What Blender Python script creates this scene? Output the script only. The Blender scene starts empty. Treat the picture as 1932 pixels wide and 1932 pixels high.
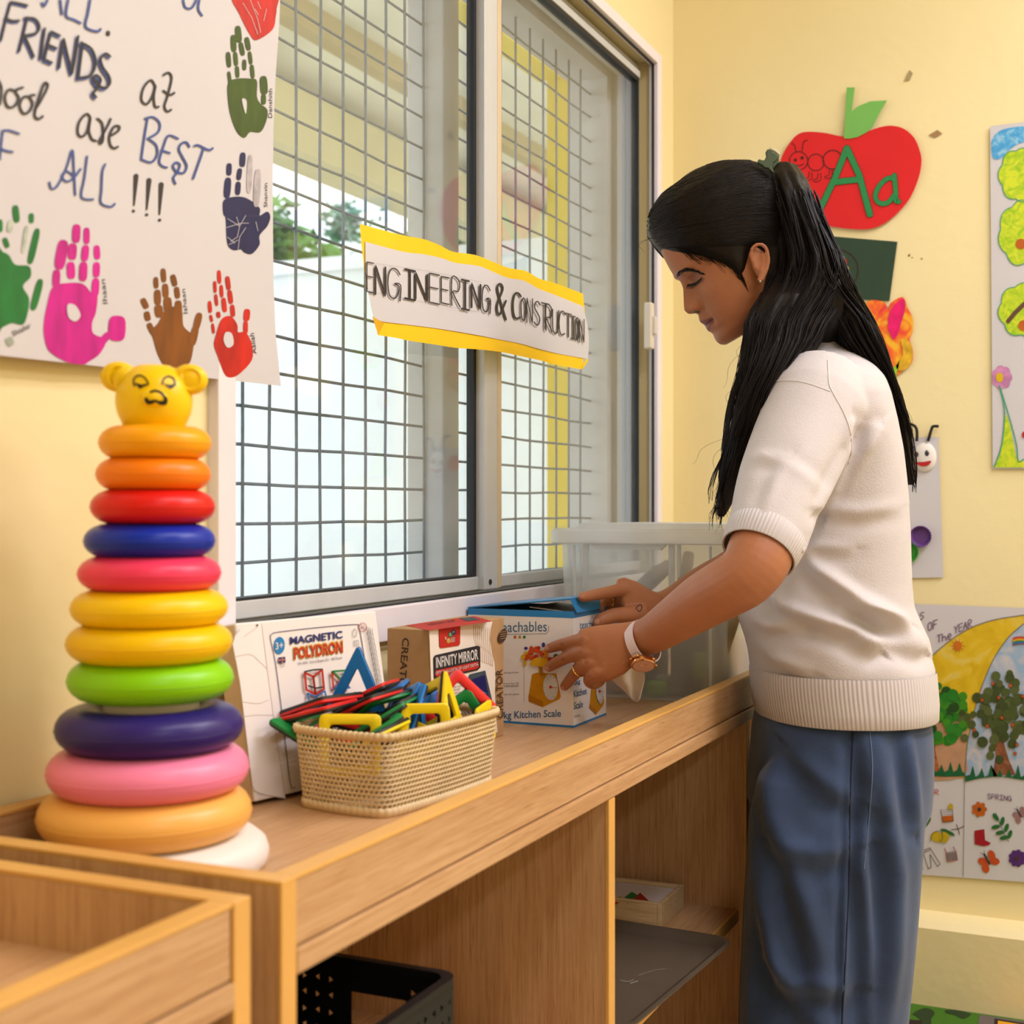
import bpy, bmesh, math, random
import numpy as np
from mathutils import Vector, Matrix
from mathutils.geometry import tessellate_polygon

# ------------------------------------------------------------------ camera, world, lamps, exposure
scene = bpy.context.scene
COL = scene.collection
TH = math.radians(24.5)                    # the window wall runs 24.5 degrees to the right of the view axis
CT, ST = math.cos(TH), math.sin(TH)
CAMZ, FP, CX, HY = 0.95, 2534.0, 966.0, 962.0
FWD = Vector((CT, ST, 0)); RGT = Vector((ST, -CT, 0)); UP = Vector((0, 0, 1)); CAM = Vector((0, 0, CAMZ))
cam_d = bpy.data.cameras.new('camera'); cam = bpy.data.objects.new('camera', cam_d); COL.objects.link(cam)
cam.location = CAM
cam.matrix_world = Matrix(((RGT.x, 0, -FWD.x, 0), (RGT.y, 0, -FWD.y, 0), (0, 1, 0, CAMZ), (0, 0, 0, 1)))
cam_d.sensor_width = 36.0; cam_d.lens = 36.0 * FP / 1932.0
cam_d.shift_y = -0.002
cam_d.clip_start = 0.02; cam_d.clip_end = 200
cam_d.dof.use_dof = True; cam_d.dof.focus_distance = 1.84; cam_d.dof.aperture_fstop = 6.8
scene.camera = cam

world = bpy.data.worlds.new('overcast_sky'); scene.world = world; world.use_nodes = True
wn = world.node_tree.nodes; wn.clear()
wo = wn.new('ShaderNodeOutputWorld'); wb = wn.new('ShaderNodeBackground')
wb.inputs['Color'].default_value = (0.88, 0.945, 1.0, 1); wb.inputs['Strength'].default_value = 1.6
world.node_tree.links.new(wb.outputs[0], wo.inputs[0])

def area_lamp(name, loc, sx, sy, power, col):
    l = bpy.data.lights.new(name, 'AREA'); l.shape = 'RECTANGLE'; l.size = sx; l.size_y = sy; l.energy = power; l.color = col
    o = bpy.data.objects.new(name, l); COL.objects.link(o); o.location = loc
    return o
WARM = (0.925, 0.91, 1.0)
LAMPS = [(0.80, -0.45, 10.0), (2.0, -0.85, 23.0), (-0.9, -1.9, 15.0), (1.9, -2.3, 22.0)]
for _x, _y, _p in LAMPS:
    area_lamp('ceiling_lamp_light', (_x, _y, 2.655), 1.15, 0.26, _p, WARM)

vs = scene.view_settings
vs.view_transform = 'Standard'; vs.look = 'None'; vs.gamma = 1.0; vs.exposure = 0.70; vs.use_curve_mapping = False
scene.cycles.use_denoising = True
scene.cycles.max_bounces = 5; scene.cycles.diffuse_bounces = 3; scene.cycles.glossy_bounces = 2; scene.cycles.transmission_bounces = 4
scene.cycles.use_adaptive_sampling = True; scene.cycles.adaptive_threshold = 0.08
scene.cycles.transparent_max_bounces = 12
scene.cycles.caustics_reflective = False; scene.cycles.caustics_refractive = False
scene.cycles.sample_clamp_indirect = 6.0

# ------------------------------------------------------------------ places in the room
def W(px, py, d):                                   # a point d metres along the view axis
    return CAM + FWD * d + RGT * ((px - CX) / FP * d) - UP * ((py - HY) / FP * d)
def ray(px, py):
    return FWD + RGT * ((px - CX) / FP) - UP * ((py - HY) / FP)
def on_plane(px, py, p0, n):
    v = ray(px, py); return CAM + v * ((p0 - CAM).dot(n) / v.dot(n))
def onX(px, py, x): return on_plane(px, py, Vector((x, 0, 0)), Vector((1, 0, 0)))
def onY(px, py, y): return on_plane(px, py, Vector((0, y, 0)), Vector((0, 1, 0)))
def onZ(px, py, z): return on_plane(px, py, Vector((0, 0, z)), Vector((0, 0, 1)))
def V(*a): return Vector(a)

# ------------------------------------------------------------------ mesh builder
class MB:
    def __init__(self): self.v = []; self.f = []; self.m = []
    def add(self, vs, fs, mi=0):
        o = len(self.v); self.v += [Vector(p) for p in vs]
        for f in fs: self.f.append(tuple(i + o for i in f)); self.m.append(mi)
        return self
    def box(self, x0, x1, y0, y1, z0, z1, mi=0):
        return self.add([(x0,y0,z0),(x1,y0,z0),(x1,y1,z0),(x0,y1,z0),(x0,y0,z1),(x1,y0,z1),(x1,y1,z1),(x0,y1,z1)],
                        [(0,3,2,1),(4,5,6,7),(0,1,5,4),(1,2,6,5),(2,3,7,6),(3,0,4,7)], mi)
    def hexa(self, bot, top, mi=0):                 # eight corners: a bottom quad and a top quad
        n = len(bot)
        self.add(list(bot) + list(top), [tuple(reversed(range(n))), tuple(range(n, 2*n))] + [(i, (i+1) % n, n + (i+1) % n, n + i) for i in range(n)], mi)
        return self
    def loft(self, rings, mi=0, caps=True, closed=True):
        n = len(rings[0]); o = []
        for r in rings: o += list(r)
        fs = []
        for k in range(len(rings) - 1):
            for i in range(n if closed else n - 1):
                j = (i + 1) % n
                fs.append((k*n+i, k*n+j, (k+1)*n+j, (k+1)*n+i))
        if caps:
            fs.append(tuple(reversed(range(n)))); fs.append(tuple((len(rings)-1)*n + i for i in range(n)))
        return self.add(o, fs, mi)
    def tube(self, pts, r, n=8, mi=0, caps=True, flat=1.0, ref=None):
        pts = [Vector(p) for p in pts]; rs = r if isinstance(r, (list, tuple)) else [r] * len(pts)
        rings = []; u = None
        for i, p in enumerate(pts):
            t = (pts[min(i+1, len(pts)-1)] - pts[max(i-1, 0)])
            t = t.normalized() if t.length > 1e-9 else Vector((0, 0, 1))
            if u is None:
                a = Vector(ref) if ref is not None else (Vector((0, 0, 1)) if abs(t.z) < 0.9 else Vector((1, 0, 0)))
                u = (a - t * a.dot(t)).normalized()
            else:
                u = (u - t * u.dot(t)); u = u.normalized() if u.length > 1e-6 else t.orthogonal().normalized()
            w = t.cross(u)
            rings.append([p + (u * math.cos(2*math.pi*k/n) * flat + w * math.sin(2*math.pi*k/n)) * rs[i] for k in range(n)])
        return self.loft(rings, mi, caps)
    def lathe(self, prof, n=32, c=(0, 0, 0), mi=0, caps=True, frame=None):
        c = Vector(c); X, Y, Z = frame if frame else (Vector((1,0,0)), Vector((0,1,0)), Vector((0,0,1)))
        rings = [[c + X * (r * math.cos(2*math.pi*k/n)) + Y * (r * math.sin(2*math.pi*k/n)) + Z * z for k in range(n)] for r, z in prof]
        return self.loft(rings, mi, caps)
    def sphere(self, c, r, n=16, m=10, mi=0, frame=None):
        c = Vector(c); r = Vector(r) if hasattr(r, '__len__') else Vector((r, r, r))
        X, Y, Z = frame if frame else (Vector((1,0,0)), Vector((0,1,0)), Vector((0,0,1)))
        rings = []
        for j in range(m + 1):
            a = math.pi * (0.02 + 0.96 * j / m) - math.pi / 2
            rings.append([c + X * (r.x * math.cos(a) * math.cos(2*math.pi*k/n)) + Y * (r.y * math.cos(a) * math.sin(2*math.pi*k/n)) + Z * (r.z * math.sin(a)) for k in range(n)])
        return self.loft(rings, mi)
    def torus(self, c, R, r, n=40, m=14, mi=0, zs=1.0, frame=None):
        c = Vector(c); X, Y, Z = frame if frame else (Vector((1,0,0)), Vector((0,1,0)), Vector((0,0,1)))
        vs = []; fs = []
        for i in range(n):
            a = 2*math.pi*i/n; e = X * math.cos(a) + Y * math.sin(a)
            for j in range(m):
                b = 2*math.pi*j/m
                vs.append(c + e * (R + r * math.cos(b)) + Z * (r * zs * math.sin(b)))
        for i in range(n):
            for j in range(m):
                i2 = (i+1) % n; j2 = (j+1) % m
                fs.append((i*m+j, i2*m+j, i2*m+j2, i*m+j2))
        return self.add(vs, fs, mi)
    def mesh(self, name, off=Vector((0,0,0)), smooth=False, bevel=0.0, seg=2, fix=True, angle=None):
        me = bpy.data.meshes.new(name)
        me.from_pydata([tuple(p - off) for p in self.v], [], self.f)
        me.polygons.foreach_set('material_index', self.m)
        if fix or bevel:
            bm = bmesh.new(); bm.from_mesh(me)
            if fix: bmesh.ops.recalc_face_normals(bm, faces=bm.faces[:])
            if bevel:
                es = [e for e in bm.edges if len(e.link_faces) == 2 and e.calc_face_angle(0) > 0.6]
                bmesh.ops.bevel(bm, geom=es, offset=bevel, segments=seg, affect='EDGES', profile=0.5)
            bm.to_mesh(me); bm.free()
        if smooth: me.polygons.foreach_set('use_smooth', [True] * len(me.polygons))
        if smooth and angle: me.set_sharp_from_angle(angle=angle)
        me.update()
        return me
    def build(self, name, mat, parent=None, **kw):
        mats = mat if isinstance(mat, (list, tuple)) else [mat]
        if parent is not None:
            off = parent_loc(parent)
        else:
            P = self.v; off = Vector((sum(p.x for p in P)/len(P), sum(p.y for p in P)/len(P), min(p.z for p in P)))
        me = self.mesh(name, off, **kw)
        for m in mats: me.materials.append(m)
        o = bpy.data.objects.new(name, me); COL.objects.link(o)
        if parent is not None: o.parent = parent
        else: o.location = off
        return o
def parent_loc(o):
    p = Vector(o.location)
    while o.parent is not None: o = o.parent; p = p + Vector(o.location)
    return p
def thing(name, label, cat, loc, group=None):
    o = bpy.data.objects.new(name, None); COL.objects.link(o); o.location = loc
    o.empty_display_size = 0.05
    return tag(o, label, cat, group)
def tag(o, label, cat, group=None):
    o['label'] = label; o['category'] = cat
    if group: o['group'] = group
    return o
def struct(o, label=None):
    o['kind'] = 'structure'
    if label: o['label'] = label
    return o

# ------------------------------------------------------------------ materials
def lin(c):
    return c / 12.92 if c <= 0.04045 else ((c + 0.055) / 1.055) ** 2.4
def S(r, g, b): return (lin(r/255), lin(g/255), lin(b/255), 1.0)
MATS = {}
def mat(name, col, rough=0.55, var=0.06, scale=12.0, bump=0.0, bscale=None, spec=0.5, metal=0.0, trans=0.0, sss=0.0, coat=0.0, stretch=(1,1,1), alpha=1.0, sheen=0.0, ior=1.45):
    if name in MATS: return MATS[name]
    m = bpy.data.materials.new(name); m.use_nodes = True; nt = m.node_tree; N = nt.nodes; L = nt.links
    b = N['Principled BSDF']
    tc = N.new('ShaderNodeTexCoord'); mp = N.new('ShaderNodeMapping'); mp.inputs['Scale'].default_value = stretch
    L.new(tc.outputs['Object'], mp.inputs[0])
    nz = N.new('ShaderNodeTexNoise'); nz.inputs['Scale'].default_value = scale; nz.inputs['Detail'].default_value = 2
    L.new(mp.outputs[0], nz.inputs['Vector'])
    rp = N.new('ShaderNodeValToRGB'); c = col
    rp.color_ramp.elements[0].position = 0.3; rp.color_ramp.elements[1].position = 0.7
    rp.color_ramp.elements[0].color = (c[0]*(1-var), c[1]*(1-var), c[2]*(1-var), 1)
    rp.color_ramp.elements[1].color = (min(1, c[0]*(1+var)), min(1, c[1]*(1+var)), min(1, c[2]*(1+var)), 1)
    L.new(nz.outputs['Fac'], rp.inputs[0]); L.new(rp.outputs[0], b.inputs['Base Color'])
    b.inputs['Roughness'].default_value = rough; b.inputs['Metallic'].default_value = metal
    b.inputs['Specular IOR Level'].default_value = spec; b.inputs['IOR'].default_value = ior
    b.inputs['Transmission Weight'].default_value = trans; b.inputs['Coat Weight'].default_value = coat
    b.inputs['Alpha'].default_value = alpha; b.inputs['Sheen Weight'].default_value = sheen
    if sss:
        b.inputs['Subsurface Weight'].default_value = sss; b.inputs['Subsurface Radius'].default_value = (0.012, 0.006, 0.004); b.inputs['Subsurface Scale'].default_value = 0.5
    if bump:
        n2 = N.new('ShaderNodeTexNoise'); n2.inputs['Scale'].default_value = bscale or scale * 4; n2.inputs['Detail'].default_value = 1
        L.new(mp.outputs[0], n2.inputs['Vector'])
        bp = N.new('ShaderNodeBump'); bp.inputs['Strength'].default_value = bump; bp.inputs['Distance'].default_value = 0.01
        L.new(n2.outputs['Fac'], bp.inputs['Height']); L.new(bp.outputs[0], b.inputs['Normal'])
    MATS[name] = m
    return m
def wood(name, axis, base=(210,168,122), dark=(190,144,98), rough=0.42):
    if name in MATS: return MATS[name]
    m = bpy.data.materials.new(name); m.use_nodes = True; nt = m.node_tree; N = nt.nodes; L = nt.links
    b = N['Principled BSDF']; tc = N.new('ShaderNodeTexCoord'); mp = N.new('ShaderNodeMapping')
    sc = [1.0, 1.0, 1.0]; sc[axis] = 0.035; mp.inputs['Scale'].default_value = sc
    L.new(tc.outputs['Object'], mp.inputs[0])
    n1 = N.new('ShaderNodeTexNoise'); n1.inputs['Scale'].default_value = 260; n1.inputs['Detail'].default_value = 3; n1.inputs['Roughness'].default_value = 0.6
    n2 = N.new('ShaderNodeTexNoise'); n2.inputs['Scale'].default_value = 34; n2.inputs['Detail'].default_value = 3; n2.inputs['Distortion'].default_value = 0.6
    n3 = N.new('ShaderNodeTexNoise'); n3.inputs['Scale'].default_value = 700; n3.inputs['Detail'].default_value = 1
    for n in (n1, n2, n3): L.new(mp.outputs[0], n.inputs['Vector'])
    mx = N.new('ShaderNodeMath'); mx.operation = 'MULTIPLY_ADD'; mx.inputs[1].default_value = 0.6
    md = N.new('ShaderNodeMath'); md.operation = 'MULTIPLY'; md.inputs[1].default_value = 0.4
    L.new(n2.outputs['Fac'], md.inputs[0]); L.new(n1.outputs['Fac'], mx.inputs[0]); L.new(md.outputs[0], mx.inputs[2])
    rp = N.new('ShaderNodeValToRGB'); rp.color_ramp.elements[0].position = 0.38; rp.color_ramp.elements[1].position = 0.6
    rp.color_ramp.elements[0].color = S(*dark); rp.color_ramp.elements[1].color = S(*base)
    L.new(mx.outputs[0], rp.inputs[0])
    r2 = N.new('ShaderNodeValToRGB'); r2.color_ramp.elements[0].position = 0.30; r2.color_ramp.elements[1].position = 0.40
    r2.color_ramp.elements[0].color = (0.74, 0.68, 0.62, 1); r2.color_ramp.elements[1].color = (1, 1, 1, 1)
    L.new(n3.outputs['Fac'], r2.inputs[0])
    mc = N.new('ShaderNodeMix'); mc.data_type = 'RGBA'; mc.blend_type = 'MULTIPLY'; mc.inputs['Factor'].default_value = 0.8
    L.new(rp.outputs[0], mc.inputs['A']); L.new(r2.outputs[0], mc.inputs['B']); L.new(mc.outputs['Result'], b.inputs['Base Color'])
    b.inputs['Roughness'].default_value = rough; b.inputs['Specular IOR Level'].default_value = 0.4
    bp = N.new('ShaderNodeBump'); bp.inputs['Strength'].default_value = 0.12; bp.inputs['Distance'].default_value = 0.002
    L.new(n1.outputs['Fac'], bp.inputs['Height']); L.new(bp.outputs[0], b.inputs['Normal'])
    MATS[name] = m
    return m
def glass_mat(name, tint, fres=1.5, haze=0.0):
    m = bpy.data.materials.new(name); m.use_nodes = True; nt = m.node_tree; N = nt.nodes; L = nt.links; N.clear()
    out = N.new('ShaderNodeOutputMaterial'); t = N.new('ShaderNodeBsdfTransparent'); t.inputs[0].default_value = tint
    g = N.new('ShaderNodeBsdfGlossy'); g.inputs['Roughness'].default_value = 0.015
    fr = N.new('ShaderNodeFresnel'); ge = N.new('ShaderNodeNewGeometry')       # same index from both faces: a thin pane
    ir = N.new('ShaderNodeMapRange'); ir.inputs['To Min'].default_value = fres; ir.inputs['To Max'].default_value = 1/fres
    L.new(ge.outputs['Backfacing'], ir.inputs['Value']); L.new(ir.outputs[0], fr.inputs[0])
    mx = N.new('ShaderNodeMixShader'); L.new(fr.outputs[0], mx.inputs[0]); L.new(t.outputs[0], mx.inputs[1]); L.new(g.outputs[0], mx.inputs[2])
    if haze:                                         # dust and grime on the pane
        tc = N.new('ShaderNodeTexCoord'); nz = N.new('ShaderNodeTexNoise'); nz.inputs['Scale'].default_value = 6; nz.inputs['Detail'].default_value = 3
        L.new(tc.outputs['Object'], nz.inputs['Vector'])
        rp = N.new('ShaderNodeMapRange'); rp.inputs['From Min'].default_value = 0.35; rp.inputs['From Max'].default_value = 0.8; rp.inputs['To Min'].default_value = haze*0.3; rp.inputs['To Max'].default_value = haze*2
        L.new(nz.outputs['Fac'], rp.inputs['Value'])
        df = N.new('ShaderNodeBsdfDiffuse'); df.inputs[0].default_value = (0.7, 0.7, 0.68, 1)
        m2 = N.new('ShaderNodeMixShader'); L.new(rp.outputs[0], m2.inputs[0]); L.new(mx.outputs[0], m2.inputs[1]); L.new(df.outputs[0], m2.inputs[2])
        L.new(m2.outputs[0], out.inputs[0])
    else: L.new(mx.outputs[0], out.inputs[0])
    return m

# ------------------------------------------------------------------ the room
M_wall = mat('yellow_wall_paint', S(246, 229, 174), 0.6, 0.025, 3.0, bump=0.05, bscale=60)
M_trim = mat('white_trim_paint', S(240, 232, 236), 0.45, 0.03, 8)
M_ceil = mat('ceiling_paint', S(240, 236, 226), 0.8, 0.02)
M_floor = mat('floor_tile', S(196, 176, 150), 0.35, 0.06, 4)
M_alu = mat('aluminium_frame', S(208, 209, 208), 0.45, 0.05, 20, metal=0.1, stretch=(1, 1, 0.1))
M_gasket = mat('black_gasket', S(30, 33, 38), 0.5, 0.1)
M_conc = mat('weathered_reveal_paint', S(208, 208, 208), 0.8, 0.08, 7)
WY, BX = 0.87, 2.733                      # the window wall and the back wall
RX0, RY0, CZ = -2.2, -3.1, 2.70
WX0, WX1, WZ0, WZ1 = 1.1434, 2.6152, 0.782, 1.8739     # outer edge of the window trim

b = MB(); b.box(RX0-.1, BX+.1, RY0-.1, 1.035, -0.08, 0.0); struct(b.build('floor', M_floor), 'beige floor of the classroom')
b = MB(); b.box(RX0-.1, BX+.1, RY0-.1, 1.035, CZ, CZ+.08); struct(b.build('ceiling', M_ceil), 'white ceiling with lamps')
b = MB()
b.box(RX0-.1, WX0+.015, WY, 1.035, 0, CZ); b.box(WX1-.012, BX+.1, WY, 1.035, 0, CZ)
b.box(WX0+.015, WX1-.012, WY, 1.035, 0, WZ0+.012); b.box(WX0+.015, WX1-.012, WY, 1.035, WZ1-.012, CZ)
struct(b.build('wall_window', M_wall), 'pale yellow wall with the sliding window')
b = MB(); b.box(BX, BX+.12, RY0-.1, WY, 0, CZ); struct(b.build('wall_back', M_wall), 'pale yellow wall hung with paper crafts')
b = MB(); b.box(RX0-.1, BX, RY0-.1, RY0, 0, CZ); struct(b.build('wall_right', M_wall))
b = MB(); b.box(RX0-.1, RX0, RY0, WY, 0, CZ); struct(b.build('wall_front', M_wall))
b = MB()                                  # low plinth along the foot of the back wall
PLX, PLZ = 2.665, 0.162
b.add([(BX, RY0, 0), (PLX, RY0, 0), (PLX, RY0, PLZ-.012), (PLX+.012, RY0, PLZ), (BX, RY0, PLZ+.004),
       (BX, WY, 0), (PLX, WY, 0), (PLX, WY, PLZ-.012), (PLX+.012, WY, PLZ), (BX, WY, PLZ+.004)],
      [(0,1,2,3,4), (9,8,7,6,5), (0,5,6,1), (1,6,7,2), (2,7,8,3), (3,8,9,4)])
struct(b.build('baseboard_back', M_wall, smooth=False), 'low yellow plinth along the foot of the back wall')

# ceiling lamps (out of frame, they light the room)
M_lampbody = mat('lamp_housing', S(235, 235, 232), 0.5, 0.02)
for i, (x, y, _p) in enumerate(LAMPS):
    b = MB(); b.box(x-.6, x+.6, y-.15, y+.15, 2.665, 2.70)
    o = b.build('ceiling_lamp', M_lampbody, bevel=.004)
    tag(o, ['white ceiling lamp closest to the hand print poster', 'white ceiling lamp nearest the apple wall', 'white ceiling lamp farthest from the window', 'white ceiling lamp by the far side wall'][i], 'ceiling lamp', 'ceiling lamps')

# window: trim, frame, sashes, panes
win = bpy.data.objects.new('window_1', None); COL.objects.link(win); win.location = (1.8, WY, WZ0); struct(win, 'grey aluminium sliding window with wire grille behind')
def P(name, m, parent, mk, **kw):
    b = MB(); mk(b); return b.build(name, m, parent, **kw)
def ring_boxes(b, x0, x1, z0, z1, wl, wr, wb_, wt, y0, y1):
    b.box(x0, x0+wl, y0, y1, z0, z1); b.box(x1-wr, x1, y0, y1, z0, z1)
    b.box(x0+wl, x1-wr, y0, y1, z0, z0+wb_); b.box(x0+wl, x1-wr, y0, y1, z1-wt, z1)
P('window_trim', M_trim, win, lambda b: ring_boxes(b, WX0, WX1, WZ0, WZ1, .031, .025, .044, .022, .856, .876), bevel=.002)
fx0, fx1, fz0, fz1 = WX0+.031, WX1-.025, WZ0+.044, WZ1-.022
P('outer_frame', M_alu, win, lambda b: ring_boxes(b, fx0, fx1, fz0, fz1, .004, .020, .010, .018, .898, .937))
P('frame_black_line', M_gasket, win, lambda b: ring_boxes(b, fx0, fx1, fz0, fz1, .002, .003, .002, .003, .8645, .8685))  # thin black line between the trim and the frame
XM0, XM1 = 1.8146, 1.9006
zs0, zs1 = fz0+.004, fz1-.018
# left sash
ls = MB(); ls.box(fx0, XM0, .882, .904, zs0, .850); ls.box(fx0, XM0, .882, .904, zs1-.020, zs1); ls.box(fx0, fx0+.006, .882, .904, .850, zs1-.02)
ls.build('sash_rail', M_alu, win, bevel=.0015)
P('gasket', M_gasket, win, lambda b: (b.box(XM0-.009, XM0, .886, .898, .850, zs1-.02), b.box(fx0, XM0-.009, .8835, .902, .850, .853)))
# meeting stile
st = MB(); st.hexa([(XM0, .872, zs0), (1.8602, .872, zs0), (1.8602, .898, zs0), (XM0, .898, zs0)], [(XM0, .872, zs1), (1.8602, .872, zs1), (1.8602, .898, zs1), (XM0, .898, zs1)])
st.build('meeting_stile', M_alu, win, bevel=.0015)
st = MB(); st.hexa([(1.8612, .872, zs0), (XM1, .884, zs0), (XM1, .903, zs0), (1.8612, .898, zs0)], [(1.8612, .872, zs1), (XM1, .884, zs1), (XM1, .903, zs1), (1.8612, .898, zs1)])
st.build('sash_stile', mat('stile_warm_lit_aluminium', S(226, 204, 170), 0.5, 0.05, 12), win, bevel=.001)  # grey aluminium; warm light off the yellow wall is put into its colour
sc_ = MB()
for zz in (zs0+.012, zs0+.004): pass
sc_.lathe([(.0001, 0), (.0042, 0), (.0042, .002), (.0001, .002)], 16, (1.8332, .8725, .8412), frame=(V(1,0,0), V(0,0,1), V(0,-1,0)))
sc_.build('screw', M_gasket, win)
# right sash
rs = MB(); rs.box(XM1, fx1-.02, .887, .907, zs0, .8475); rs.box(XM1, fx1-.02, .887, .907, zs1-.014, zs1); rs.build('sash_rail', M_alu, win, bevel=.0015)
P('gasket', M_gasket, win, lambda b: (b.box(fx1-.027, fx1-.02, .890, .904, .8475, zs1-.014), b.box(XM1, fx1-.027, .889, .905, zs1-.022, zs1-.014)))
M_pane = glass_mat('window_glass', (0.93, 0.95, 0.95, 1), 1.5, 0.035)
P('pane', M_pane, win, lambda b: b.box(fx0, XM0-.008, .8915, .8945, .850, zs1-.02))
P('pane', M_pane, win, lambda b: b.box(XM1, fx1-.026, .8960, .8990, .8475, zs1-.014))
# latch on the right-hand frame
lt = onY(1219, 615, .866)
P('latch', mat('cream_plastic', S(226, 214, 196), .45), win, lambda b: (b.box(lt.x-.010, lt.x+.012, .852, .868, lt.z-.046, lt.z+.046), b.box(lt.x-.004, lt.x+.005, .844, .854, lt.z-.018, lt.z+.018)), bevel=.003)
# outer reveal, the post between the two openings, and the grille
MY = .985
rv = MB(); OX1, OZ0, OZ1 = 2.5499, .8257, 1.8252
rv.box(OX1, WX1+.02, .951, 1.035, .765, 1.925); rv.box(1.0, OX1, .951, 1.035, OZ1, 1.925); rv.box(1.0, 1.139, .951, 1.035, .765, OZ1); rv.box(1.139, OX1, .951, 1.035, .765, OZ0)
rv.build('outer_reveal', M_conc, win)
P('reveal_step', M_conc, win, lambda b: (b.box(2.581, 2.62, .9115, .951, .805, 1.893), b.box(1.16, 2.62, .9115, .951, 1.852, 1.893)))
P('post', M_conc, win, lambda b: b.box(1.8332, 1.8871, .951, 1.015, OZ0, OZ1), bevel=.003)
M_wire = mat('painted_grille_wire', S(122, 134, 146), 0.6, 0.15, 60)
rnd = random.Random(3)
gr = bpy.data.objects.new('grille', None); COL.objects.link(gr); gr.parent = win; gr.location = (0, MY-WY, OZ0-WZ0); gr['label'] = 'grey welded wire mesh grille outside the panes'
bars = [1.3599 - .0585*k for k in range(4)][::-1] + [1.3599 + .0585*k for k in range(1, 9)] + [1.921 + .0627*k for k in range(10)]
for x in bars:
    if x < 1.145: continue
    b = MB(); j = [rnd.uniform(-.0018, .0018) for _ in range(6)]
    b.tube([(x+j[k], MY-.002, OZ0 + (OZ1-OZ0)*k/5) for k in range(6)], .0021, 6); b.build('bar', M_wire, gr, smooth=True)
z = .838; k = 0
while z < 1.82:
    for xa, xb in ((1.14, 1.838), (1.883, 2.554)):
        b = MB(); j = [rnd.uniform(-.0016, .0016) for _ in range(7)]
        b.tube([(xa+(xb-xa)*i/6, MY+.002, z+j[i]) for i in range(7)], .0021, 6); b.build('bar', M_wire, gr, smooth=True)
    z += .04785; k += 1

# ------------------------------------------------------------------ outside: veranda, yard wall, trees
M_white = mat('white_yard_wall_paint', S(236, 240, 242), .8, .03, 2)
M_cream = mat('cream_soffit_paint', S(214, 208, 184), .85, .10, 2.5)
M_tan = mat('tan_beam_paint', S(170, 152, 110), .8, .10, 4)
M_yel = mat('yellow_column_paint', S(214, 190, 62), .7, .05, 4)
b = MB(); b.box(-3, 14, 1.036, 12, -.12, -.04); struct(b.build('floor_yard', mat('yard_concrete', S(190, 190, 184), .9, .1, 2)), 'pale concrete yard')
YX = 5.0
b = MB(); b.box(YX, YX+.15, 1.6, 9, -.1, 2.03); b.box(YX-.02, YX+.17, 1.58, 9, 1.99, 2.05); struct(b.build('wall_yard', M_white), 'bright white yard wall beyond the veranda')
b = MB(); b.box(-1.0, 6.5, 1.036, 2.36, 2.57, 2.65); struct(b.build('ceiling_veranda', M_cream), 'cream veranda soffit')
b = MB(); b.box(-1.0, 6.5, 2.36, 2.42, 2.48, 2.65); tag(b.build('roof_beam', M_tan), 'brown fascia beam under the veranda soffit', 'beam', 'veranda roof beams')
b = MB(); b.box(-1.0, 6.5, 2.42, 2.84, 2.48, 2.53); tag(b.build('roof_slab', M_cream), 'pale outer strip of the veranda roof', 'roof')
b = MB(); b.box(-1.0, 6.5, 2.60, 2.79, 2.196, 2.41); tag(b.build('roof_beam', mat('beam_paint', S(196, 182, 138), .8, .08, 3)), 'cream beam below the roof edge, in front of the trees', 'beam', 'veranda roof beams')
b = MB(); b.box(3.4, 3.52, 1.353, 1.443, -.05, 2.20); tag(b.build('veranda_column', M_yel), 'yellow square column outside the sliding pane', 'column')
b = MB(); b.box(1.2, 3.4, 1.40, 1.47, 2.13, 2.20); tag(b.build('roof_beam', M_yel), 'thin yellow beam running to the yellow column', 'beam', 'veranda roof beams')
b = MB(); b.box(3.4, 3.55, 1.036, 1.353, -.05, 2.57); struct(b.build('wall_veranda', M_conc), 'grey pier beside the yellow column')
M_bark = mat('tree_bark', S(96, 80, 62), .9, .2)
def leaf_mat(name, c):
    m = mat(name, c, .6, .35, 3); bs = m.node_tree.nodes['Principled BSDF']; bs.inputs['Transmission Weight'].default_value = 0.0
    return m
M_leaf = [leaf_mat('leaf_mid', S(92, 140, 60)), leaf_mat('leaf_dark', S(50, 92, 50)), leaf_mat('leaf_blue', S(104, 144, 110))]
def tree(x, y, h, r, mi, label, seed, n=1500, size=.10):
    rr = random.Random(seed); t = thing('tree', label, 'tree', (x, y, -.04), 'trees behind the yard wall')
    b = MB(); b.tube([(x, y, -.04), (x+.03, y, h*.4), (x-.04, y+.05, h*.75)], [.09, .07, .03], 8); b.build('trunk', M_bark, t, smooth=True)
    b = MB(); cl = [(x + rr.gauss(0, r*.5), y + rr.gauss(0, r*.55), h + rr.gauss(0, r*.42), r*rr.uniform(.25, .5)) for _ in range(14)]
    for _ in range(n):
        c = rr.choice(cl); p = V(c[0], c[1], c[2]) + V(rr.gauss(0, 1), rr.gauss(0, 1), rr.gauss(0, 1)).normalized() * c[3] * rr.uniform(.5, 1)
        u = V(rr.gauss(0, 1), rr.gauss(0, 1), rr.gauss(0, .6)).normalized(); w = u.orthogonal().normalized(); s = size * rr.uniform(.6, 1.3)
        nn = u.cross(w) * (s*.12)
        b.add([p - u*s, p + w*s*.42 + nn, p + u*s, p - w*s*.42 + nn], [(0, 1, 2), (0, 2, 3)])
    o = b.build('foliage', M_leaf[mi], t, fix=False)
tree(7.0, 5.3, 2.6, .62, 0, 'leafy mid green tree above the yard wall, nearest the poster', 1)
tree(10.6, 4.5, 3.0, .75, 1, 'dark green tree behind the yard wall', 2)
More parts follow.
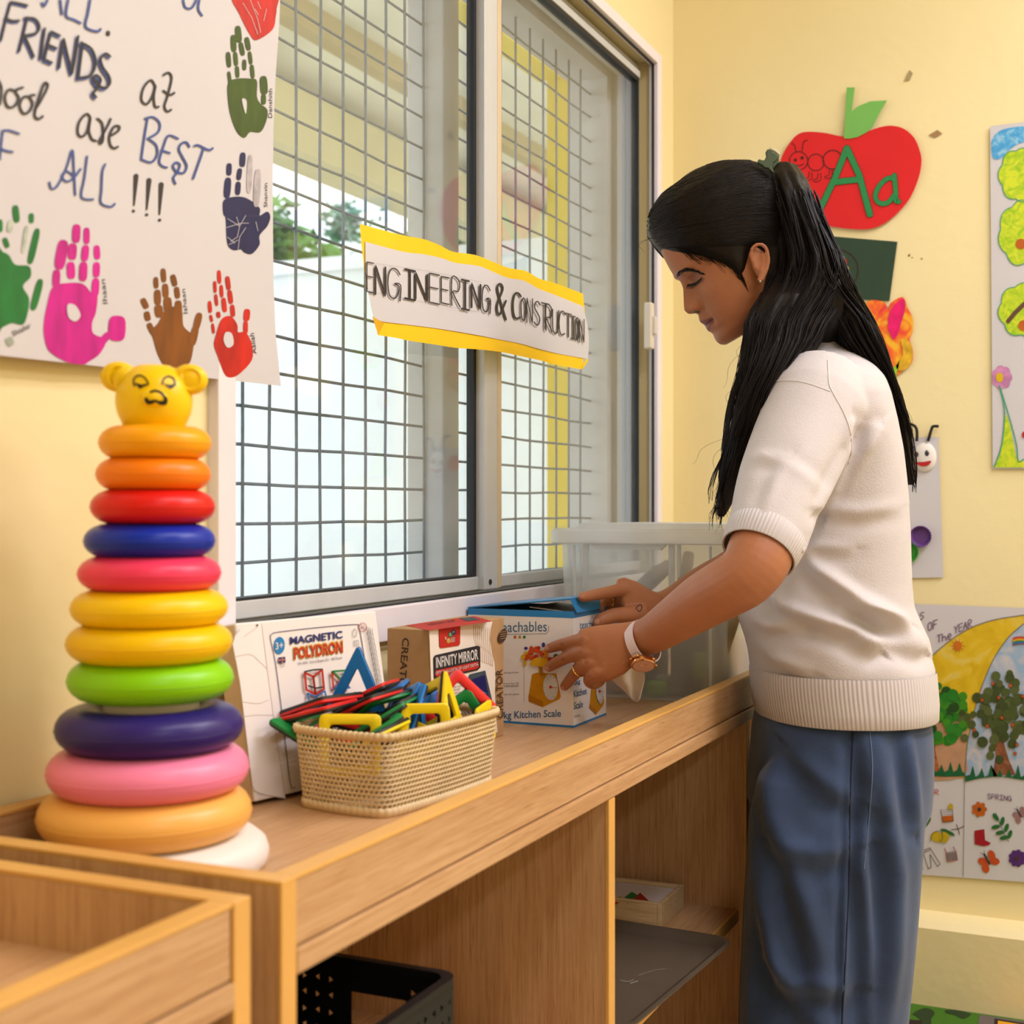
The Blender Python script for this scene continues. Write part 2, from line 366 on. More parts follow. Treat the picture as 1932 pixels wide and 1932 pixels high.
tree(7.4, 3.0, 2.55, .62, 0, 'light green tree behind the wire grille and yellow banner', 3)
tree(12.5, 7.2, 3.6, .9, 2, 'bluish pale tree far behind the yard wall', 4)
tree(10.2, 2.4, 3.0, .8, 1, 'dark tree beside the yellow column', 5)

# ------------------------------------------------------------------ flat print and paper work
def text_mesh(txt, bold=0.0):
    cu = bpy.data.curves.new('t', 'FONT'); cu.body = txt; cu.size = 1.0; cu.fill_mode = 'FRONT'; cu.resolution_u = 3; cu.offset = bold
    o = bpy.data.objects.new('t', cu); COL.objects.link(o)
    dg = bpy.context.evaluated_depsgraph_get(); me = bpy.data.meshes.new_from_object(o.evaluated_get(dg))
    vs = [tuple(v.co)[:2] for v in me.vertices]; fs = [tuple(p.vertices) for p in me.polygons]
    bpy.data.objects.remove(o); bpy.data.curves.remove(cu); bpy.data.meshes.remove(me)
    x0 = min(v[0] for v in vs); x1 = max(v[0] for v in vs); y0 = min(v[1] for v in vs); y1 = max(v[1] for v in vs)
    return [((x-x0)/(x1-x0), (y-y0)/(y1-y0)) for x, y in vs], fs
class Art:
    """Thin printed or painted shapes laid on a surface; to3 takes a picture point to the surface."""
    def __init__(self, to3, lift=0.0004): self.to3 = to3; self.lift = lift; self.b = MB(); self.mats = []; self.k = 0
    def mi(self, m):
        if m not in self.mats: self.mats.append(m)
        return self.mats.index(m)
    def put(self, pts, fs, m, layer=1):
        self.k += 1; h = self.lift*layer + .000012*min(self.k, 200)          # each shape a hair above the last
        self.b.add([self.to3(p[0], p[1], h) for p in pts], fs, self.mi(m))
    def poly(self, pts, m, layer=1):
        tr = tessellate_polygon([[Vector((p[0], p[1], 0)) for p in pts]])
        self.put(pts, [tuple(t) for t in tr], m, layer)
    def blob(self, pts, m, layer=1, n=4): self.poly(smooth_loop(pts, n), m, layer)
    def ell(self, cx, cy, rx, ry, m, layer=1, rot=0.0, n=18):
        c, s = math.cos(rot), math.sin(rot)
        pts = [(cx + rx*math.cos(2*math.pi*k/n)*c - ry*math.sin(2*math.pi*k/n)*s, cy + rx*math.cos(2*math.pi*k/n)*s + ry*math.sin(2*math.pi*k/n)*c) for k in range(n)]
        self.put(pts, [tuple(range(n))], m, layer)
    def cap(self, x0, y0, x1, y1, w, m, layer=1, taper=0.8):
        L = math.hypot(x1-x0, y1-y0); a = math.atan2(y1-y0, x1-x0); cs, sn = math.cos(a), math.sin(a); sq = lambda q: math.copysign(abs(q)**.62, q); n = 20; pts = []
        for k in range(n):
            t = 2*math.pi*k/n; ex, ey = (L/2 + w*.16)*sq(math.cos(t)), w*.5*sq(math.sin(t)); pts.append(((x0+x1)/2 + ex*cs - ey*sn, (y0+y1)/2 + ex*sn + ey*cs))
        self.put(pts, [tuple(range(n))], m, layer)
    def line(self, pts, w, m, layer=1, smooth=0, w1=None):
        if smooth: pts = smooth_open(pts, smooth)
        elif len(pts) > 2: pts = [tuple(a_[j] + (b_[j]-a_[j])*t for j in (0, 1)) for a_, b_ in zip(pts, pts[1:]) for t in (0, .1, .5, .9)] + [tuple(pts[-1])]
        n = len(pts); L = []; R = []
        for i, p in enumerate(pts):
            a = pts[max(0, i-1)]; c = pts[min(n-1, i+1)]; dx, dy = c[0]-a[0], c[1]-a[1]; l = math.hypot(dx, dy) or 1
            ww = w if w1 is None else w + (w1-w)*i/(n-1)
            L.append((p[0] - dy/l*ww/2, p[1] + dx/l*ww/2)); R.append((p[0] + dy/l*ww/2, p[1] - dx/l*ww/2))
        self.put(L + R, [(i, i+1, n+i+1, n+i) for i in range(n-1)], m, layer)
        if w > 0:
            self.ell(pts[0][0], pts[0][1], w/2, w/2, m, layer, 0, 8); e = w1 if w1 else w; self.ell(pts[-1][0], pts[-1][1], e/2, e/2, m, layer, 0, 8)
    def text(self, txt, bl, br, tl, m, layer=1, bold=0.0):     # bottom-left, bottom-right and top-left corners of the text block
        vs, fs = text_mesh(txt, bold)
        self.put([(bl[0] + (br[0]-bl[0])*x + (tl[0]-bl[0])*y, bl[1] + (br[1]-bl[1])*x + (tl[1]-bl[1])*y) for x, y in vs], fs, m, layer)
    def build(self, name, parent, **kw):
        return self.b.build(name, self.mats, parent, fix=False, **kw)
def smooth_loop(p, n):
    out = []; N = len(p)
    for i in range(N):
        a, b, c, d = p[i-1], p[i], p[(i+1) % N], p[(i+2) % N]
        for k in range(n):
            t = k/n
            out.append(tuple(0.5*((2*b[j]) + (c[j]-a[j])*t + (2*a[j]-5*b[j]+4*c[j]-d[j])*t*t + (3*b[j]-a[j]-3*c[j]+d[j])*t**3) for j in range(len(b))))
    return out
def smooth_open(p, n):
    q = [p[0]] + list(p) + [p[-1]]; out = []
    for i in range(1, len(q)-2):
        a, b, c, d = q[i-1], q[i], q[i+1], q[i+2]
        for k in range(n):
            t = k/n
            out.append(tuple(0.5*((2*b[j]) + (c[j]-a[j])*t + (2*a[j]-5*b[j]+4*c[j]-d[j])*t*t + (3*b[j]-a[j]-3*c[j]+d[j])*t**3) for j in range(len(b))))
    out.append(tuple(p[-1]))
    return out
def deep(c, k=.74): return tuple(x*k for x in S(*c)[:3]) + (1.0,)       # pigments sit a little below the paper's brightness
def ink(name, c, rough=.6, var=.08, scale=60): return mat('ink_' + name, deep(c, .74 if max(c) > 60 else 1.0), rough, var, scale)
STROKES = {'E': [[(1,1),(0,1),(0,0),(1,0)],[(0,.52),(.85,.52)]], 'N': [[(0,0),(0,1),(1,0),(1,1)]], 'G': [[(.95,.85),(.7,1),(.3,1),(.05,.75),(0,.4),(.15,.05),(.55,0),(.8,.2),(.85,.45),(.5,.5),(1,.5),(.95,-.05)]],
 'I': [[(0,1),(1,1)],[(.5,1),(.5,0)],[(0,0),(1,0)]], 'R': [[(0,0),(0,1),(.7,1),(.95,.8),(.75,.55),(.1,.5),(1,0)]], '&': [[(1,-.15),(.15,.75),(.2,1),(.5,1.03),(.65,.85),(.1,.35),(.1,.05),(.4,0),(1,.5)]],
 'C': [[(1,.9),(.7,1),(.25,.95),(0,.6),(.05,.2),(.35,0),(.9,.08)]], 'O': [[(.5,1),(.1,.85),(0,.5),(.15,.1),(.5,0),(.85,.12),(1,.5),(.85,.88),(.5,1)]], 'S': [[(.95,.88),(.6,1),(.2,.92),(.1,.7),(.5,.52),(.9,.32),(.8,.08),(.4,0),(0,.1)]],
 'T': [[(0,1),(1,1)],[(.5,1),(.5,0)]], 'U': [[(0,1),(0,.3),(.2,.02),(.6,0),(.9,.2),(1,1)]], 'F': [[(1,1),(0,1),(0,0)],[(0,.52),(.8,.52)]], 'H': [[(0,1),(0,0)],[(1,1),(1,0)],[(0,.5),(1,.5)]], 'Y': [[(0,1),(.5,.5),(1,1)],[(.5,.5),(.5,0)]],
 'A': [[(0,0),(.5,1),(1,0)],[(.2,.4),(.8,.4)]], 'P': [[(0,0),(0,1),(.8,.95),(.9,.7),(.7,.5),(0,.48)]], 'M': [[(0,0),(0,1),(.5,.3),(1,1),(1,0)]], 'e': [[(0,.35),(.9,.35),(.8,.65),(.4,.7),(.05,.4),(.2,0),(.8,.05)]], 'h': [[(0,1),(0,0)],[(0,.4),(.5,.6),(.9,.4),(.9,0)]]}
def hand_text(a, s, x0, y0, x1, y1, h, w, m, layer=1, gap=.25):
    """Hand lettered capitals from (x0, y0) to (x1, y1) along the baseline, h picture units tall."""
    n = len(s); ux, uy = (x1-x0)/n, (y1-y0)/n
    for i, ch in enumerate(s):
        if ch not in STROKES: continue
        for st in STROKES[ch]:
            pts = [(x0 + ux*(i + p[0]*(1-gap)), y0 + uy*(i + p[0]*(1-gap)) - p[1]*h) for p in st]
            a.line(pts, w, m, layer, 2 if len(st) > 4 else 0)

# ------------------------------------------------------------------ cabinets under the window
W_x = wood('oak_laminate_lengthways', 0); W_z = wood('oak_laminate_upright', 2); W_y = wood('oak_laminate_crossways', 1)
W_top = wood('oak_laminate_top', 0, (214,170,124), (196,148,104), .36)
M_band = mat('oak_edge_band', S(226, 172, 92), .4, .06, 30, stretch=(.2, .2, .2))
M_dark = mat('groove_shadow_filler', S(60, 42, 28), .9)
LIPZ, BRDZ = CAMZ-.25, CAMZ-.30          # top of the raised rim and the tray-like top board
CY0, CY1 = .515, .862                     # front and back of the cabinets
T = .018
def cabinet(x0, x1, divs, shelves, label):
    c = thing('cabinet', label, 'cabinet', ((x0+x1)/2, (CY0+CY1)/2, 0), 'low wooden cabinets along the window wall')
    e = .0035
    for xa in (x0, x1 - T):                      # end panels with a yellow edge band on top and front
        P('end_panel', W_z, c, lambda b: b.box(xa, xa+T, CY0+e, CY1, 0, LIPZ-e))
        P('edge_band', M_band, c, lambda b: (b.box(xa, xa+T, CY0, CY0+e, 0, LIPZ), b.box(xa, xa+T, CY0+e, CY1, LIPZ-e, LIPZ)), bevel=.0006, seg=1)
    P('top_board', W_top, c, lambda b: b.box(x0+T, x1-T, CY0+.006, CY1, BRDZ-T, BRDZ))
    P('top_board_edge', W_x, c, lambda b: b.box(x0+T, x1-T, CY0-.001, CY0+.0059, BRDZ-T, BRDZ-.0005), bevel=.0012)
    P('front_rim', W_x, c, lambda b: b.box(x0+T+.0012, x1-T-.0012, CY0+.002, CY0+T, BRDZ+.001, LIPZ-e), bevel=.0008)
    P('edge_band', M_band, c, lambda b: b.box(x0+T, x1-T, CY0+.001, CY0+T+.001, LIPZ-e, LIPZ), bevel=.0008)
    P('back_rim', W_x, c, lambda b: b.box(x0+T, x1-T, CY1-T, CY1, BRDZ, LIPZ-e))
    P('edge_band', M_band, c, lambda b: b.box(x0+T, x1-T, CY1-T-.001, CY1, LIPZ-e, LIPZ), bevel=.0008)
    P('back_panel', W_z, c, lambda b: b.box(x0+T, x1-T, CY1-.012, CY1, .06, BRDZ-T))
    P('bottom_board', W_x, c, lambda b: b.box(x0+T, x1-T, CY0+.004, CY1-.012, .06, .06+T))
    P('kick_board', W_x, c, lambda b: b.box(x0+T, x1-T, CY0+.03, CY0+.045, 0, .06))
    for d in divs:
        P('divider', W_z, c, lambda b: b.box(d, d+T, CY0+e+.001, CY1-.012, .06+T, BRDZ-T))
        P('edge_band', M_band, c, lambda b: b.box(d-.0004, d+T+.0004, CY0, CY0+e+.001, .06+T, BRDZ-T-.0008), bevel=.0006, seg=1)
    for xa, xb, z in shelves:
        P('shelf', W_x, c, lambda b: b.box(xa, xb, CY0+.012+e, CY1-.012, z-T, z))
        P('edge_band', M_band, c, lambda b: b.box(xa, xb, CY0+.012, CY0+.012+e, z-T, z))
    return c
SHZ = CAMZ - .60
cabinet(.757, 2.60, [1.388, 1.978], [(.775, 1.388, SHZ), (1.406, 1.978, SHZ), (1.996, 2.582, SHZ)], 'long low oak laminate cabinet below the window, with a raised rim round its top')
cabinet(-.42, .722, [.15], [(-.402, .15, SHZ), (.168, .704, SHZ)], 'empty-topped oak laminate cabinet nearest the camera, beside the stacking toy')

# ------------------------------------------------------------------ ring stacking toy
def plastic(name, c, rough=.33): return mat('plastic_' + name, S(*c), rough, .02, 20, spec=.38)
toy_c = W(286, 962, 1.12); tx, ty = toy_c.x, toy_c.y
toy = thing('stacking_toy', 'ring stacking toy with a yellow bear head on a pile of coloured plastic rings', 'toy', (tx, ty, BRDZ))
cz = lambda y: CAMZ - (y - HY)/FP*1.12
rings = [('amber', (255,170,8), 836, 104, .0140, 7), ('orange', (255,132,8), 895, 106, .0140, 4), ('red', (226,26,20), 956, 115, .0145, 3), ('royal blue', (6,44,168), 1020, 121, .0145, -3),
         ('hot pink', (246,62,100), 1081, 132, .0150, -3), ('yellow', (255,206,0), 1146, 145, .0155, -3), ('golden yellow', (250,200,0), 1211, 153, .0160, -3), ('lime green', (140,214,8), 1280, 153, .0170, -1),
         ('navy', (44,28,112), 1370, 173, .0180, -3), ('light pink', (255,138,176), 1450, 186, .0185, -5), ('peach orange', (252,186,92), 1532, 197, .0195, -11)]
toy_parts = []
for nm, c, y, hw, r, dx in rings:
    R = hw/FP*1.12; rr_ = min(R*.38, .0215)
    b = MB(); b.torus(W(286+dx, y, 1.12), R - rr_, rr_, 64, 20, zs=r/rr_)
    o = b.build('ring', plastic(nm.replace(' ', '_') + '_ring', c), toy, smooth=True); o['label'] = nm + ' plastic ring'
    bb = MB(); bb.torus(W(286+dx, y, 1.12) - V(0, 0, .0006), R - .0003, .0006, 64, 6); bb.build('seam', MATS['plastic_' + nm.replace(' ', '_') + '_ring'], o, smooth=True)
M_ivory = plastic('ivory', (246, 238, 230), .4)
b = MB(); b.lathe([(.040, BRDZ+.012), (.039, cz(1315)), (.034, cz(1150)), (.024, cz(960)), (.016, cz(800)), (.002, cz(796))], 32, (tx, ty, 0)); b.build('pole', M_ivory, toy, smooth=True, angle=.7)
b = MB(); b.lathe([(.05, BRDZ), (.088, BRDZ), (.0935, BRDZ+.006), (.0945, BRDZ+.014), (.092, BRDZ+.022), (.085, BRDZ+.028), (.06, BRDZ+.030), (.04, BRDZ+.030)], 64, W(291, 962, 1.12) - V(0, 0, CAMZ)); b.build('base', M_ivory, toy, smooth=True)
M_bear = plastic('bear_yellow', (255, 208, 4), .32); M_blk = plastic('face_black', (28, 24, 20), .4)
hc = W(291, 750, 1.12); fd = (CAM - hc); fd.z = 0; fd.normalize(); rd = V(0, 0, 1).cross(fd).normalized()      # rd: to the picture's right
hb = MB(); rings_ = []
for j in range(25):
    t = j/24; zz = -.0300 + .0565*t
    w = .0315 * math.sqrt(max(0.0, 1 - ((zz+.003)/.0325)**2)) if zz > -.020 else .0269 - (-.020-zz)*.45
    w = max(w, .003)
    rings_.append([hc + rd*(w*1.0*math.cos(2*math.pi*k/40)) + fd*(w*.95*math.sin(2*math.pi*k/40)) + V(0, 0, zz) for k in range(40)])
hb.loft(rings_); 
head = hb.build('bear_head', M_bear, toy, smooth=True)
for s, (ex, ey) in ((-1, (224, 711)), (1, (358, 716))):
    e = W(ex, ey, 1.12); b = MB(); fr = (rd, V(0, 0, 1), fd)
    b.sphere(e, (.0150, .0130, .0075), 20, 12, frame=fr)
    b.tube([e, hc + rd*(s*.018) + V(0, 0, .012)], [.0100, .014], 12)
    eo = b.build('ear', M_bear, head, smooth=True)
    b = MB(); b.torus(e + fd*.0052, .0088, .0022, 28, 8, frame=fr); b.build('ear_rim', M_bear, eo, smooth=True)
b = MB(); b.sphere(hc + fd*.0262 + V(0, 0, -.003), (.0115, .0085, .008), 20, 12, frame=(rd, V(0,0,1), fd)); b.build('muzzle', M_bear, head, smooth=True)
def bear_pt(px, py, lift):
    p = W(px, py, 1.12); off = p - hc; x = off.dot(rd); z = off.z
    k = 1 - (x/.031)**2 - ((z+.003)/.034)**2
    dd = .0300*math.sqrt(max(.05, k))
    mz = 1 - (x/.0116)**2 - ((z+.003)/.0087)**2
    if mz > 0: dd = max(dd, .0262 + .008*math.sqrt(mz))
    return hc + rd*x + V(0, 0, z) + fd*(dd + lift)
a = Art(bear_pt, .0005)
q = lambda x, y: (60 + x/3.863, 660 + y/3.863)
for pts in ([(750,285),(745,235),(775,207),(820,220),(850,268),(835,278),(800,290)], [(950,268),(965,225),(1000,207),(1035,225),(1045,270)]):
    a.line([q(*p) for p in pts], 3.0, M_blk, 1, 4)
a.blob([q(*p) for p in [(755,262),(800,275),(830,272),(795,305),(775,290)]], M_blk); a.blob([q(*p) for p in [(960,265),(1000,272),(1042,262),(1035,285),(1010,300),(985,285)]], M_blk)
a.line([q(*p) for p in [(868,330),(900,320),(945,335),(970,370),(975,400),(930,405),(900,395),(870,408),(838,400),(832,380)]], 4.6, M_blk, 1, 4)
a.line([q(*p) for p in [(975,375),(970,405),(935,408)]], 7.5, M_blk, 1, 3); a.line([q(*p) for p in [(835,385),(850,408),(880,402)]], 7.0, M_blk, 1, 3)
a.build('painted_face', head)
for x, y, nm in ((300, 1019, 'royal_blue'), (180, 1152, 'yellow'), (328, 1556, 'peach_orange')):
    pass

# ------------------------------------------------------------------ boxes on the cabinet
def plane_map(p0, n):
    n = Vector(n).normalized(); p0 = Vector(p0)
    if n.dot(CAM - p0) < 0: n = -n
    return lambda px, py, lift: on_plane(px, py, p0 + n*lift, n)
M_card = mat('white_box_card', S(240, 232, 228), .42, .02, 10, bump=.03, bscale=14)
M_kraft = mat('kraft_card', S(186, 146, 100), .75, .07, 40)
I_navy = ink('navy', (38, 44, 120)); I_red = ink('red', (214, 44, 30)); I_yel = ink('yellow', (250, 196, 40)); I_cyan = ink('cyan', (30, 140, 210)); I_blk = ink('black', (34, 32, 34)); I_grey = ink('grey', (120, 118, 122))
I_blue = ink('blue', (58, 130, 200)); I_grn = ink('green', (40, 150, 70)); I_wht = ink('white', (240, 234, 230)); I_brn = ink('brown', (84, 58, 44))
# magnetic shapes box, leaning against the wall
ph = math.radians(12); wv = V(math.cos(ph), -math.sin(ph), 0); nb = V(math.sin(ph), math.cos(ph), 0)
A = V(1.128, .799, BRDZ); ln = math.radians(9.5); upv = nb*math.sin(ln) + V(0, 0, math.cos(ln)); bk = (nb*math.cos(ln) - V(0, 0, math.sin(ln)))
PW, PH, PT = .213, .1815, .030
A = A + V(0, 0, PT*math.sin(ln)*1.0)
box1 = thing('toy_box', 'white carton of magnetic building shapes leaning against the wall behind the basket', 'box', tuple(A))
c8 = lambda u, v, t: A + wv*u + upv*v + bk*t
b = MB(); b.hexa([c8(0,0,0), c8(PW,0,0), c8(PW,0,PT), c8(0,0,PT)], [c8(0,PH,0), c8(PW,PH,0), c8(PW,PH,PT), c8(0,PH,PT)]); b.build('carton', M_card, box1, bevel=.0018)
b = MB(); b.hexa([c8(-.0006,.002,.003), c8(-.0006,.002,PT-.002), c8(-.0002,.002,PT-.002), c8(-.0002,.002,.003)], [c8(-.0006,PH-.002,.003), c8(-.0006,PH-.002,PT-.002), c8(-.0002,PH-.002,PT-.002), c8(-.0002,PH-.002,.003)])
b.build('side_flap', mat('tan_card_side', S(214, 190, 160), .7, .1, 20), box1)  # thin tan sheet over the carton's narrow left side
a = Art(plane_map(A, upv.cross(wv)), .00035)
z = lambda x, y: (420 + x/3.45, 1120 + y/3.45)
# tuck flap of the carton: a raised panel with a rounded outline on the left of the face
fl = [z(*p) for p in [(90,250),(130,215),(255,198),(300,560),(360,1000),(410,1330),(260,1305),(215,1285),(195,1250),(140,800),(110,560),(66,330)]]
a.poly(fl, mat('white_card_flap', S(244, 236, 232), .4, .02, 10), 1)
edge = mat('card_edge', S(196, 178, 168), .7)
a.line([z(*p) for p in [(110,235),(70,290),(66,330),(110,560),(140,800),(195,1250),(215,1285),(260,1305),(410,1335)]], 1.2, edge, 2, 3)
a.line([z(*p) for p in [(255,198),(300,560),(360,1000),(410,1335)]], .7, edge, 2)
for cr in ([(120,700),(230,715),(300,690)], [(85,410),(180,395),(240,440),(290,490)], [(130,800),(220,790),(330,790)], [(140,280),(230,215)]): a.line([z(*p) for p in cr], .7, edge, 2, 3)
a.ell(*z(226, 205), 2.2, 1.6, I_blk, 3)
a.line([z(*p) for p in [(470,1258),(440,1230),(390,800),(345,450),(312,290),(325,262),(360,250),(600,222),(860,200),(885,215),(900,270),(940,520)]], 1.3, I_navy, 2, 3)
a.ell(*z(370, 337), 10.3, 16.5, I_cyan, 2, .06); a.text('3+', z(345,366), z(396,358), z(343,318), I_wht, 3, .02)
a.text('MAGNETIC', z(440,332), z(782,290), z(438,282), I_navy, 3, .03)
a.text('POLYDRON', z(463,434), z(786,386), z(461,346), I_yel, 3, .075); a.text('POLYDRON', z(467,428), z(783,384), z(465,352), I_red, 4, .035)
a.text('50-1030 - Extra Shapes Kit - 48 Pieces', z(494,468), z(780,428), z(492,446), I_grey, 3)
a.poly([z(363,415), z(408,410), z(410,448), z(365,453)], I_navy, 3); a.line([z(364,434), z(409,429)], 2.6, I_wht, 4); a.line([z(386,413), z(388,451)], 2.6, I_wht, 4); a.line([z(364,434), z(409,429)], 1.3, I_red, 5); a.line([z(386,413), z(388,451)], 1.3, I_red, 5)
a.text('Designed', z(372,468), z(406,464), z(371,458), I_grey, 3); a.text('in the UK', z(374,480), z(406,476), z(373,470), I_grey, 3)
rg = [(912+25*math.cos(t*.4), 218+28*math.sin(t*.4)) for t in range(17)]
a.line([z(*p) for p in rg], 1.0, I_red, 3); a.line([z(897,198), z(928,240)], 1.0, I_red, 3); a.text('0-3', z(902,228), z(922,226), z(901,210), I_blk, 3)
a.line([z(*p) for p in [(848,250),(860,228),(875,245),(870,278),(850,280),(848,250)]], .8, I_grey, 3); a.line([z(*p) for p in [(855,308),(884,304),(886,335),(857,340),(855,308)]], .8, I_grey, 3); a.text('12', z(864,330), z(876,328), z(863,314), I_grey, 3)
a.text('K', z(868,398), z(886,395), z(866,368), I_blk, 3)
for k in range(9):
    x0 = 938 + k*11 if k < 4 else 930 + k*11
    for j in range(11):
        yy = 215 + j*34 + k*4
        if yy < 590: a.line([z(940 + (k % 4)*11 + j*6.2, yy), z(942 + (k % 4)*11 + j*6.2, yy + 20)], .9, I_grey, 3)
# printed picture of built shapes
def frame_print(pts, m, w, layer=3):
    a.line([z(*p) for p in pts] + [z(*pts[0])], w, m, layer)
frame_print([(535,515),(590,540),(605,655),(545,625)], I_red, 4.2); frame_print([(590,540),(648,495),(660,620),(605,655)], I_red, 4.2)
a.line([z(535,508), z(590,496), z(648,492)], 3.0, I_blk, 3); a.line([z(560,600), z(605,615), z(650,608)], 3.0, I_blk, 3)
frame_print([(555,650),(608,670),(615,720),(565,720)], I_blue, 3.2); frame_print([(612,668),(665,632),(678,690),(618,720)], I_blue, 3.2)
frame_print([(712,510),(768,565),(722,618)], I_red, 3.6); frame_print([(718,506),(815,498),(768,556)], I_grn, 3.6, 4); frame_print([(820,505),(826,560),(776,566)], I_yel, 3.6); frame_print([(728,618),(772,570),(830,612)], I_blue, 3.6, 4)
frame_print([(835,660),(870,656),(862,640)], I_grn, 2.2)
a.build('print', box1)

# infinity mirror box
box2 = thing('mirror_kit_box', 'brown kraft science kit box with a red top label, beside the scale box', 'box', (1.52, .78, BRDZ))
KX0, KX1, KY0, KY1, KZ = 1.417, 1.624, .752, .812, CAMZ - .143
b = MB(); b.box(KX0, KX1, KY0, KY1, BRDZ, KZ); b.build('carton', M_kraft, box2, bevel=.0012)
f2 = plane_map((0, KY0, 0), (0, -1, 0)); l2 = plane_map((KX0, 0, 0), (-1, 0, 0)); t2 = plane_map((0, 0, KZ), (0, 0, 1))
a = Art(f2, .0004); M_slv = mat('printed_sleeve', S(238, 226, 212), .45, .02)
a.poly(smooth_open([z(1345,240), z(1758,180)], 1) + [z(*p) for p in [(1745,230),(1740,300),(1752,380),(1770,450),(1776,540),(1772,640),(1780,800),(1790,900)]] + [z(1700,935), z(1420,985), z(1362,700)], M_slv, 1)
for k in range(9):
    x = 1635 + k*13; a.line([z(x, 200+k*3), z(x+3, 300+k*10), z(x+16, 330+k*8), z(x+18, 420+k*5)], .5, M_kraft, 2, 2)
    a.ell(*z(x+18, 426+k*5), .9, 1.1, M_kraft, 2)
a.poly([z(*p) for p in [(1408,228),(1548,208),(1546,325),(1538,338),(1422,355),(1412,345)]], I_red, 2)
for ch, x, y, m in (('S', 1452, 290, I_wht), ('T', 1470, 305, I_wht), ('E', 1484, 266, I_wht), ('M', 1503, 252, I_wht)):
    if ch != 'S': a.ell(*z(x, y), 4.2, 5.0, {'T': I_red, 'E': I_grn, 'M': I_navy}[ch], 3)
    a.text(ch, z(x-6, y+8), z(x+6, y+6), z(x-6, y-9), m, 4)
a.ell(*z(1471, 306), 4.2, 5.0, ink('gold', (226, 160, 50)), 3)
for k in range(4): a.line([z(1486, 290+k*8), z(1512, 286+k*8)], .8, I_wht, 3)
a.poly([z(*p) for p in [(1385,400),(1660,338),(1676,345),(1678,480),(1660,498),(1392,560),(1378,550),(1374,415)]], I_blk, 2)
a.text('INFINITY MIRROR', z(1390,485), z(1664,428), z(1388,415), I_wht, 3, .02)
a.poly([z(*p) for p in [(1388,500),(1664,440),(1668,476),(1655,490),(1392,540),(1384,530)]], I_red, 3)
a.text('OPTICAL ILLUSION OF LIGHT DEPTH', z(1388,528), z(1664,470), z(1386,508), I_wht, 4)
for k, (xa, xb) in enumerate(((1425,1540), (1425,1560), (1425,1570), (1425,1545), (1428,1545))):
    a.text(('Set the mood with this', 'fascinating Infinity Mirror,', 'a mesmerising optical', 'illusion of LEDs and', 'learn how to make it')[k], z(xa, 586+k*21), z(xb, 562+k*21), z(xa, 572+k*21), I_brn, 2)
a.poly([z(*p) for p in [(1608,525),(1710,500),(1756,700),(1700,860),(1570,860),(1556,690)]], ink('slate', (70, 84, 94)), 2)
a.poly([z(*p) for p in [(1618,560),(1705,530),(1738,700),(1690,830),(1585,830),(1575,690)]], ink('deep_blue', (24, 36, 110), .3), 3)
for k in range(7): a.line([z(1590+k*6, 640+k*22), z(1640+k*5, 620+k*20), z(1720+k*1.5, 650+k*20)], .7, ink('pale_glow', (150, 190, 230)), 4, 3)
a.text('CREATOR', z(1830,810), z(1822,490), z(1788,812), I_brn, 2, .01)
a.ell(*z(1823, 275), 7.5, 14, I_brn, 2, .35)
for k in range(4): a.line([z(1806+k*2, 252+k*14), z(1845+k, 244+k*14)], .9, M_kraft, 3)
a.build('print', box2)
a = Art(l2, .0004)
a.text('CREATOR', z(1170,285), z(1140,665), z(1215,292), I_brn, 1, .012)
a.text('CE', z(1280,608), z(1310,612), z(1282,578), I_brn, 1); a.ell(*z(1272, 612), 1.6, 3, I_brn, 1); a.text('i', z(1258,608), z(1264,609), z(1259,588), I_brn, 1)
for k in range(3): a.line([z(1236+k*20, 640), z(1232+k*20, 720)], .5, I_brn, 1)
a.build('side_print', box2)
a = Art(t2, .0004)
a.poly([z(*p) for p in [(1342,240),(1758,180),(1640,146),(1190,205)]], I_red, 1)
for k in range(3): a.text(('LED', 'DIY', 'KIT')[k], z(1345+k*62, 206-k*9), z(1395+k*62, 199-k*9), z(1335+k*62, 194-k*9), I_blk, 2)
a.poly([z(*p) for p in [(1590,178),(1675,168),(1620,152),(1540,158)]], ink('slate', (70, 84, 94)), 2)
a.build('top_print', box2)

# kitchen scale box, lid propped open
QX0, QX1, QY0, QY1, QZ = 1.718, 1.846, .690, .852, CAMZ - .140
box3 = thing('scale_box', 'white and blue carton of a kitchen scale with its lid lifted by the woman', 'box', ((QX0+QX1)/2, (QY0+QY1)/2, BRDZ))
M_wc = mat('gloss_white_card', S(240, 232, 230), .35, .02); M_bc = mat('gloss_blue_card', S(40, 128, 190), .35, .04); M_in = mat('dark_box_inside', S(46, 40, 38), .8)
b = MB(); t = .0016
b.box(QX0, QX0+t, QY0, QY1, BRDZ, QZ-.009); b.box(QX1-t, QX1, QY0, QY1, BRDZ, QZ-.009); b.box(QX0+t, QX1-t, QY0, QY0+t, BRDZ, QZ-.009); b.box(QX0+t, QX1-t, QY1-t, QY1, BRDZ, QZ-.009); b.box(QX0+t, QX1-t, QY0+t, QY1-t, BRDZ, BRDZ+t)
b.build('carton', M_wc, box3)
b = MB()
b.box(QX0-.0003, QX0+t, QY0-.0003, QY1, QZ-.009, QZ); b.box(QX1-t, QX1, QY0-.0003, QY1, QZ-.009, QZ); b.box(QX0+t, QX1-t, QY0-.0003, QY0+t, QZ-.009, QZ); b.box(QX0+t, QX1-t, QY1-t, QY1, QZ-.009, QZ)
b.build('blue_edge', M_bc, box3)
b = MB(); b.box(QX0-.0004, QX1+.0004, QY0-.0004, QY1, BRDZ, BRDZ+.003); b.build('blue_foot_edge', M_bc, box3)
lid = MB()                                     # hinged at the wall side, lifted at the front, with a tuck flap hanging from its edge
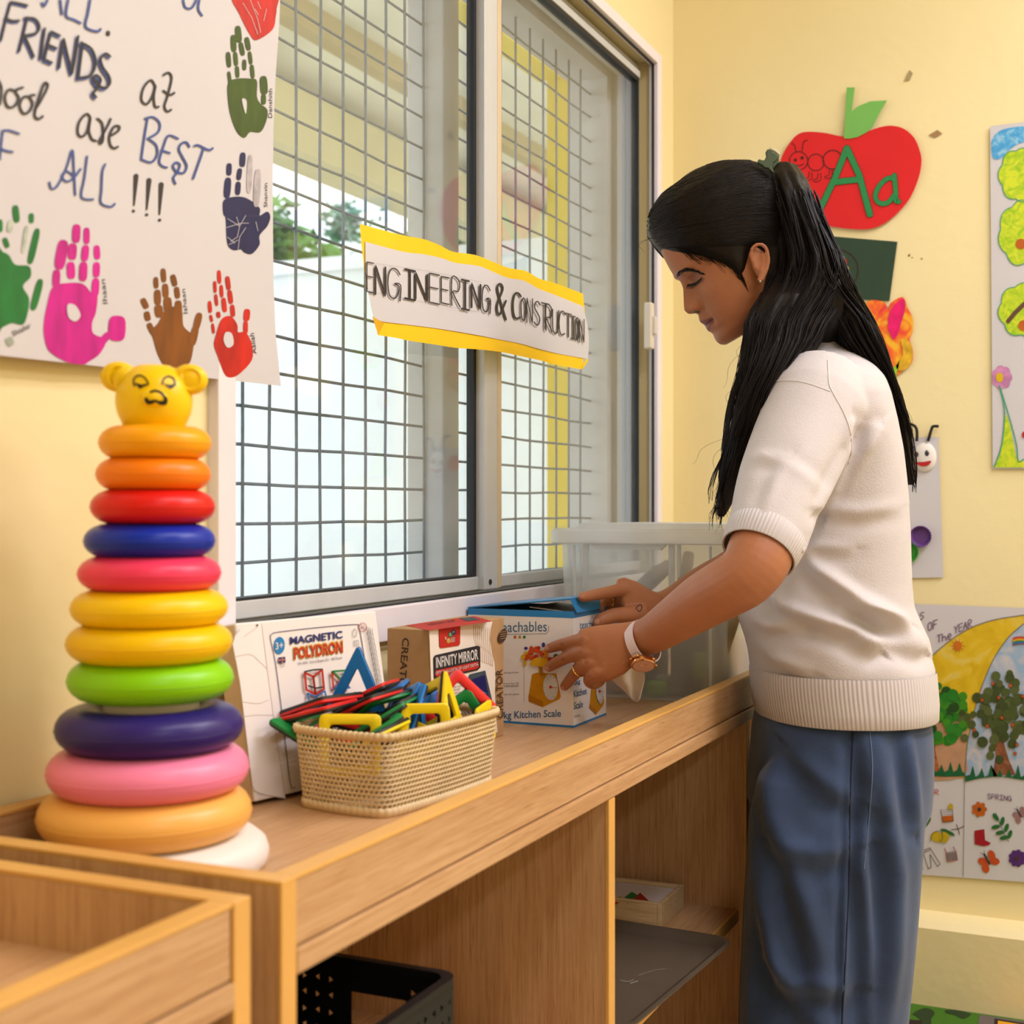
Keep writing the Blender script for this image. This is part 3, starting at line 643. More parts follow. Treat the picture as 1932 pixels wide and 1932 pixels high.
la = V(QX0, QY1, QZ); lf = V(QX0, QY0+.004, QZ+.0165); wx = V(QX1-QX0, 0, 0); tz = V(0, 0, .0016)
lid.hexa([la, lf, lf+wx, la+wx], [la+tz, lf+tz, lf+wx+tz, la+wx+tz]); lo = lid.build('lid', M_bc, box3)
b = MB(); b.hexa([la-tz*.3, lf-tz*.3, lf+wx-tz*.3, la+wx-tz*.3], [la-tz*.05, lf-tz*.05, lf+wx-tz*.05, la+wx-tz*.05]); b.build('lid_underside', M_in, lo)
fb = V(QX0+.004, QY0-.004, QZ-.002)
b = MB(); b.hexa([lf, lf+wx, lf+wx+V(0,.001,0), lf+V(0,.001,0)], [fb, fb+wx-V(.008,0,0), fb+wx-V(.008,-.001,0), fb+V(0,.001,0)]); b.build('tuck_flap', M_bc, lo)
b = MB(); b.hexa([V(QX0+.02, QY0+.01, QZ-.004), V(QX1-.004, QY0+.01, QZ-.004), V(QX1-.004, QY0+.075, QZ+.002), V(QX0+.02, QY0+.075, QZ+.002)], [V(QX0+.02, QY0+.01, QZ-.0025), V(QX1-.004, QY0+.01, QZ-.0025), V(QX1-.004, QY0+.075, QZ+.0035), V(QX0+.02, QY0+.075, QZ+.0035)]); b.build('inner_flap', M_wc, box3)
a = Art(plane_map((QX0, 0, 0), (-1, 0, 0)), .0004); y6 = lambda x, y: (880 + x/3.331, 960 + y/3.331)
I_tb = ink('slate_blue', (70, 124, 170)); I_lb = ink('pale_blue', (110, 150, 196)); I_amb = ink('amber', (232, 160, 14), .4); I_amd = ink('dark_amber', (206, 130, 8), .4)
a.text('teachables', y6(196,776), y6(505,770), y6(196,712), I_tb, 1); a.line([y6(196,790), y6(500,784), y6(515,770), y6(517,735)], .8, I_tb, 1)
for k, m in enumerate((I_red, I_amb, I_grn)): a.poly([y6(298+k*29,797), y6(313+k*29,797), y6(313+k*29,814), y6(298+k*29,814)], ink('orange_red', (214, 96, 40)) if k == 0 else m, 1)
a.text('2kg Kitchen Scale', y6(206,1334), y6(594,1320), y6(206,1274), I_tb, 1, .012)
for k, (yy, s_) in enumerate(((1030, 'A clear bowl, large dial product'), (1098, 'Weighs up to 2kg in 50g'), (1112, 'increments'), (1166, 'Wipe clean when required'))): a.text(s_, y6(206, yy+8), y6(328, yy+5), y6(206, yy-5), I_grey, 1)
a.line([y6(362,985), y6(362,1215)], .4, I_grey, 1)
def scale_print(pts, dial, needle, base2):
    a.poly(pts, I_amb, 1); a.poly(base2, I_amd, 2)
    a.ell(*dial, I_wht, 3, -.06); a.ell(dial[0], dial[1], dial[2]*.12+1.2, dial[3]*.06+1.2, I_red, 5)
    for k in range(12):
        t_ = k*math.pi/6; a.line([(dial[0]+dial[2]*.78*math.cos(t_), dial[1]+dial[3]*.78*math.sin(t_)), (dial[0]+dial[2]*.9*math.cos(t_), dial[1]+dial[3]*.9*math.sin(t_))], .5, I_blk, 4)
    a.line([(dial[0], dial[1]), (dial[0]+needle[0], dial[1]+needle[1])], .6, I_red, 4)
scale_print([y6(*p) for p in [(412,1040),(440,1030),(565,1035),(592,1180),(585,1195),(480,1245),(392,1210),(390,1185)]], (*y6(529,1120), 14, 25, ), (10, 1), [y6(*p) for p in [(392,1165),(480,1210),(480,1245),(392,1210)]])
a.poly([y6(*p) for p in [(452,985),(475,985),(480,1030),(495,1045),(460,1048)]], I_amd, 3)
rf = random.Random(8)
for k in range(46):
    t_ = rf.random(); x = 352 + 240*t_; yy = 955 - 60*math.sin(math.pi*min(1, t_*1.3)) + rf.uniform(-28, 34)
    m = [ink('petal_yellow', (246, 190, 16)), ink('petal_orange', (236, 84, 20)), ink('petal_red', (206, 44, 30)), ink('petal_gold', (250, 150, 20)), ink('leaf_olive', (92, 110, 40))][min(4, int(t_*3.2 + rf.random()*1.6))]
    a.ell(*y6(x, yy), rf.uniform(3, 5.5), rf.uniform(3, 5.5), m, 2 + (k % 3))
a.blob([y6(*p) for p in [(440,935),(505,945),(500,990),(440,988),(395,975)]], ink('petal_yellow', (246, 190, 16)), 5)
a.ell(*y6(484, 855), 3.4, 4.6, ink('petal_violet', (70, 50, 150)), 5); a.ell(*y6(374, 876), 3.4, 3, ink('petal_violet', (70, 50, 150)), 4)
a.build('front_print', box3)
a = Art(plane_map((0, QY0, 0), (0, -1, 0)), .0004)
a.text('teachables', y6(714,755), y6(860,735), y6(713,708), I_tb, 1); a.line([y6(714,773), y6(830,758)], .7, I_tb, 1)
for k, m in enumerate((I_red, I_amb, I_grn)): a.poly([y6(722+k*18,783-k), y6(730+k*18,782-k), y6(730+k*18,792-k), y6(722+k*18,793-k)], m, 1)
a.build('side_brand_lettering', box3)
a = Art(plane_map((0, QY0, 0), (0, -1, 0)), .0004)
a.text('2kg', y6(676,1118), y6(716,1106), y6(674,1078), I_tb, 1, .012); a.text('Kitchen', y6(676,1186), y6(756,1164), y6(674,1142), I_tb, 1, .012); a.text('Scale', y6(676,1262), y6(732,1248), y6(676,1216), I_tb, 1, .012)
a.build('side_lettering', box3)
a = Art(plane_map((0, QY0, 0), (0, -1, 0)), .0004)
scale_print([y6(*p) for p in [(788,1085),(852,1070),(866,1215),(858,1240),(815,1292),(773,1250),(776,1228)]], (*y6(838,1145), 7, 24), (5, 1), [y6(*p) for p in [(776,1228),(815,1262),(815,1292),(773,1250)]])
a.build('side_picture', box3)
a = Art(plane_map((0, QY0, 0), (0, -1, 0)), .0004); a.text('TF21659', y6(678,1312), y6(712,1302), y6(678,1302), I_grey, 1); a.build('item_number', box3)

# translucent storage bin with things inside
BXA, BXB, BYA, BYB, BZT = 2.005, 2.34, .552, .838, CAMZ - .022
bin_ = thing('storage_bin', 'large frosted clear plastic storage bin with a lid, behind the scale box', 'bin', ((BXA+BXB)/2, (BYA+BYB)/2, BRDZ))
def frosted(name, col, al, rough):
    m = bpy.data.materials.new(name); m.use_nodes = True; nt = m.node_tree; N = nt.nodes; L = nt.links; N.clear()
    out = N.new('ShaderNodeOutputMaterial'); tr = N.new('ShaderNodeBsdfTransparent'); tr.inputs[0].default_value = (.93, .95, .97, 1)
    df = N.new('ShaderNodeBsdfDiffuse'); df.inputs[0].default_value = col; tl = N.new('ShaderNodeBsdfTranslucent'); tl.inputs[0].default_value = col
    gl = N.new('ShaderNodeBsdfGlossy'); gl.inputs['Roughness'].default_value = rough
    m1 = N.new('ShaderNodeMixShader'); m1.inputs[0].default_value = .5; L.new(df.outputs[0], m1.inputs[1]); L.new(tl.outputs[0], m1.inputs[2])
    m2 = N.new('ShaderNodeMixShader'); tc = N.new('ShaderNodeTexCoord'); nz = N.new('ShaderNodeTexNoise'); nz.inputs['Scale'].default_value = 5
    L.new(tc.outputs['Object'], nz.inputs['Vector']); mr = N.new('ShaderNodeMapRange'); mr.inputs['To Min'].default_value = al-.06; mr.inputs['To Max'].default_value = al+.06; L.new(nz.outputs['Fac'], mr.inputs['Value'])
    L.new(mr.outputs[0], m2.inputs[0]); L.new(tr.outputs[0], m2.inputs[1]); L.new(m1.outputs[0], m2.inputs[2])
    m3 = N.new('ShaderNodeMixShader'); m3.inputs[0].default_value = .05; L.new(m2.outputs[0], m3.inputs[1]); L.new(gl.outputs[0], m3.inputs[2]); L.new(m3.outputs[0], out.inputs[0])
    return m
M_bin = frosted('frosted_bin_plastic', (.94, .97, .98, 1), .50, .3); M_lid = frosted('frosted_lid_plastic', (.94, .94, .92, 1), .72, .3)
def rrect(cx, cy, hx, hy, r, z, n=6):
    pts = []
    for sx, sy, a0 in ((1, 1, 0), (-1, 1, 90), (-1, -1, 180), (1, -1, 270)):
        for k in range(n+1):
            t_ = math.radians(a0 + 90*k/n); pts.append(V(cx + sx*(hx-r) + r*math.cos(t_), cy + sy*(hy-r) + r*math.sin(t_), z))
    return pts
bcx, bcy, bhx, bhy = (BXA+BXB)/2, (BYA+BYB)/2, (BXB-BXA)/2, (BYB-BYA)/2
b = MB(); b.loft([rrect(bcx, bcy, bhx-.012, bhy-.012, .025, BRDZ+.001), rrect(bcx, bcy, bhx-.010, bhy-.010, .028, BRDZ+.012), rrect(bcx, bcy, bhx-.002, bhy-.002, .03, BZT-.03)], caps=False)
n_ = len(rrect(0,0,1,1,.1,0)); b.add(rrect(bcx, bcy, bhx-.012, bhy-.012, .025, BRDZ+.001), [tuple(range(n_))]); b.build('tub', M_bin, bin_, smooth=True, angle=.6)
b = MB(); b.loft([rrect(bcx, bcy, bhx+.010, bhy+.008, .03, BZT-.032), rrect(bcx, bcy, bhx+.013, bhy+.011, .03, BZT-.030), rrect(bcx, bcy, bhx+.013, bhy+.011, .03, BZT-.012), rrect(bcx, bcy, bhx+.009, bhy+.007, .03, BZT-.008), rrect(bcx, bcy, bhx-.02, bhy-.02, .03, BZT-.008), rrect(bcx, bcy, bhx-.025, bhy-.025, .03, BZT)])
b.build('lid', M_lid, bin_, smooth=True, angle=.5)
hx = BXA - .0035
def bp(px, py, off=0.0): return onX(px, py, hx + off)
for (xa, ya, xb_, yb2) in ((1100, 1022, 1110, 1108), (1262, 1022, 1272, 1125), (1278, 1022, 1284, 1090)):
    p = bp(xa, ya); q_ = bp(xb_, yb2); b = MB(); b.box(hx-.002, hx+.003, min(p.y, q_.y), max(p.y, q_.y), q_.z, p.z)
    b.build('handle_rib', M_lid, bin_)
b = MB(); p = bp(1112, 1022); q_ = bp(1262, 1038)
b.hexa([V(hx-.004, p.y, p.z), V(hx-.004, q_.y, p.z), V(hx+.003, q_.y, p.z), V(hx+.003, p.y, p.z)], [V(hx-.007, p.y-.012, q_.z), V(hx-.007, q_.y+.012, q_.z), V(hx+.003, q_.y+.012, q_.z), V(hx+.003, p.y-.012, q_.z)]); b.build('handle', M_lid, bin_)
for i, px in enumerate((1083, 1340)):
    p = bp(px, 1030); b = MB(); b.tube([V(hx+.002, p.y, BRDZ+.015), V(hx+.0005, p.y, BZT-.034)], .0025, 8); b.build('corner_rib', M_lid, bin_)
# contents
def W2(px, py, x): return onX(px, py, x)
cx_ = BXA + .03
p, q_ = W2(1190, 1130, cx_+.06), W2(1243, 1080, cx_+.03)
b = MB(); b.tube([p, q_], .014, 14); o = b.build('cardboard_tube', mat('grey_card_tube', S(190, 180, 172), .8)); tag(o, 'grey cardboard tube inside the storage bin', 'tube')
b = MB(); b.tube([W2(1242, 1082, cx_+.03), W2(1262, 1068, cx_+.025)], [.012, .012], 12); tag(b.build('wooden_peg', mat('pale_peg', S(224, 200, 170), .6)), 'pale wooden peg on the tube end in the bin', 'peg')
def block(name, label, px, py, x, sx, sy, sz, c, rz=.2):
    p = W2(px, py, x); p.z = max(p.z, BRDZ + .004 + sz); b = MB(); cs, sn = math.cos(rz), math.sin(rz); u = V(cs, sn, 0)*sx; w = V(-sn, cs, 0)*sy
    b.hexa([p-u-w-V(0,0,sz), p+u-w-V(0,0,sz), p+u+w-V(0,0,sz), p-u+w-V(0,0,sz)], [p-u-w+V(0,0,sz), p+u-w+V(0,0,sz), p+u+w+V(0,0,sz), p-u+w+V(0,0,sz)])
    tag(b.build(name, mat('bin_' + name + str(px), S(*c), .5, .1), bevel=.004), label, 'block', 'things packed in the storage bin')
block('toy_block', 'lime green block low in the storage bin', 1240, 1325, cx_+.02, .012, .016, .011, (130, 200, 50))
block('toy_block', 'grey rounded block on the bin floor', 1262, 1330, cx_+.05, .02, .022, .014, (150, 146, 140), .5)
block('toy_block', 'orange block on the bin floor nearest the scale box', 1168, 1322, cx_+.03, .014, .02, .014, (200, 116, 66))
block('toy_block', 'dark blue block in the middle of the bin', 1205, 1265, cx_+.10, .05, .04, .06, (70, 80, 100), .1)
block('toy_block', 'dark brown block behind the wrist in the bin', 1310, 1250, cx_+.12, .05, .03, .06, (96, 84, 74), .1)
block('toy_block', 'leaf green block at the bin side', 1330, 1255, cx_+.012, .010, .018, .02, (150, 178, 70), .3)
block('toy_block', 'pale tan block standing in the bin', 1362, 1250, cx_+.06, .03, .02, .085, (206, 172, 130), .1)
b = MB()
pl = [W2(*p, cx_+.004) for p in [(1338,1310),(1352,1240),(1372,1190),(1392,1160)]]
b.tube(pl, [.012, .016, .014, .006], 8, flat=.25); tag(b.build('picture_book', mat('striped_cover', S(222, 200, 150), .5, .35, 14), smooth=True), 'pale curled picture book pressed against the bin side', 'book')
b = MB(); b.tube([W2(1290, 1100, cx_+.02), W2(1300, 1045, cx_+.05)], [.011, .009], 10); tag(b.build('wooden_spool', mat('spool_wood', S(214, 186, 150), .6), smooth=True), 'small wooden spool high in the bin', 'spool')

# ------------------------------------------------------------------ woven basket
M_bask = mat('beige_basket_plastic', S(226, 200, 152), .45, .06, 30)
bph = math.radians(6.5); bw = V(math.cos(bph), -math.sin(bph), 0); bn = V(math.sin(bph), math.cos(bph), 0)
BL, BW_, BH = .212, .122, .083
bc = V(1.126, .645, BRDZ) + bw*(BL/2) + bn*(BW_/2)
bask = thing('basket', 'small beige woven plastic basket full of magnetic shapes', 'basket', tuple(bc))
def bask_loop(n, hx, hy, r, bow=.004):
    """points and outward directions round a rounded rectangle, evenly spaced"""
    segs = []; L = 2*(hx-r)*2 + 2*(hy-r)*2 + 2*math.pi*r; out = []
    for k in range(n):
        s = (k+.5)/n*L; x = y = nx = ny = 0
        parts = [(2*(hx-r), 's', (-hx+r, -hy), (1, 0), (0, -1)), (math.pi*r/2, 'a', (hx-r, -hy+r), -90, 0), (2*(hy-r), 's', (hx, -hy+r), (0, 1), (1, 0)), (math.pi*r/2, 'a', (hx-r, hy-r), 0, 0),
                 (2*(hx-r), 's', (hx-r, hy), (-1, 0), (0, 1)), (math.pi*r/2, 'a', (-hx+r, hy-r), 90, 0), (2*(hy-r), 's', (-hx, hy-r), (0, -1), (-1, 0)), (math.pi*r/2, 'a', (-hx+r, -hy+r), 180, 0)]
        for p in parts:
            if s <= p[0]:
                if p[1] == 's':
                    x = p[2][0] + p[3][0]*s; y = p[2][1] + p[3][1]*s; nx, ny = p[4]
                    bo = bow*(1-((2*s/p[0])-1)**2); x += nx*bo; y += ny*bo
                else:
                    t_ = math.radians(p[3] + 90*s/p[0]); x = p[2][0] + r*math.cos(t_); y = p[2][1] + r*math.sin(t_); nx, ny = math.cos(t_), math.sin(t_)
                break
            s -= p[0]
        out.append((x, y, nx, ny))
    return out
NC, NR = 112, 14
def bpt(c, v):                                 # c columns round, v 0..1 up the side
    hx = BL/2 - .006*(1-v); hy = BW_/2 - .006*(1-v)
    key = round(v, 4)
    if key not in bpt.cache: bpt.cache[key] = bask_loop(NC*8, hx, hy, .016)
    lp = bpt.cache[key]
    x, y, nx, ny = lp[int(round(c*8)) % (NC*8)]
    return bc + bw*x + bn*y + V(0, 0, BH*v), bw*nx + bn*ny
bpt.cache = {}
b = MB(); z0, z1 = .10, .918
for r in range(NR):
    for c in range(NC):
        off = .5*(r % 2); va = z0 + (z1-z0)*r/NR; vb = z0 + (z1-z0)*(r+1)/NR; vm = (va+vb)/2; dv = (vb-va)
        oc = [(c+off, va), (c+off+.5, va), (c+off+1, va), (c+off+1, vm), (c+off+1, vb), (c+off+.5, vb), (c+off, vb), (c+off, vm)]
        ic = [(c+off+.5+.33*math.cos(t_)+.12*math.sin(t_), vm + dv*.37*math.sin(t_)) for t_ in [math.radians(a_) for a_ in (225, 270, 315, 0, 45, 90, 135, 180)]]
        fr = []; bkp = []
        for j, (cc, vv) in enumerate(oc + ic):
            p, n = bpt(cc, vv); h_ = .0011 if j in (1, 5) else (.0006 if j in (3, 7) else .0008)
            if j >= 8: h_ = .0003
            fr.append(p + n*h_); bkp.append(p - n*.0012)
        fs = [(j, (j+1) % 8, 8+(j+1) % 8, 8+j) for j in range(8)]
        b.add(fr, fs); b.add(bkp, [tuple(reversed(f)) for f in fs])
        k0 = len(b.v); ii = fr[8:] + bkp[8:]; b.add(ii, [(j, (j+1) % 8, 8+(j+1) % 8, 8+j) for j in range(8)])
b.build('woven_side', M_bask, bask, fix=False, smooth=True)
def band(v0, v1, out, name, beads=0):
    b = MB(); N_ = NC*4
    prof = [(v0, .0), (v0, out), ((v0+v1)/2, out*1.5), (v1, out), (v1, -.0012), (v0, -.0012)]
    rings_ = []
    for k in range(N_):
        g = 1 + (.55*abs(math.sin(math.pi*k/N_*beads)) if beads else 0)
        ring = []
        for v_, o_ in prof:
            p, n = bpt(k/4, min(1, v_)); ring.append(p + n*(o_*g) + V(0, 0, (v_-min(1, v_))*BH + (g-1)*.0022*(v_ > v0)))
        rings_.append(ring)
    rings_.append(rings_[0]); b.loft(rings_, caps=False); b.build(name, M_bask, bask, smooth=True)
band(.915, 1.0, .0018, 'rim', 104); band(.0, .105, .0012, 'foot_band', 84)
b = MB(); N_ = 96; bt = [bpt(k*NC/N_, .01)[0] for k in range(N_)]; b.add(bt + [p + V(0,0,.002) for p in bt], [tuple(reversed(range(N_))), tuple(range(N_, 2*N_))] + [(j, (j+1) % N_, N_+(j+1) % N_, N_+j) for j in range(N_)]); b.build('bottom', M_bask, bask)

# magnetic building shapes, coloured on one side and black on the other
TC = {'red': (222, 36, 34), 'green': (8, 132, 60), 'blue': (10, 116, 196), 'yellow': (246, 214, 10)}
M_tile = {k: mat('magnet_tile_' + k, S(*c), .38, .03, 30) for k, c in TC.items()}; M_tblk = mat('magnet_tile_black', S(22, 22, 24), .4, .1, 30)
def tile_mesh(kind, size, fw, z0, z1):
    if kind == 'sq': ps = [(-1, -1), (1, -1), (1, 1), (-1, 1)]; ps = [(x*size/2, y*size/2) for x, y in ps]
    elif kind == 'trap': ps = [(-.5*size, -.5*size), (.5*size, -.5*size), (.40*size, .5*size), (-.40*size, .5*size)]
    else: ps = [(-size/2, -size*.38), (size/2, -size*.38), (0, size*(.70 if kind == 'tall' else .49))]
    n = len(ps); cx = sum(p[0] for p in ps)/n; cy = sum(p[1] for p in ps)/n; inr = []
    for i in range(n):                        # inset polygon
        a_, p_, c_ = Vector(ps[i-1]), Vector(ps[i]), Vector(ps[(i+1) % n]); u = (a_-p_).normalized(); w = (c_-p_).normalized(); bi = (u+w).normalized(); s = math.sin(u.angle(w)/2)
        inr.append(tuple(p_ + bi*(fw/s)))
    def chamf(q, r):
        o = []
        for i in range(n):
            a_, p_, c_ = Vector(q[i-1]), Vector(q[i]), Vector(q[(i+1) % n]); o += [tuple(p_ + (a_-p_).normalized()*r), tuple(p_ + ((a_-p_).normalized() + (c_-p_).normalized())*r*.32), tuple(p_ + (c_-p_).normalized()*r)]
        return o
    O = chamf(ps, .005); I = chamf(inr, .003); m = len(O); b = MB(); e = .0009; sg = 1 if z1 > z0 else -1
    def lv(q, z, s=1.0): return [V(cx + (x-cx)*s, cy + (y-cy)*s, z) for x, y in q]
    L_ = [lv(I, z0), lv(O, z0), lv(O, z1 - e*sg), lv(O, z1, .972), lv(I, z1, 1.05), lv(I, z1 - e*sg), lv(I, z0)]
    b.loft(L_, caps=False)
    return b
tile_count = {}
def tile(kind, colour, px, py, d, normal, roll, label, size=.062, fw=.0105):
    """px, py: the tile's centre; normal: (right, up, towards the camera); roll: turn of the tile in its plane (degrees)"""
    c = W(px, py, d); n = (RGT*normal[0] + UP*normal[1] - FWD*normal[2]).normalized()
    up = UP - n*UP.dot(n); up = up.normalized() if up.length > .15 else (FWD - n*FWD.dot(n)).normalized()
    rt = up.cross(n); r_ = math.radians(roll); u = rt*math.cos(r_) + up*math.sin(r_); w = -rt*math.sin(r_) + up*math.cos(r_)
    o = bpy.data.objects.new('magnetic_tile', None); COL.objects.link(o); o.empty_display_size = .02
    o.matrix_world = Matrix(((u.x, w.x, n.x, c.x), (u.y, w.y, n.y, c.y), (u.z, w.z, n.z, c.z), (0, 0, 0, 1)))
    tag(o, label, 'magnetic tile', 'magnetic shapes in the beige basket')
    for nm, m_, z0_, z1_ in (('coloured_half', M_tile[colour], 0.0001, .0034), ('black_half', M_tblk, -.0001, -.0034)):
        key = (kind, size, fw, nm)
        if key not in tile_count: tile_count[key] = tile_mesh(kind, size, fw, z0_, z1_)
        me = tile_count[key].mesh(nm, smooth=True, angle=.7); me.materials.append(m_); po = bpy.data.objects.new(nm, me); COL.objects.link(po); po.parent = o
zt = lambda x, y: (500 + x/4.2, 1240 + y/4.2)
def T_(kind, colour, zx, zy, d, normal, roll, label, **k): tile(kind, colour, *zt(zx, zy), d, normal, roll, label, **k)
T_('tall', 'blue', 728, 235, 1.435, (-.12, .03, 1), -2, 'upright blue triangle tile standing tallest in the basket', size=.066)
T_('tri', 'green', 245, 560, 1.375, (.30, .86, .45), 62, 'green triangle tile hanging over the basket end by the leaning carton', size=.062)
T_('sq', 'yellow', 672, 695, 1.350, (.06, .10, 1), -1, 'yellow square tile standing at the basket near corner')
T_('trap', 'yellow', 1262, 610, 1.392, (.35, .05, .94), -2, 'upright yellow trapezoid tile at the basket centre', size=.064)
T_('sq', 'green', 1555, 520, 1.468, (.20, .05, 1), 33, 'green square tile turned on its corner beside the yellow sliver', size=.056)
T_('sq', 'red', 450, 372, 1.412, (.24, -.93, .20), -4, 'red tile lying black side up, leftmost of the flat pile', size=.066)
T_('sq', 'red', 430, 425, 1.392, (-.24, .93, -.10), -4, 'red tile lying under the black side up one')
T_('sq', 'red', 800, 300, 1.46, (-.40, .88, -.12), 6, 'red tile sloping up behind the pile, topmost red one', size=.066)
T_('sq', 'red', 790, 372, 1.42, (.38, -.90, .16), 4, 'red tile sloping with its black side to the light', size=.066)
T_('sq', 'blue', 965, 282, 1.47, (-.42, .88, -.02), 0, 'blue tile showing only a corner behind the red ones', size=.05)
T_('sq', 'green', 900, 405, 1.44, (.42, -.86, .30), 10, 'green tile leaning under the red pile', size=.066)
T_('sq', 'green', 905, 500, 1.40, (-.50, .82, -.08), 12, 'green tile edge sloping across the basket middle', size=.068)
T_('sq', 'green', 1010, 430, 1.43, (.50, -.80, .12), 12, 'green tile with black back, behind the sloping green edge', size=.068)
T_('sq', 'green', 820, 590, 1.37, (-.46, .84, .10), 14, 'green tile deep under the yellow square', size=.064)
T_('sq', 'yellow', 870, 640, 1.36, (.46, -.84, .14), 14, 'yellow tile deep in the basket, showing a thin edge', size=.06)
T_('sq', 'blue', 1085, 470, 1.428, (-.72, .52, .42), 24, 'blue tile leaning in front of the black edges', size=.064)
T_('sq', 'blue', 1045, 458, 1.440, (-.74, .52, .24), 26, 'blue tile second in the leaning row', size=.066)
T_('sq', 'blue', 1310, 520, 1.435, (.96, .08, .30), 4, 'blue tile standing on edge behind the yellow trapezoid', size=.060)
T_('sq', 'yellow', 1300, 400, 1.43, (-.62, .35, .60), 30, 'yellow tile peeking over the blue row', size=.055)
T_('tri', 'yellow', 1190, 620, 1.40, (-.30, .20, 1), 40, 'yellow triangle tile behind the trapezoid', size=.06)
T_('tall', 'yellow', 1450, 400, 1.425, (.90, .10, .34), 2, 'tall narrow yellow triangle tile seen nearly edge on', size=.060)
T_('sq', 'red', 1535, 420, 1.465, (.45, .05, .9), 47, 'red square tile turned on its corner, rightmost red one', size=.066)
T_('sq', 'yellow', 1735, 530, 1.465, (.90, .05, .35), 8, 'yellow sliver of a tile by the basket far rim', size=.045)
T_('sq', 'red', 640, 600, 1.38, (.2, .95, .1), 12, 'red tile at the bottom of the basket', size=.06)

# ------------------------------------------------------------------ things inside the cabinet
M_bb = mat('black_basket_plastic', S(20, 20, 21), .5, .1, 30)
kx0, kx1, ky0, ky1 = .80, 1.07, .545, .80; kz0, kz1 = SHZ + .001, CAMZ - .414
kb = thing('storage_basket', 'black perforated plastic basket with a handle slot inside the cabinet', 'basket', ((kx0+kx1)/2, (ky0+ky1)/2, kz0))
def perforated(b, o, u, v, w, h, nrm, slot=None, pitch=.0145):
    """A flat side with rows of triangular holes and an optional handle slot, built of solid cells."""
    nx = int(w/pitch); ny = int(h/pitch); t_ = nrm*.0022
    for i in range(nx):
        for j in range(ny):
            a0, a1, b0, b1 = w*i/nx, w*(i+1)/nx, h*j/ny, h*(j+1)/ny
            if slot and slot[0] < (a0+a1)/2 < slot[1] and slot[2] < (b0+b1)/2 < slot[3]: continue
            f = lambda x, y: o + u*x + v*y
            oc = [f(a0, b0), f(a1, b0), f(a1, b1), f(a0, b1)]
            if j in (0, ny-1) or (slot and slot[0]-.012 < (a0+a1)/2 < slot[1]+.012 and slot[2]-.012 < (b0+b1)/2 < slot[3]+.012):
                b.add(oc + [p + t_ for p in oc], [(0,1,2,3), (7,6,5,4)]); continue
            s = 1 if (i + j) % 2 else -1; cx, cy = (a0+a1)/2, (b0+b1)/2; r = pitch*.30
            tri = [f(cx - s*r*.7, cy), f(cx + s*r*.6, cy - r*.85), f(cx + s*r*.6, cy + r*.85)]
            if s > 0: fs = [(0, 1, 5, 4), (1, 2, 6, 5), (2, 3, 4, 6), (3, 0, 4)]
            else: fs = [(1, 2, 4), (2, 3, 6, 4), (3, 0, 5, 6), (0, 1, 4, 5)]
            b.add(oc + tri, fs); b.add([p + t_ for p in oc + tri], fs)
b = MB(); h_ = kz1 - kz0
perforated(b, V(kx1, ky1-.004, kz0), V(0, -1, 0), V(0, 0, 1), ky1-ky0-.008, h_, V(-1, 0, 0), (.143, .197, .130, .157)); perforated(b, V(kx0, ky0+.004, kz0), V(0, 1, 0), V(0, 0, 1), ky1-ky0-.008, h_, V(1, 0, 0))
perforated(b, V(kx0, ky0, kz0), V(1, 0, 0), V(0, 0, 1), kx1-kx0, h_, V(0, 1, 0)); perforated(b, V(kx1, ky1, kz0), V(-1, 0, 0), V(0, 0, 1), kx1-kx0, h_, V(0, -1, 0))
b.build('perforated_side', M_bb, kb, fix=False)
b = MB(); b.loft([rrect((kx0+kx1)/2, (ky0+ky1)/2, (kx1-kx0)/2-.002, (ky1-ky0)/2-.002, .018, kz1-.008), rrect((kx0+kx1)/2, (ky0+ky1)/2, (kx1-kx0)/2+.005, (ky1-ky0)/2+.005, .02, kz1-.006), rrect((kx0+kx1)/2, (ky0+ky1)/2, (kx1-kx0)/2+.005, (ky1-ky0)/2+.005, .02, kz1), rrect((kx0+kx1)/2, (ky0+ky1)/2, (kx1-kx0)/2-.004, (ky1-ky0)/2-.004, .016, kz1), rrect((kx0+kx1)/2, (ky0+ky1)/2, (kx1-kx0)/2-.004, (ky1-ky0)/2-.004, .016, kz1-.008)], caps=False)
b.build('rim', M_bb, kb, smooth=True, angle=.6)
b = MB(); b.box(kx0+.003, kx1-.003, ky0+.003, ky1-.003, kz0, kz0+.003); b.build('bottom', M_bb, kb)
# serving tray
M_tray = mat('grey_brown_tray', S(86, 75, 62), .42, .08, 8); M_sc = ink('scuff', (150, 140, 128))
tr_c = V(1.622, .628, SHZ)
tray = thing('serving_tray', 'grey brown plastic serving tray lying on the cabinet shelf', 'tray', tuple(tr_c))
th_ = math.radians(-4); u = V(math.cos(th_), math.sin(th_), 0); w = V(-math.sin(th_), math.cos(th_), 0)
def trl(hx, hy, r, z_): return [tr_c + u*(p.x) + w*(p.y) + V(0, 0, z_) for p in rrect(0, 0, hx, hy, r, 0, 8)]
tx_, ty_ = .183, .130
tb = MB(); L_ = [trl(tx_-.016, ty_-.016, .02, .001), trl(tx_, ty_, .03, .012), trl(tx_+.003, ty_+.003, .032, .012), trl(tx_+.003, ty_+.003, .032, .0145), trl(tx_-.002, ty_-.002, .03, .0145), trl(tx_-.016, ty_-.016, .022, .0045)]
tb.loft(L_); tb.build('tray_body', M_tray, tray, smooth=True, angle=.5)
a = Art(lambda px, py, l: onZ(px, py, SHZ+.0046+l), .0003)
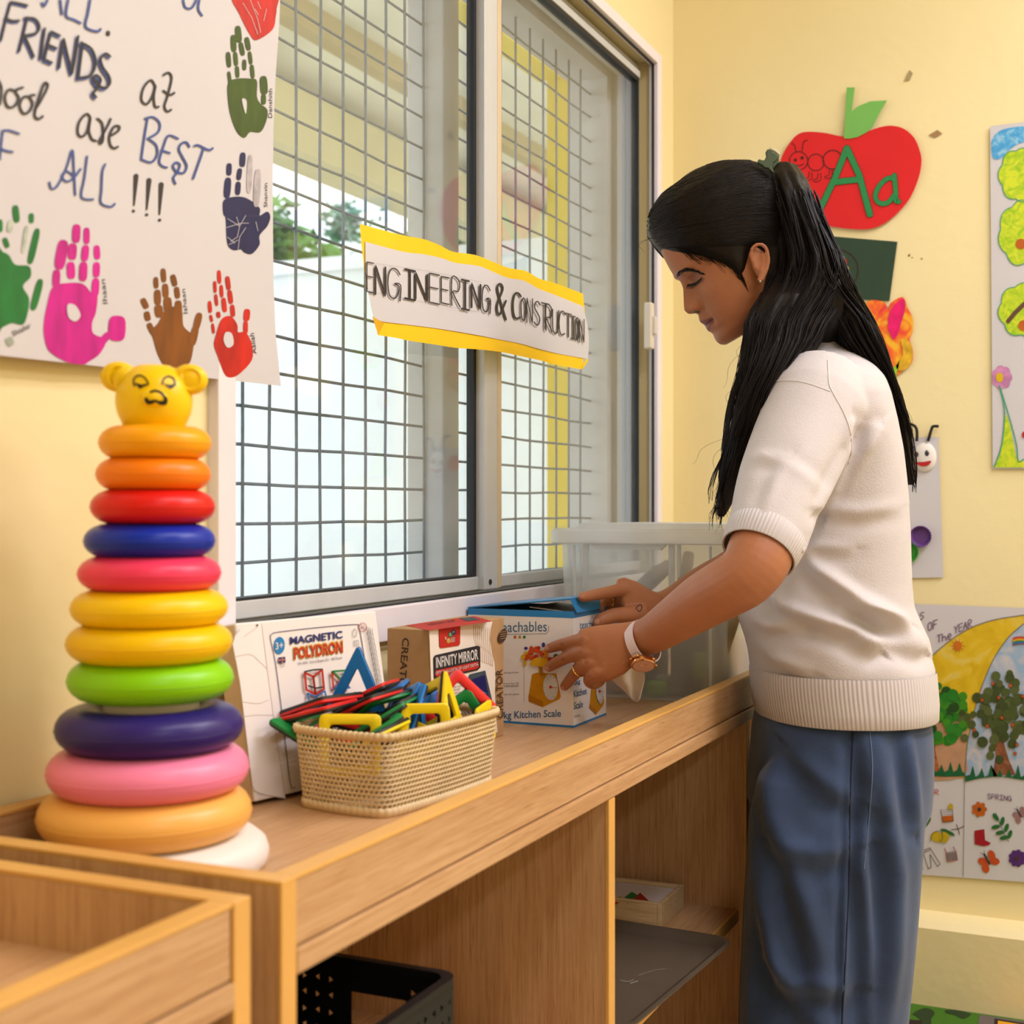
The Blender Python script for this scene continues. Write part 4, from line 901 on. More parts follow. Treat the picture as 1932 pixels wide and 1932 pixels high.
a.line([(1170,1849),(1185,1852),(1195,1848)], 1.6, M_sc, 1, 2); a.line([(1205,1840),(1235,1830),(1255,1828)], 1.0, M_sc, 1, 2); a.line([(1190,1855),(1203,1851)], 2.6, M_sc, 1)
a.build('scuff_mark', tray)
# tangram box
M_pine = wood('pale_pine', 1, (226, 200, 158), (206, 176, 130), .5)
gx0, gx1, gy0, gy1, gz = 1.845, 1.955, .605, .80, SHZ + .034
tg = thing('tangram_box', 'shallow pine box of coloured tangram pieces at the back of the shelf', 'box', ((gx0+gx1)/2, (gy0+gy1)/2, SHZ))
b = MB(); b.box(gx0, gx1, gy0, gy0+.007, SHZ, gz); b.box(gx0, gx1, gy1-.007, gy1, SHZ, gz); b.box(gx0, gx0+.007, gy0+.007, gy1-.007, SHZ, gz); b.box(gx1-.007, gx1, gy0+.007, gy1-.007, SHZ, gz); b.box(gx0+.007, gx1-.007, gy0+.007, gy1-.007, SHZ, SHZ+.012); b.build('tray_frame', M_pine, tg, bevel=.001)
b = MB(); b.box(gx0+.008, gx1-.008, gy0+.008, gy1-.008, gz-.012, gz-.006); b.build('white_card', M_card, tg)
a = Art(lambda px, py, l: onZ(px, py, gz-.006+l), .0006)
for pts, m in (([(1182,1705),(1208,1684),(1226,1701)], I_red), ([(1178,1693),(1192,1682),(1205,1690),(1190,1697)], I_grn), ([(1156,1697),(1170,1690),(1178,1697),(1165,1706),(1156,1706)], I_yel), ([(1156,1700),(1168,1702),(1156,1710)], I_red)):
    a.poly(pts, m, 1)
a.build('tangram_piece', tg)

# ------------------------------------------------------------------ hand print poster on the window wall
M_paper = mat('white_poster_paper', S(212, 208, 210), .6, .02, 6, bump=.02, bscale=9)
PY = WY - .018
def sheet(b, outline, to3, thick, nu=1):
    """A thin paper sheet cut to an outline of picture points."""
    tr = tessellate_polygon([[Vector((p[0], p[1], 0)) for p in outline]]); n = len(outline)
    f = [to3(p[0], p[1], thick) for p in outline]; k = [to3(p[0], p[1], 0) for p in outline]
    b.add(f + k, [tuple(t) for t in tr] + [tuple(n + i for i in reversed(t)) for t in tr] + [(i, (i+1) % n, n+(i+1) % n, n+i) for i in range(n)])
def grid_sheet(b, f, nu, nv, to3, thick):
    """A curved sheet: f(s, t) gives picture points, to3 bends them onto the paper's surface."""
    fr = [to3(*f(i/nu, j/nv), thick) for j in range(nv+1) for i in range(nu+1)]; bk_ = [to3(*f(i/nu, j/nv), 0) for j in range(nv+1) for i in range(nu+1)]; o = len(fr)
    fs = []
    for j in range(nv):
        for i in range(nu):
            a_, b_, c_, d_ = j*(nu+1)+i, j*(nu+1)+i+1, (j+1)*(nu+1)+i+1, (j+1)*(nu+1)+i
            fs += [(a_, d_, c_, b_), (o+a_, o+b_, o+c_, o+d_)]
    b.add(fr + bk_, fs)
def wave(p):                                     # the paper bulges a little off the wall
    return .004*math.sin(p.x*9+.6) + .003*math.sin(p.z*7 + p.x*4)
def poster_pt(px, py, l):
    p = onY(px, py, PY); w_ = wave(p); v = (p - CAM); return CAM + v*((PY - w_ - l)/PY)
hp = thing('hand_print_poster', 'large white poster of coloured hand prints and blue and black lettering', 'poster', tuple(onY(300, 690, PY)))
b = MB()
def pf(s, t):
    x = -190 + s*((530 if t < .5 else 530) + 190); xr = [531, 530, 527, 520, 516, 515, 515, 516, 520, 530]
    k = t*9; i = min(8, int(k)); xe = xr[i] + (xr[i+1]-xr[i])*(k-i)
    x = -190 + s*(xe+190)
    yt = -150 + 0.55*(x+190)*0 ; yb_ = 650 + (x+190)/720*78
    return x, yt + (yb_-yt)*t
grid_sheet(b, pf, 36, 36, poster_pt, .0006); b.build('paper', M_paper, hp, smooth=True)
def paint(name, c): 
    m = mat('paint_' + name, deep(c, .72), .5, .22, 60, stretch=(1, 1, .3)); return m
I_mblk = ink('marker_black', (62, 56, 54)); I_mblu = ink('marker_blue', (72, 96, 168))
z1_ = lambda x, y: (x/3.578, y/3.578); z2_ = lambda x, y: (x/3.45, 360 + y/3.45)
def word(name, strokes, m, w, shadow=None):
    a = Art(poster_pt, .0006)
    for st in strokes:
        p = [z1_(*q_) for q_ in st]
        if shadow: a.line([(x-3.0, y+3.6) for x, y in p], w, shadow, 2, 4)
        a.line(p, w, m, 3, 4)
    return a.build(name, hp)
word('lettering', [[(285,20),(297,42),(312,20),(322,0)], [(408,0),(420,95)], [(462,0),(448,105),(500,132),(545,155)], [(610,0),(595,90),(580,180),(655,212),(680,196)]], I_mblu, 4.6)
a = Art(poster_pt, .0006); a.ell(*z1_(730, 225), 4.2, 5.5, I_mblk, 2); a.build('full_stop', hp)
word('lettering', [[(75,12),(40,140),(8,270)], [(75,12),(130,22),(185,36)], [(40,122),(85,140),(130,138)], [(185,120),(160,230),(132,342)], [(172,118),(240,128),(268,178),(245,222),(165,238)], [(165,238),(200,310),(230,380)], [(305,190),(290,290),(278,392)],
      [(348,212),(325,300),(302,400)], [(348,212),(405,240)], [(325,300),(382,325)], [(302,400),(352,422)], [(432,262),(415,360),(402,455)], [(432,262),(460,380),(488,495)], [(488,495),(512,370),(530,242)], [(562,292),(545,410),(532,520)], [(548,285),(620,330),(648,420),(615,505),(530,525)],
      [(745,380),(715,360),(682,392),(695,450),(738,515),(742,565),(705,592),(655,565),(632,525),(650,506),(682,535),(662,590),(632,625),(650,655)]], I_mblk, 4.4, I_mblu)
word('lettering', [[(1050,582),(1020,540),(972,590),(956,670),(990,703),(1030,650),(1052,572),(1040,650),(1048,718),(1072,720)], [(1105,506),(1140,490),(1160,530),(1132,650),(1112,715),(1130,752),(1156,740)], [(1105,612),(1148,640),(1178,626)]], I_mblk, 4.2)
word('lettering', [[(-6,545),(12,600),(0,705)], [(110,615),(60,605),(35,660),(55,720),(100,715),(128,660),(105,612),(155,590)], [(200,652),(160,655),(135,710),(160,765),(200,750),(222,695),(200,650),(235,640)], [(236,742),(270,690),(322,590),(316,560),(296,572),(255,690),(236,775),(260,803),(290,785)]], I_mblk, 4.6)
word('lettering', [[(612,792),(585,768),(538,820),(526,890),(550,923),(588,890),(612,795),(602,880),(622,938),(650,950)], [(660,800),(692,835),(698,930),(685,968),(672,955),(700,900),(735,835),(748,802)], [(745,918),(800,882),(806,852),(770,856),(740,920),(748,980),(772,1000),(796,990)]], I_mblk, 4.4)
word('lettering', [[(998,795),(975,935),(955,1075)], [(980,800),(1035,790),(1080,832),(1068,892),(1000,935)], [(1000,935),(1055,978),(1062,1045),(1022,1095),(955,1075)], [(1203,935),(1138,915),(1105,990),(1077,1085),(1096,1120),(1128,1130)], [(1092,1015),(1147,1032)],
      [(1280,990),(1260,960),(1225,970),(1210,1010),(1240,1070),(1262,1120),(1242,1166),(1196,1160),(1170,1122),(1190,1096),(1216,1112),(1200,1160),(1172,1200),(1186,1240)], [(1315,985),(1342,980),(1410,1012),(1437,1000)], [(1375,1005),(1350,1080),(1306,1205)]], I_mblu, 4.0)
word('lettering', [[(20,885),(10,970),(0,1075)], [(20,882),(62,880),(130,902)], [(2,1000),(45,1018),(86,1025)]], I_mblu, 4.2)
word('lettering', [[(336,1230),(350,1274),(392,1250),(452,1130),(490,1010),(500,1130),(510,1315)], [(546,1140),(500,1200),(452,1225),(420,1190),(452,1155),(502,1190)], [(590,1055),(572,1200),(552,1330),(630,1346)], [(712,1108),(693,1160),(687,1280),(684,1370),(750,1395),(776,1375)]], I_mblu, 3.8)
word('lettering', [[(1238,0),(1252,48),(1290,56),(1318,20),(1325,0)]], I_mblu, 4.0); word('lettering', [[(1347,0),(1340,60),(1365,104)]], I_mblu, 4.0)
a = Art(poster_pt, .0006)
for (x0, y0, x1, y1, dx, dy) in ((257,332,253,387,252,398), (281.5,340,277,395,277,405), (304.5,348,301,404,301.5,415)):
    a.line([(x0, y0), (x1, y1)], 9.5, I_mblk, 2, 0, 3.2); a.ell(dx, dy, 3.0, 3.0, I_mblk, 2)
a.build('exclamation_marks', hp)
def hand(colour, c, tf, palm, fingers, hole=None, faint=(), lines=(), label=None):
    a = Art(poster_pt, .0006); m = paint(colour, c)
    a.blob([tf(*p) for p in palm], m, 2, 4)
    for f in fingers:
        sc = 1/3.5; a.cap(*tf(f[0], f[1]), *tf(f[2], f[3]), f[4]*sc, m, 2 + (f[1] > f[3])*0)
    if faint:
        m2 = mat('paint_faint_' + colour, tuple([.45*x + .55*y for x, y in zip(S(*c)[:3], S(232, 222, 218)[:3])] + [1]), .6, .25, 80)
        for f in faint: a.cap(*tf(f[0], f[1]), *tf(f[2], f[3]), f[4]/3.5, m2, 2)
    if hole: a.blob([tf(*p) for p in hole], M_paper, 3, 3)
    for l in lines: a.line([tf(*p) for p in l], .8, M_paper, 3)
    o = a.build('hand_print', hp); o['label'] = colour.replace('_', ' ') + ' painted hand print'
hand('green', (18, 130, 52), z2_, [(-20,395),(20,398),(60,420),(100,480),(190,490),(200,560),(150,620),(190,700),(180,800),(150,870),(80,860),(20,885),(-20,890)],
     [(100,100,110,200,45), (205,150,205,205,34), (245,250,195,470,46), (0,190,2,265,36), (30,310,50,365,36), (265,580,215,770,48)], faint=[(75,195,60,262,40), (175,230,150,400,28), (55,960,75,1000,50)])
hand('magenta', (230, 10, 160), z2_, [(345,625),(430,600),(540,605),(600,670),(635,680),(625,790),(600,860),(610,930),(690,970),(650,1060),(580,1110),(540,1130),(440,1115),(340,1060),(300,1000),(285,880),(310,730)],
     [(415,330,385,500,75),(370,520,365,620,52),(500,225,495,330,56),(475,350,470,440,58),(460,470,465,565,56),(565,245,565,340,42),(560,360,550,450,50),(545,470,540,580,56),(630,360,635,440,42),(630,470,628,555,46),(625,575,620,680,50),(765,830,760,960,115),(710,930,640,1010,50)], hole=[(440,740),(490,745),(525,810),(490,850),(445,820)])
hand('brown', (148, 84, 16), z2_, [(1030,860),(1090,760),(1180,770),(1195,880),(1255,940),(1260,1010),(1240,1110),(1200,1150),(1150,1175),(1080,1150),(1030,1070),(1000,970),(985,910)],
     [(1062,510,1068,590,36),(1075,610,1080,690,42),(1090,700,1095,780,56),(1015,565,1018,630,33),(1025,650,1028,735,46),(1030,750,1040,815,56),(1125,550,1140,615,38),(1150,630,1158,695,36),(1160,720,1165,790,46),(930,705,955,760,40),(955,790,965,840,40),(970,865,1000,930,38),(1300,800,1275,900,46),(1275,890,1250,1000,50)])
hand('red', (226, 36, 22), z2_, [(1400,960),(1440,840),(1500,815),(1545,870),(1550,920),(1600,920),(1640,1000),(1640,1100),(1560,1190),(1500,1215),(1460,1190),(1420,1080),(1395,1010)],
     [(1425,520,1430,600,27),(1440,615,1445,690,25),(1455,700,1465,785,32),(1398,590,1402,660,23),(1405,675,1412,745,23),(1420,790,1425,822,27),(1480,560,1490,640,32),(1495,650,1505,730,32),(1512,745,1518,815,31),(1365,720,1370,790,26),(1372,810,1380,850,20),(1385,865,1392,925,20),(1610,775,1605,840,42),(1600,850,1600,925,30)], hole=[(1470,920),(1510,930),(1520,1000),(1480,1020),(1455,970)])
zz_ = lambda x, y: (x/3.578, y/3.578)
nv2 = lambda x, y: (x/3.45*1.0, 360 + y/3.45)
hand('navy', (30, 34, 92), nv2, [(1455,65),(1510,40),(1600,45),(1690,110),(1690,160),(1740,135),(1760,170),(1740,230),(1690,290),(1690,350),(1640,410),(1590,400),(1570,380),(1520,385),(1480,340),(1470,180),(1455,150)],
     [(1493,-175,1490,-105,36),(1486,-80,1476,40,46),(1582,-244,1577,-162,40),(1563,-142,1553,-75,33),(1552,-55,1547,22,36)], faint=[(1630,-230,1620,10,36),(1680,-135,1668,98,46)],
     lines=[[(1480,180),(1560,230),(1600,160)], [(1470,240),(1570,210),(1620,210)], [(1500,330),(1545,300),(1560,230),(1540,170)], [(1490,350),(1550,320)], [(1550,380),(1560,300),(1600,240)], [(1665,200),(1680,260)], [(1480,300),(1530,340)]])
hand('dark_green', (70, 96, 28), z1_, [(1540,560),(1600,530),(1690,530),(1735,545),(1735,650),(1760,700),(1805,740),(1800,810),(1760,890),(1690,890),(1650,930),(1600,890),(1560,790),(1540,680)],
     [(1605,180,1615,280,42),(1625,290,1640,370,33),(1650,405,1650,470,28),(1575,240,1580,345,38),(1588,355,1595,440,30),(1600,450,1605,520,28),(1665,255,1680,335,34),(1685,350,1695,430,26),(1700,440,1708,525,28),(1540,355,1548,450,32),(1545,485,1555,560,24),(1778,520,1785,630,50),(1780,640,1780,700,32)], hole=[(1635,665),(1665,680),(1660,770),(1640,710)])
hand('scarlet', (226, 40, 36), z1_, [(1575,-40),(1865,-60),(1868,60),(1862,110),(1840,200),(1735,270),(1690,235),(1620,100)], [], lines=[[(1640,20),(1700,120),(1740,230)], [(1690,0),(1740,130),(1760,220)], [(1740,10),(1760,60)], [(1800,60),(1780,140)], [(1720,60),(1745,100)]])
fk = ink('pen', (50, 46, 50))
for txt, bl, br, tl in (('Danshith', z1_(1838,795), z1_(1838,598), z1_(1812,795)), ('Shanvin', z1_(1806,1398), z1_(1806,1235), z1_(1782,1398)), ('Ihaan', z2_(702,735), z2_(684,575), z2_(672,735)), ('Ishaan', z2_(1222,798), z2_(1206,638), z2_(1196,798)), ('Aaliah', z2_(1672,1060), z2_(1654,925), z2_(1642,1060)), ('Shishir', z2_(85,950), z2_(205,890), z2_(76,915))):
    a = Art(poster_pt, .0006); a.text(txt, bl, br, tl, fk, 2); a.build('name_writing', hp)
# ------------------------------------------------------------------ paper banner on the window
BY = .838
M_yp = mat('yellow_craft_paper', S(255, 204, 6), .6, .03, 20)
def ban_pt(px, py, l):
    p = onY(px, py, BY); w_ = .004*math.sin((p.x-1.45)*26) * (.4+.6*min(1, max(0, (p.x-1.45)/.3))) + .003*math.cos((py-560)/70); v = p - CAM; return CAM + v*((BY - w_ - l)/BY)
bn_ = thing('paper_banner', 'yellow bordered paper banner lettered for a construction corner, taped across the window', 'banner', tuple(onY(900, 600, BY)))
b4 = lambda x, y: (660 + x/4.025, 400 + y/4.025)
topl = [(75,90),(400,175),(560,205),(680,250),(780,300),(950,325),(1080,375),(1210,425),(1330,445),(1440,505),(1560,540),(1770,620)]
botl = [(215,935),(350,955),(440,975),(640,1005),(800,1030),(1000,1045),(1160,1065),(1300,1095),(1440,1125),(1530,1150),(1650,1175),(1765,1195)]
wtop = [(118,225),(400,300),(560,320),(700,350),(800,385),(980,410),(1080,450),(1200,500),(1320,520),(1430,580),(1560,630),(1770,715)]
wbot = [(185,805),(240,830),(400,850),(640,880),(860,915),(1000,940),(1150,970),(1300,1000),(1440,1040),(1560,1070),(1690,1095),(1808,1115)]
def lerp_line(L, s):
    k = s*(len(L)-1); i = min(len(L)-2, int(k)); t = k-i; return (L[i][0]+(L[i+1][0]-L[i][0])*t, L[i][1]+(L[i+1][1]-L[i][1])*t)
def strip(top, bot, bulge):
    T_s, B_s = smooth_open(top, 4), smooth_open(bot, 4)
    def f(s, t):
        a_, c_ = lerp_line(T_s, s), lerp_line(B_s, s); bx = bulge*math.sin(math.pi*t)*(2*s-1)
        return b4(a_[0]+(c_[0]-a_[0])*t + bx, a_[1]+(c_[1]-a_[1])*t)
    return f
b = MB(); grid_sheet(b, strip(topl, botl, 22), 44, 8, ban_pt, .0006); b.build('yellow_backing', M_yp, bn_, smooth=True)
b = MB(); grid_sheet(b, strip(wtop, wbot, 24), 44, 8, lambda x, y, l: ban_pt(x, y, l+.0012), .0005); b.build('white_strip', M_paper, bn_, smooth=True)
b = MB(); sheet(b, [b4(*p) for p in [(170,790),(260,845),(215,935)]], lambda x, y, l: ban_pt(x, y, l+.0022), .0004); b.build('folded_corner', mat('yellow_paper_back', S(226, 172, 10), .6), bn_)
b = MB(); sheet(b, [b4(*p) for p in [(1808,1100),(1812,1130),(1765,1195),(1768,1160)]], lambda x, y, l: ban_pt(x, y, l+.0008), .0004); b.build('lifted_corner', M_yp, bn_)
a = Art(ban_pt, .0006); I_pen = ink('marker_pen', (44, 38, 38))
letters = [('E',130,190,370,615),('N',195,285,395,635),('G',290,405,415,655),('I',420,510,425,665),('N',500,605,450,670),('E',605,695,455,695),('E',695,765,480,700),('R',775,850,490,720),('I',850,915,505,745),('N',925,1005,530,735),('G',1005,1080,545,760),('&',1115,1200,540,780),
           ('C',1240,1310,600,815),('O',1300,1345,640,830),('N',1345,1395,640,850),('S',1400,1455,665,865),('T',1455,1525,680,890),('R',1490,1545,700,910),('U',1540,1595,730,925),('C',1590,1645,740,940),('T',1640,1690,760,955),('I',1680,1720,780,970),('O',1715,1745,790,980),('N',1745,1785,800,1000)]
for ch, x0, x1, y0, y1 in letters:
    x1 = x0 + (x1-x0)*.84; w_ = 3.6 if ch in 'INC&' and x0 < 1300 else 2.3
    for k, st in enumerate(STROKES[ch]):
        sl = 20*(x1-x0)/90
        pts = [b4(x0 + p[0]*(x1-x0), y1 - 12 + (y0-y1+20)*p[1] + sl*p[0]) for p in st]
        a.line(pts, w_ if not (ch == 'N' and x0 > 1300) else 2.0, I_pen, 6, 3 if len(st) > 4 else 0)
a.line([b4(130,380), b4(600,448), b4(1000,532)], .35, I_grey, 4); a.line([b4(140,600), b4(600,690), b4(1200,800)], .35, I_grey, 4)
a.build('lettering', bn_)

# ------------------------------------------------------------------ paper crafts on the back wall
def back_pt(off):
    return lambda px, py, l: onX(px, py, BX - off - l)
def cut(name, m, parent, pts, off, th=.0006, smooth=0, tf=None):
    if tf: pts = [tf(*p) for p in pts]
    if smooth: pts = smooth_loop(pts, smooth)
    b = MB(); sheet(b, pts, back_pt(off), th); return b.build(name, m, parent)
zb = lambda x, y: (1440 + x/3.927, 100 + y/3.927)
ap = thing('paper_apple', 'red paper apple with green leaf and glitter letters, pinned on the back wall', 'wall craft', tuple(onX(1610, 430, BX-.004)))
M_rp = mat('red_craft_paper', S(226, 26, 34), .5, .05, 6); M_gp = mat('green_craft_paper', S(122, 190, 92), .55, .04, 8)
cut('apple', M_rp, ap, [(125,830),(150,740),(215,640),(270,595),(340,583),(460,592),(600,618),(740,590),(860,550),(950,538),(1040,560),(1120,630),(1165,740),(1172,820),(1150,930),(1090,1070),(1000,1180),(900,1260),(800,1300),(690,1305),(540,1290),(400,1250),(250,1080),(160,930)], .006, smooth=3, tf=zb)
cut('leaf', M_gp, ap, [(618,255),(678,255),(655,432),(700,395),(790,358),(918,350),(870,430),(810,545),(770,585),(700,622),(640,634),(598,632)], .008, tf=zb)
a = Art(back_pt(.0068), .0005); gl = mat('green_glitter', S(40, 140, 80), .35, .6, 900); I_dk = ink('outline_black', (50, 20, 24))
for k, (w_, m_) in enumerate(((16.5, I_dk), (14.0, gl))):
    a.line([zb(620,705), zb(530,930), zb(410,1178)], w_*.8, m_, 2+k); a.line([zb(620,705), zb(710,900), zb(790,1195)], w_*.82, m_, 2+k); a.line([zb(540,955), zb(720,935)], w_*.78, m_, 2+k)
    a.line([zb(*p) for p in [(970,930),(920,930),(860,985),(830,1060),(860,1110),(920,1110),(975,1050)]], w_*.62, m_, 2+k, 4); a.line([zb(972,905), zb(980,1000), zb(985,1100), zb(1005,1100)], w_*.62, m_, 2+k)
a.build('glitter_letters', ap)
a = Art(back_pt(.0068), .0005)
el = lambda cx, cy, rx, ry, s=0, e=24: [zb(cx+rx*math.cos(k*math.pi/12), cy+ry*math.sin(k*math.pi/12)) for k in range(s, e+1)]
a.line(el(262, 798, 68, 68), 1.6, I_dk, 1); a.line(el(390, 810, 60, 62, 12, 36), 1.6, I_dk, 1); a.line(el(515, 790, 72, 70, 10, 34), 1.8, I_dk, 1)
a.ell(*zb(238, 792), 3, 3, I_dk, 1); a.ell(*zb(288, 776), 3, 3, I_dk, 1); a.line([zb(245,828), zb(270,836), zb(298,820)], 1.4, I_dk, 1, 3)
a.line([zb(240,728), zb(235,690), zb(212,665)], 1.5, I_dk, 1, 3); a.line([zb(288,725), zb(298,660), zb(328,645)], 1.5, I_dk, 1, 3)
for x, y in ((340, 880), (405, 890), (490, 865)):
    a.line([zb(x, y), zb(x-5, y+40), zb(x-35, y+50), zb(x-20, y+65), zb(x+20, y+50), zb(x+20, y)], 1.2, I_dk, 1, 3)
a.build('ant_drawing', ap)
# dark green card
gc = thing('green_card', 'dark green card with a drawn circle, below the apple and behind the hair', 'wall craft', tuple(onX(1640, 570, BX-.002)))
cut('card', mat('dark_green_card', S(40, 66, 46), .6, .05, 8), gc, [(1520,438),(1560,445),(1693,456),(1678,568),(1530,560)], .002)
a = Art(back_pt(.0026), .0005)
a.line([(1585,470),(1605,480),(1618,500),(1616,525),(1600,545)], 2.4, I_dk, 1, 4); a.ell(1592, 495, 6, 9, ink('petal_red', (206, 44, 30)), 1); a.ell(1598, 508, 4, 6, I_yel, 2); a.ell(1590, 486, 3, 4, I_wht, 2)
a.build('circle_drawing', gc)
# painted tulip
tu = thing('painted_tulip', 'orange and pink painted paper tulip between the green card and the caterpillar sheet', 'wall craft', tuple(onX(1680, 700, BX-.004)))
def paint2(name, c1, c2, c3, sc):
    m = bpy.data.materials.new(name); m.use_nodes = True; nt = m.node_tree; N = nt.nodes; L = nt.links; bs = N['Principled BSDF']; tc = N.new('ShaderNodeTexCoord'); nz = N.new('ShaderNodeTexNoise'); nz.inputs['Scale'].default_value = sc; nz.inputs['Detail'].default_value = 3; nz.inputs['Distortion'].default_value = 1.2
    L.new(tc.outputs['Object'], nz.inputs['Vector']); rp = N.new('ShaderNodeValToRGB'); e = rp.color_ramp.elements; e[0].position = .38; e[0].color = S(*c1); e[1].position = .66; e[1].color = S(*c3); k = e.new(.52); k.color = S(*c2)
    L.new(nz.outputs['Fac'], rp.inputs[0]); L.new(rp.outputs[0], bs.inputs['Base Color']); bs.inputs['Roughness'].default_value = .45; return m
cut('petals', paint2('painted_petals', (255, 190, 40), (250, 110, 40), (240, 50, 60), 26), tu, [(1600,600),(1628,575),(1645,566),(1668,570),(1676,585),(1680,572),(1703,560),(1712,580),(1722,600),(1722,625),(1716,640),(1722,660),(1720,685),(1700,702),(1690,708),(1660,705),(1630,690),(1610,650)], .004, smooth=3)
cut('pink_petal', mat('pink_paint', S(236, 20, 110), .45, .2, 40), tu, [(1679,588),(1702,563),(1708,580),(1700,610),(1688,640),(1676,620)], .0056, smooth=3)
cut('yellow_streak', mat('ochre_paint', S(236, 180, 40), .45, .3, 60), tu, [(1700,640),(1716,645),(1722,668),(1716,690),(1700,700),(1690,690),(1704,670)], .0056, smooth=3)
cut('green_tip', mat('lime_paint', S(150, 200, 40), .5, .2, 40), tu, [(1672,700),(1690,690),(1697,680),(1694,698),(1688,711),(1678,710)], .0056, smooth=3)
# caterpillar sheet
cs = thing('caterpillar_sheet', 'white card with a paper cup caterpillar face and two cupcake cases', 'wall craft', tuple(onX(1740, 1090, BX-.002)))
zc = lambda x, y: (1640 + x/2.842, 420 + y/2.842)
cut('card', M_paper, cs, [zc(*p) for p in [(60,1160),(372,1148),(398,1902),(60,1908)]], .003, .0015)
def disc3(b, px, py, r, off, h, n=36, flute=0):
    c = onX(px, py, BX - off); prof = [(.75, 0), (1.0, 1.0), (.93, 1.0), (.70, .12), (.02, .12)]
    for k in range(len(prof)-1):
        pass
    rings_ = []
    for rr, hh in prof:
        rings_.append([c + V(-hh*h, 0, 0) + V(0, 1, 0)*(r*rr*(1 + (flute*(1 if k % 2 else -1) if rr > .9 else 0))*math.cos(2*math.pi*k/n)) + V(0, 0, 1)*(r*rr*(1 + (flute*(1 if k % 2 else -1) if rr > .9 else 0))*math.sin(2*math.pi*k/n)) for k in range(n)])
    b.loft(rings_)
pxm = lambda px: px/FP*BX/1.03                 # picture size to metres at the back wall
b = MB(); disc3(b, *zc(278, 1682), pxm(20), .005, .010, 48, .03); b.build('purple_cupcake_case', mat('purple_case', S(104, 64, 132), .6, .1, 50), cs)
b = MB(); disc3(b, *zc(205, 1765), pxm(21.5), .005, .010, 48, .03); b.build('green_cupcake_case', mat('green_case', S(60, 150, 50), .6, .1, 50), cs)
b = MB(); disc3(b, *zc(165, 1250), pxm(17), .005, .010, 48, .03); b.build('orange_cupcake_case', mat('orange_case', S(220, 80, 40), .6, .1, 50), cs)
b = MB(); fc = zc(298, 1258); b.sphere(onX(*fc, BX-.006), (.010, pxm(21), pxm(28)), 24, 14); face_o = b.build('caterpillar_face', mat('white_foam', S(232, 224, 216), .6, .03, 30), cs, smooth=True)
a = Art(back_pt(.0155), .0006)
a.ell(*zc(252, 1243), 4.2, 5.4, ink('eye_grey', (60, 64, 66)), 1); a.ell(*zc(309, 1236), 4.2, 5.6, ink('eye_grey', (60, 64, 66)), 1); a.ell(*zc(316, 1226), 1.3, 1.6, I_wht, 2)
a.blob([zc(*p) for p in [(245,1285),(290,1283),(331,1277),(318,1300),(290,1306),(262,1300)]], ink('mouth_red', (214, 30, 36)), 1)
a.build('drawn_face', face_o)
M_pipe = mat('black_pipe_cleaner', S(36, 28, 26), .9, .3, 200)
for pts in ([(255,1172),(256,1120),(245,1092),(218,1080),(200,1082)], [(315,1172),(335,1105),(345,1092),(372,1092)]):
    b = MB(); b.tube([onX(*zc(*p), BX-.010) for p in smooth_open(pts, 4)], .0028, 8); b.build('antenna', M_pipe, cs, smooth=True)
# tall drawing sheet at the frame's edge
ts = thing('tree_drawing_sheet', 'tall white sheet drawn with green leafy circles and a pink flower', 'poster', tuple(onX(1905, 885, BX-.002)))
cut('paper', M_paper, ts, [(1868,238),(1932,230),(2040,222),(2046,884),(1873,884)], .004, .0008)
a = Art(back_pt(.0050), .0005); I_lg = paint2('lime_marker', (214, 226, 40), (190, 214, 40), (156, 200, 20), 60); I_tl = ink('teal_marker', (60, 180, 130)); I_sky = paint2('sky_marker', (70, 160, 220), (90, 176, 226), (150, 200, 230), 70)
a.blob([(1872,262),(1890,245),(1932,238),(1990,240),(1990,262),(1932,268),(1905,282),(1890,298),(1876,300),(1871,288)], I_sky, 1, 4)
def cloud(cx, cy, rx, ry, n, ph=0):
    pts = []
    for k in range(n*6):
        t_ = 2*math.pi*k/(n*6); r_ = 1 + .13*abs(math.sin(t_*n/2 + ph)); pts.append((cx+rx*r_*math.cos(t_), cy+ry*r_*math.sin(t_)))
    a.poly(pts, I_lg, 1); a.line(pts + [pts[0]], 1.6, I_tl, 2)
cloud(1925, 330, 37, 46, 7); cloud(1930, 440, 42, 56, 7, 1); cloud(1930, 585, 42, 46, 7, .5)
for x, y in ((1926, 460), (1931, 614)): a.ell(x, y, 10, 10, ink('fruit_orange', (220, 110, 20)), 3)
a.line([(1902,606),(1915,590),(1936,570)], 8, ink('branch_brown', (112, 78, 56)), 3)
pk = ink('pink_marker', (226, 150, 200), .6, .25)
for k in range(7): a.ell(1890 + 11*math.cos(k*.9), 712 + 13*math.sin(k*.9), 9, 10, pk, 1)
a.ell(1886, 712, 7, 9, ink('flower_yellow', (252, 208, 10)), 2)
a.poly([(1898,780),(1905,800),(1918,866),(1932,870),(1932,882),(1876,882),(1888,855)], I_lg, 1)
a.line([(1885,728),(1893,758),(1895,790),(1890,840),(1876,880)], 2.2, I_tl, 2, 4); a.line([(1886,728),(1905,790),(1918,840),(1921,870),(1932,866)], 2.2, I_tl, 2, 4); a.ell(1932, 820, 4, 6, I_red, 2)
a.build('crayon_drawing', ts)
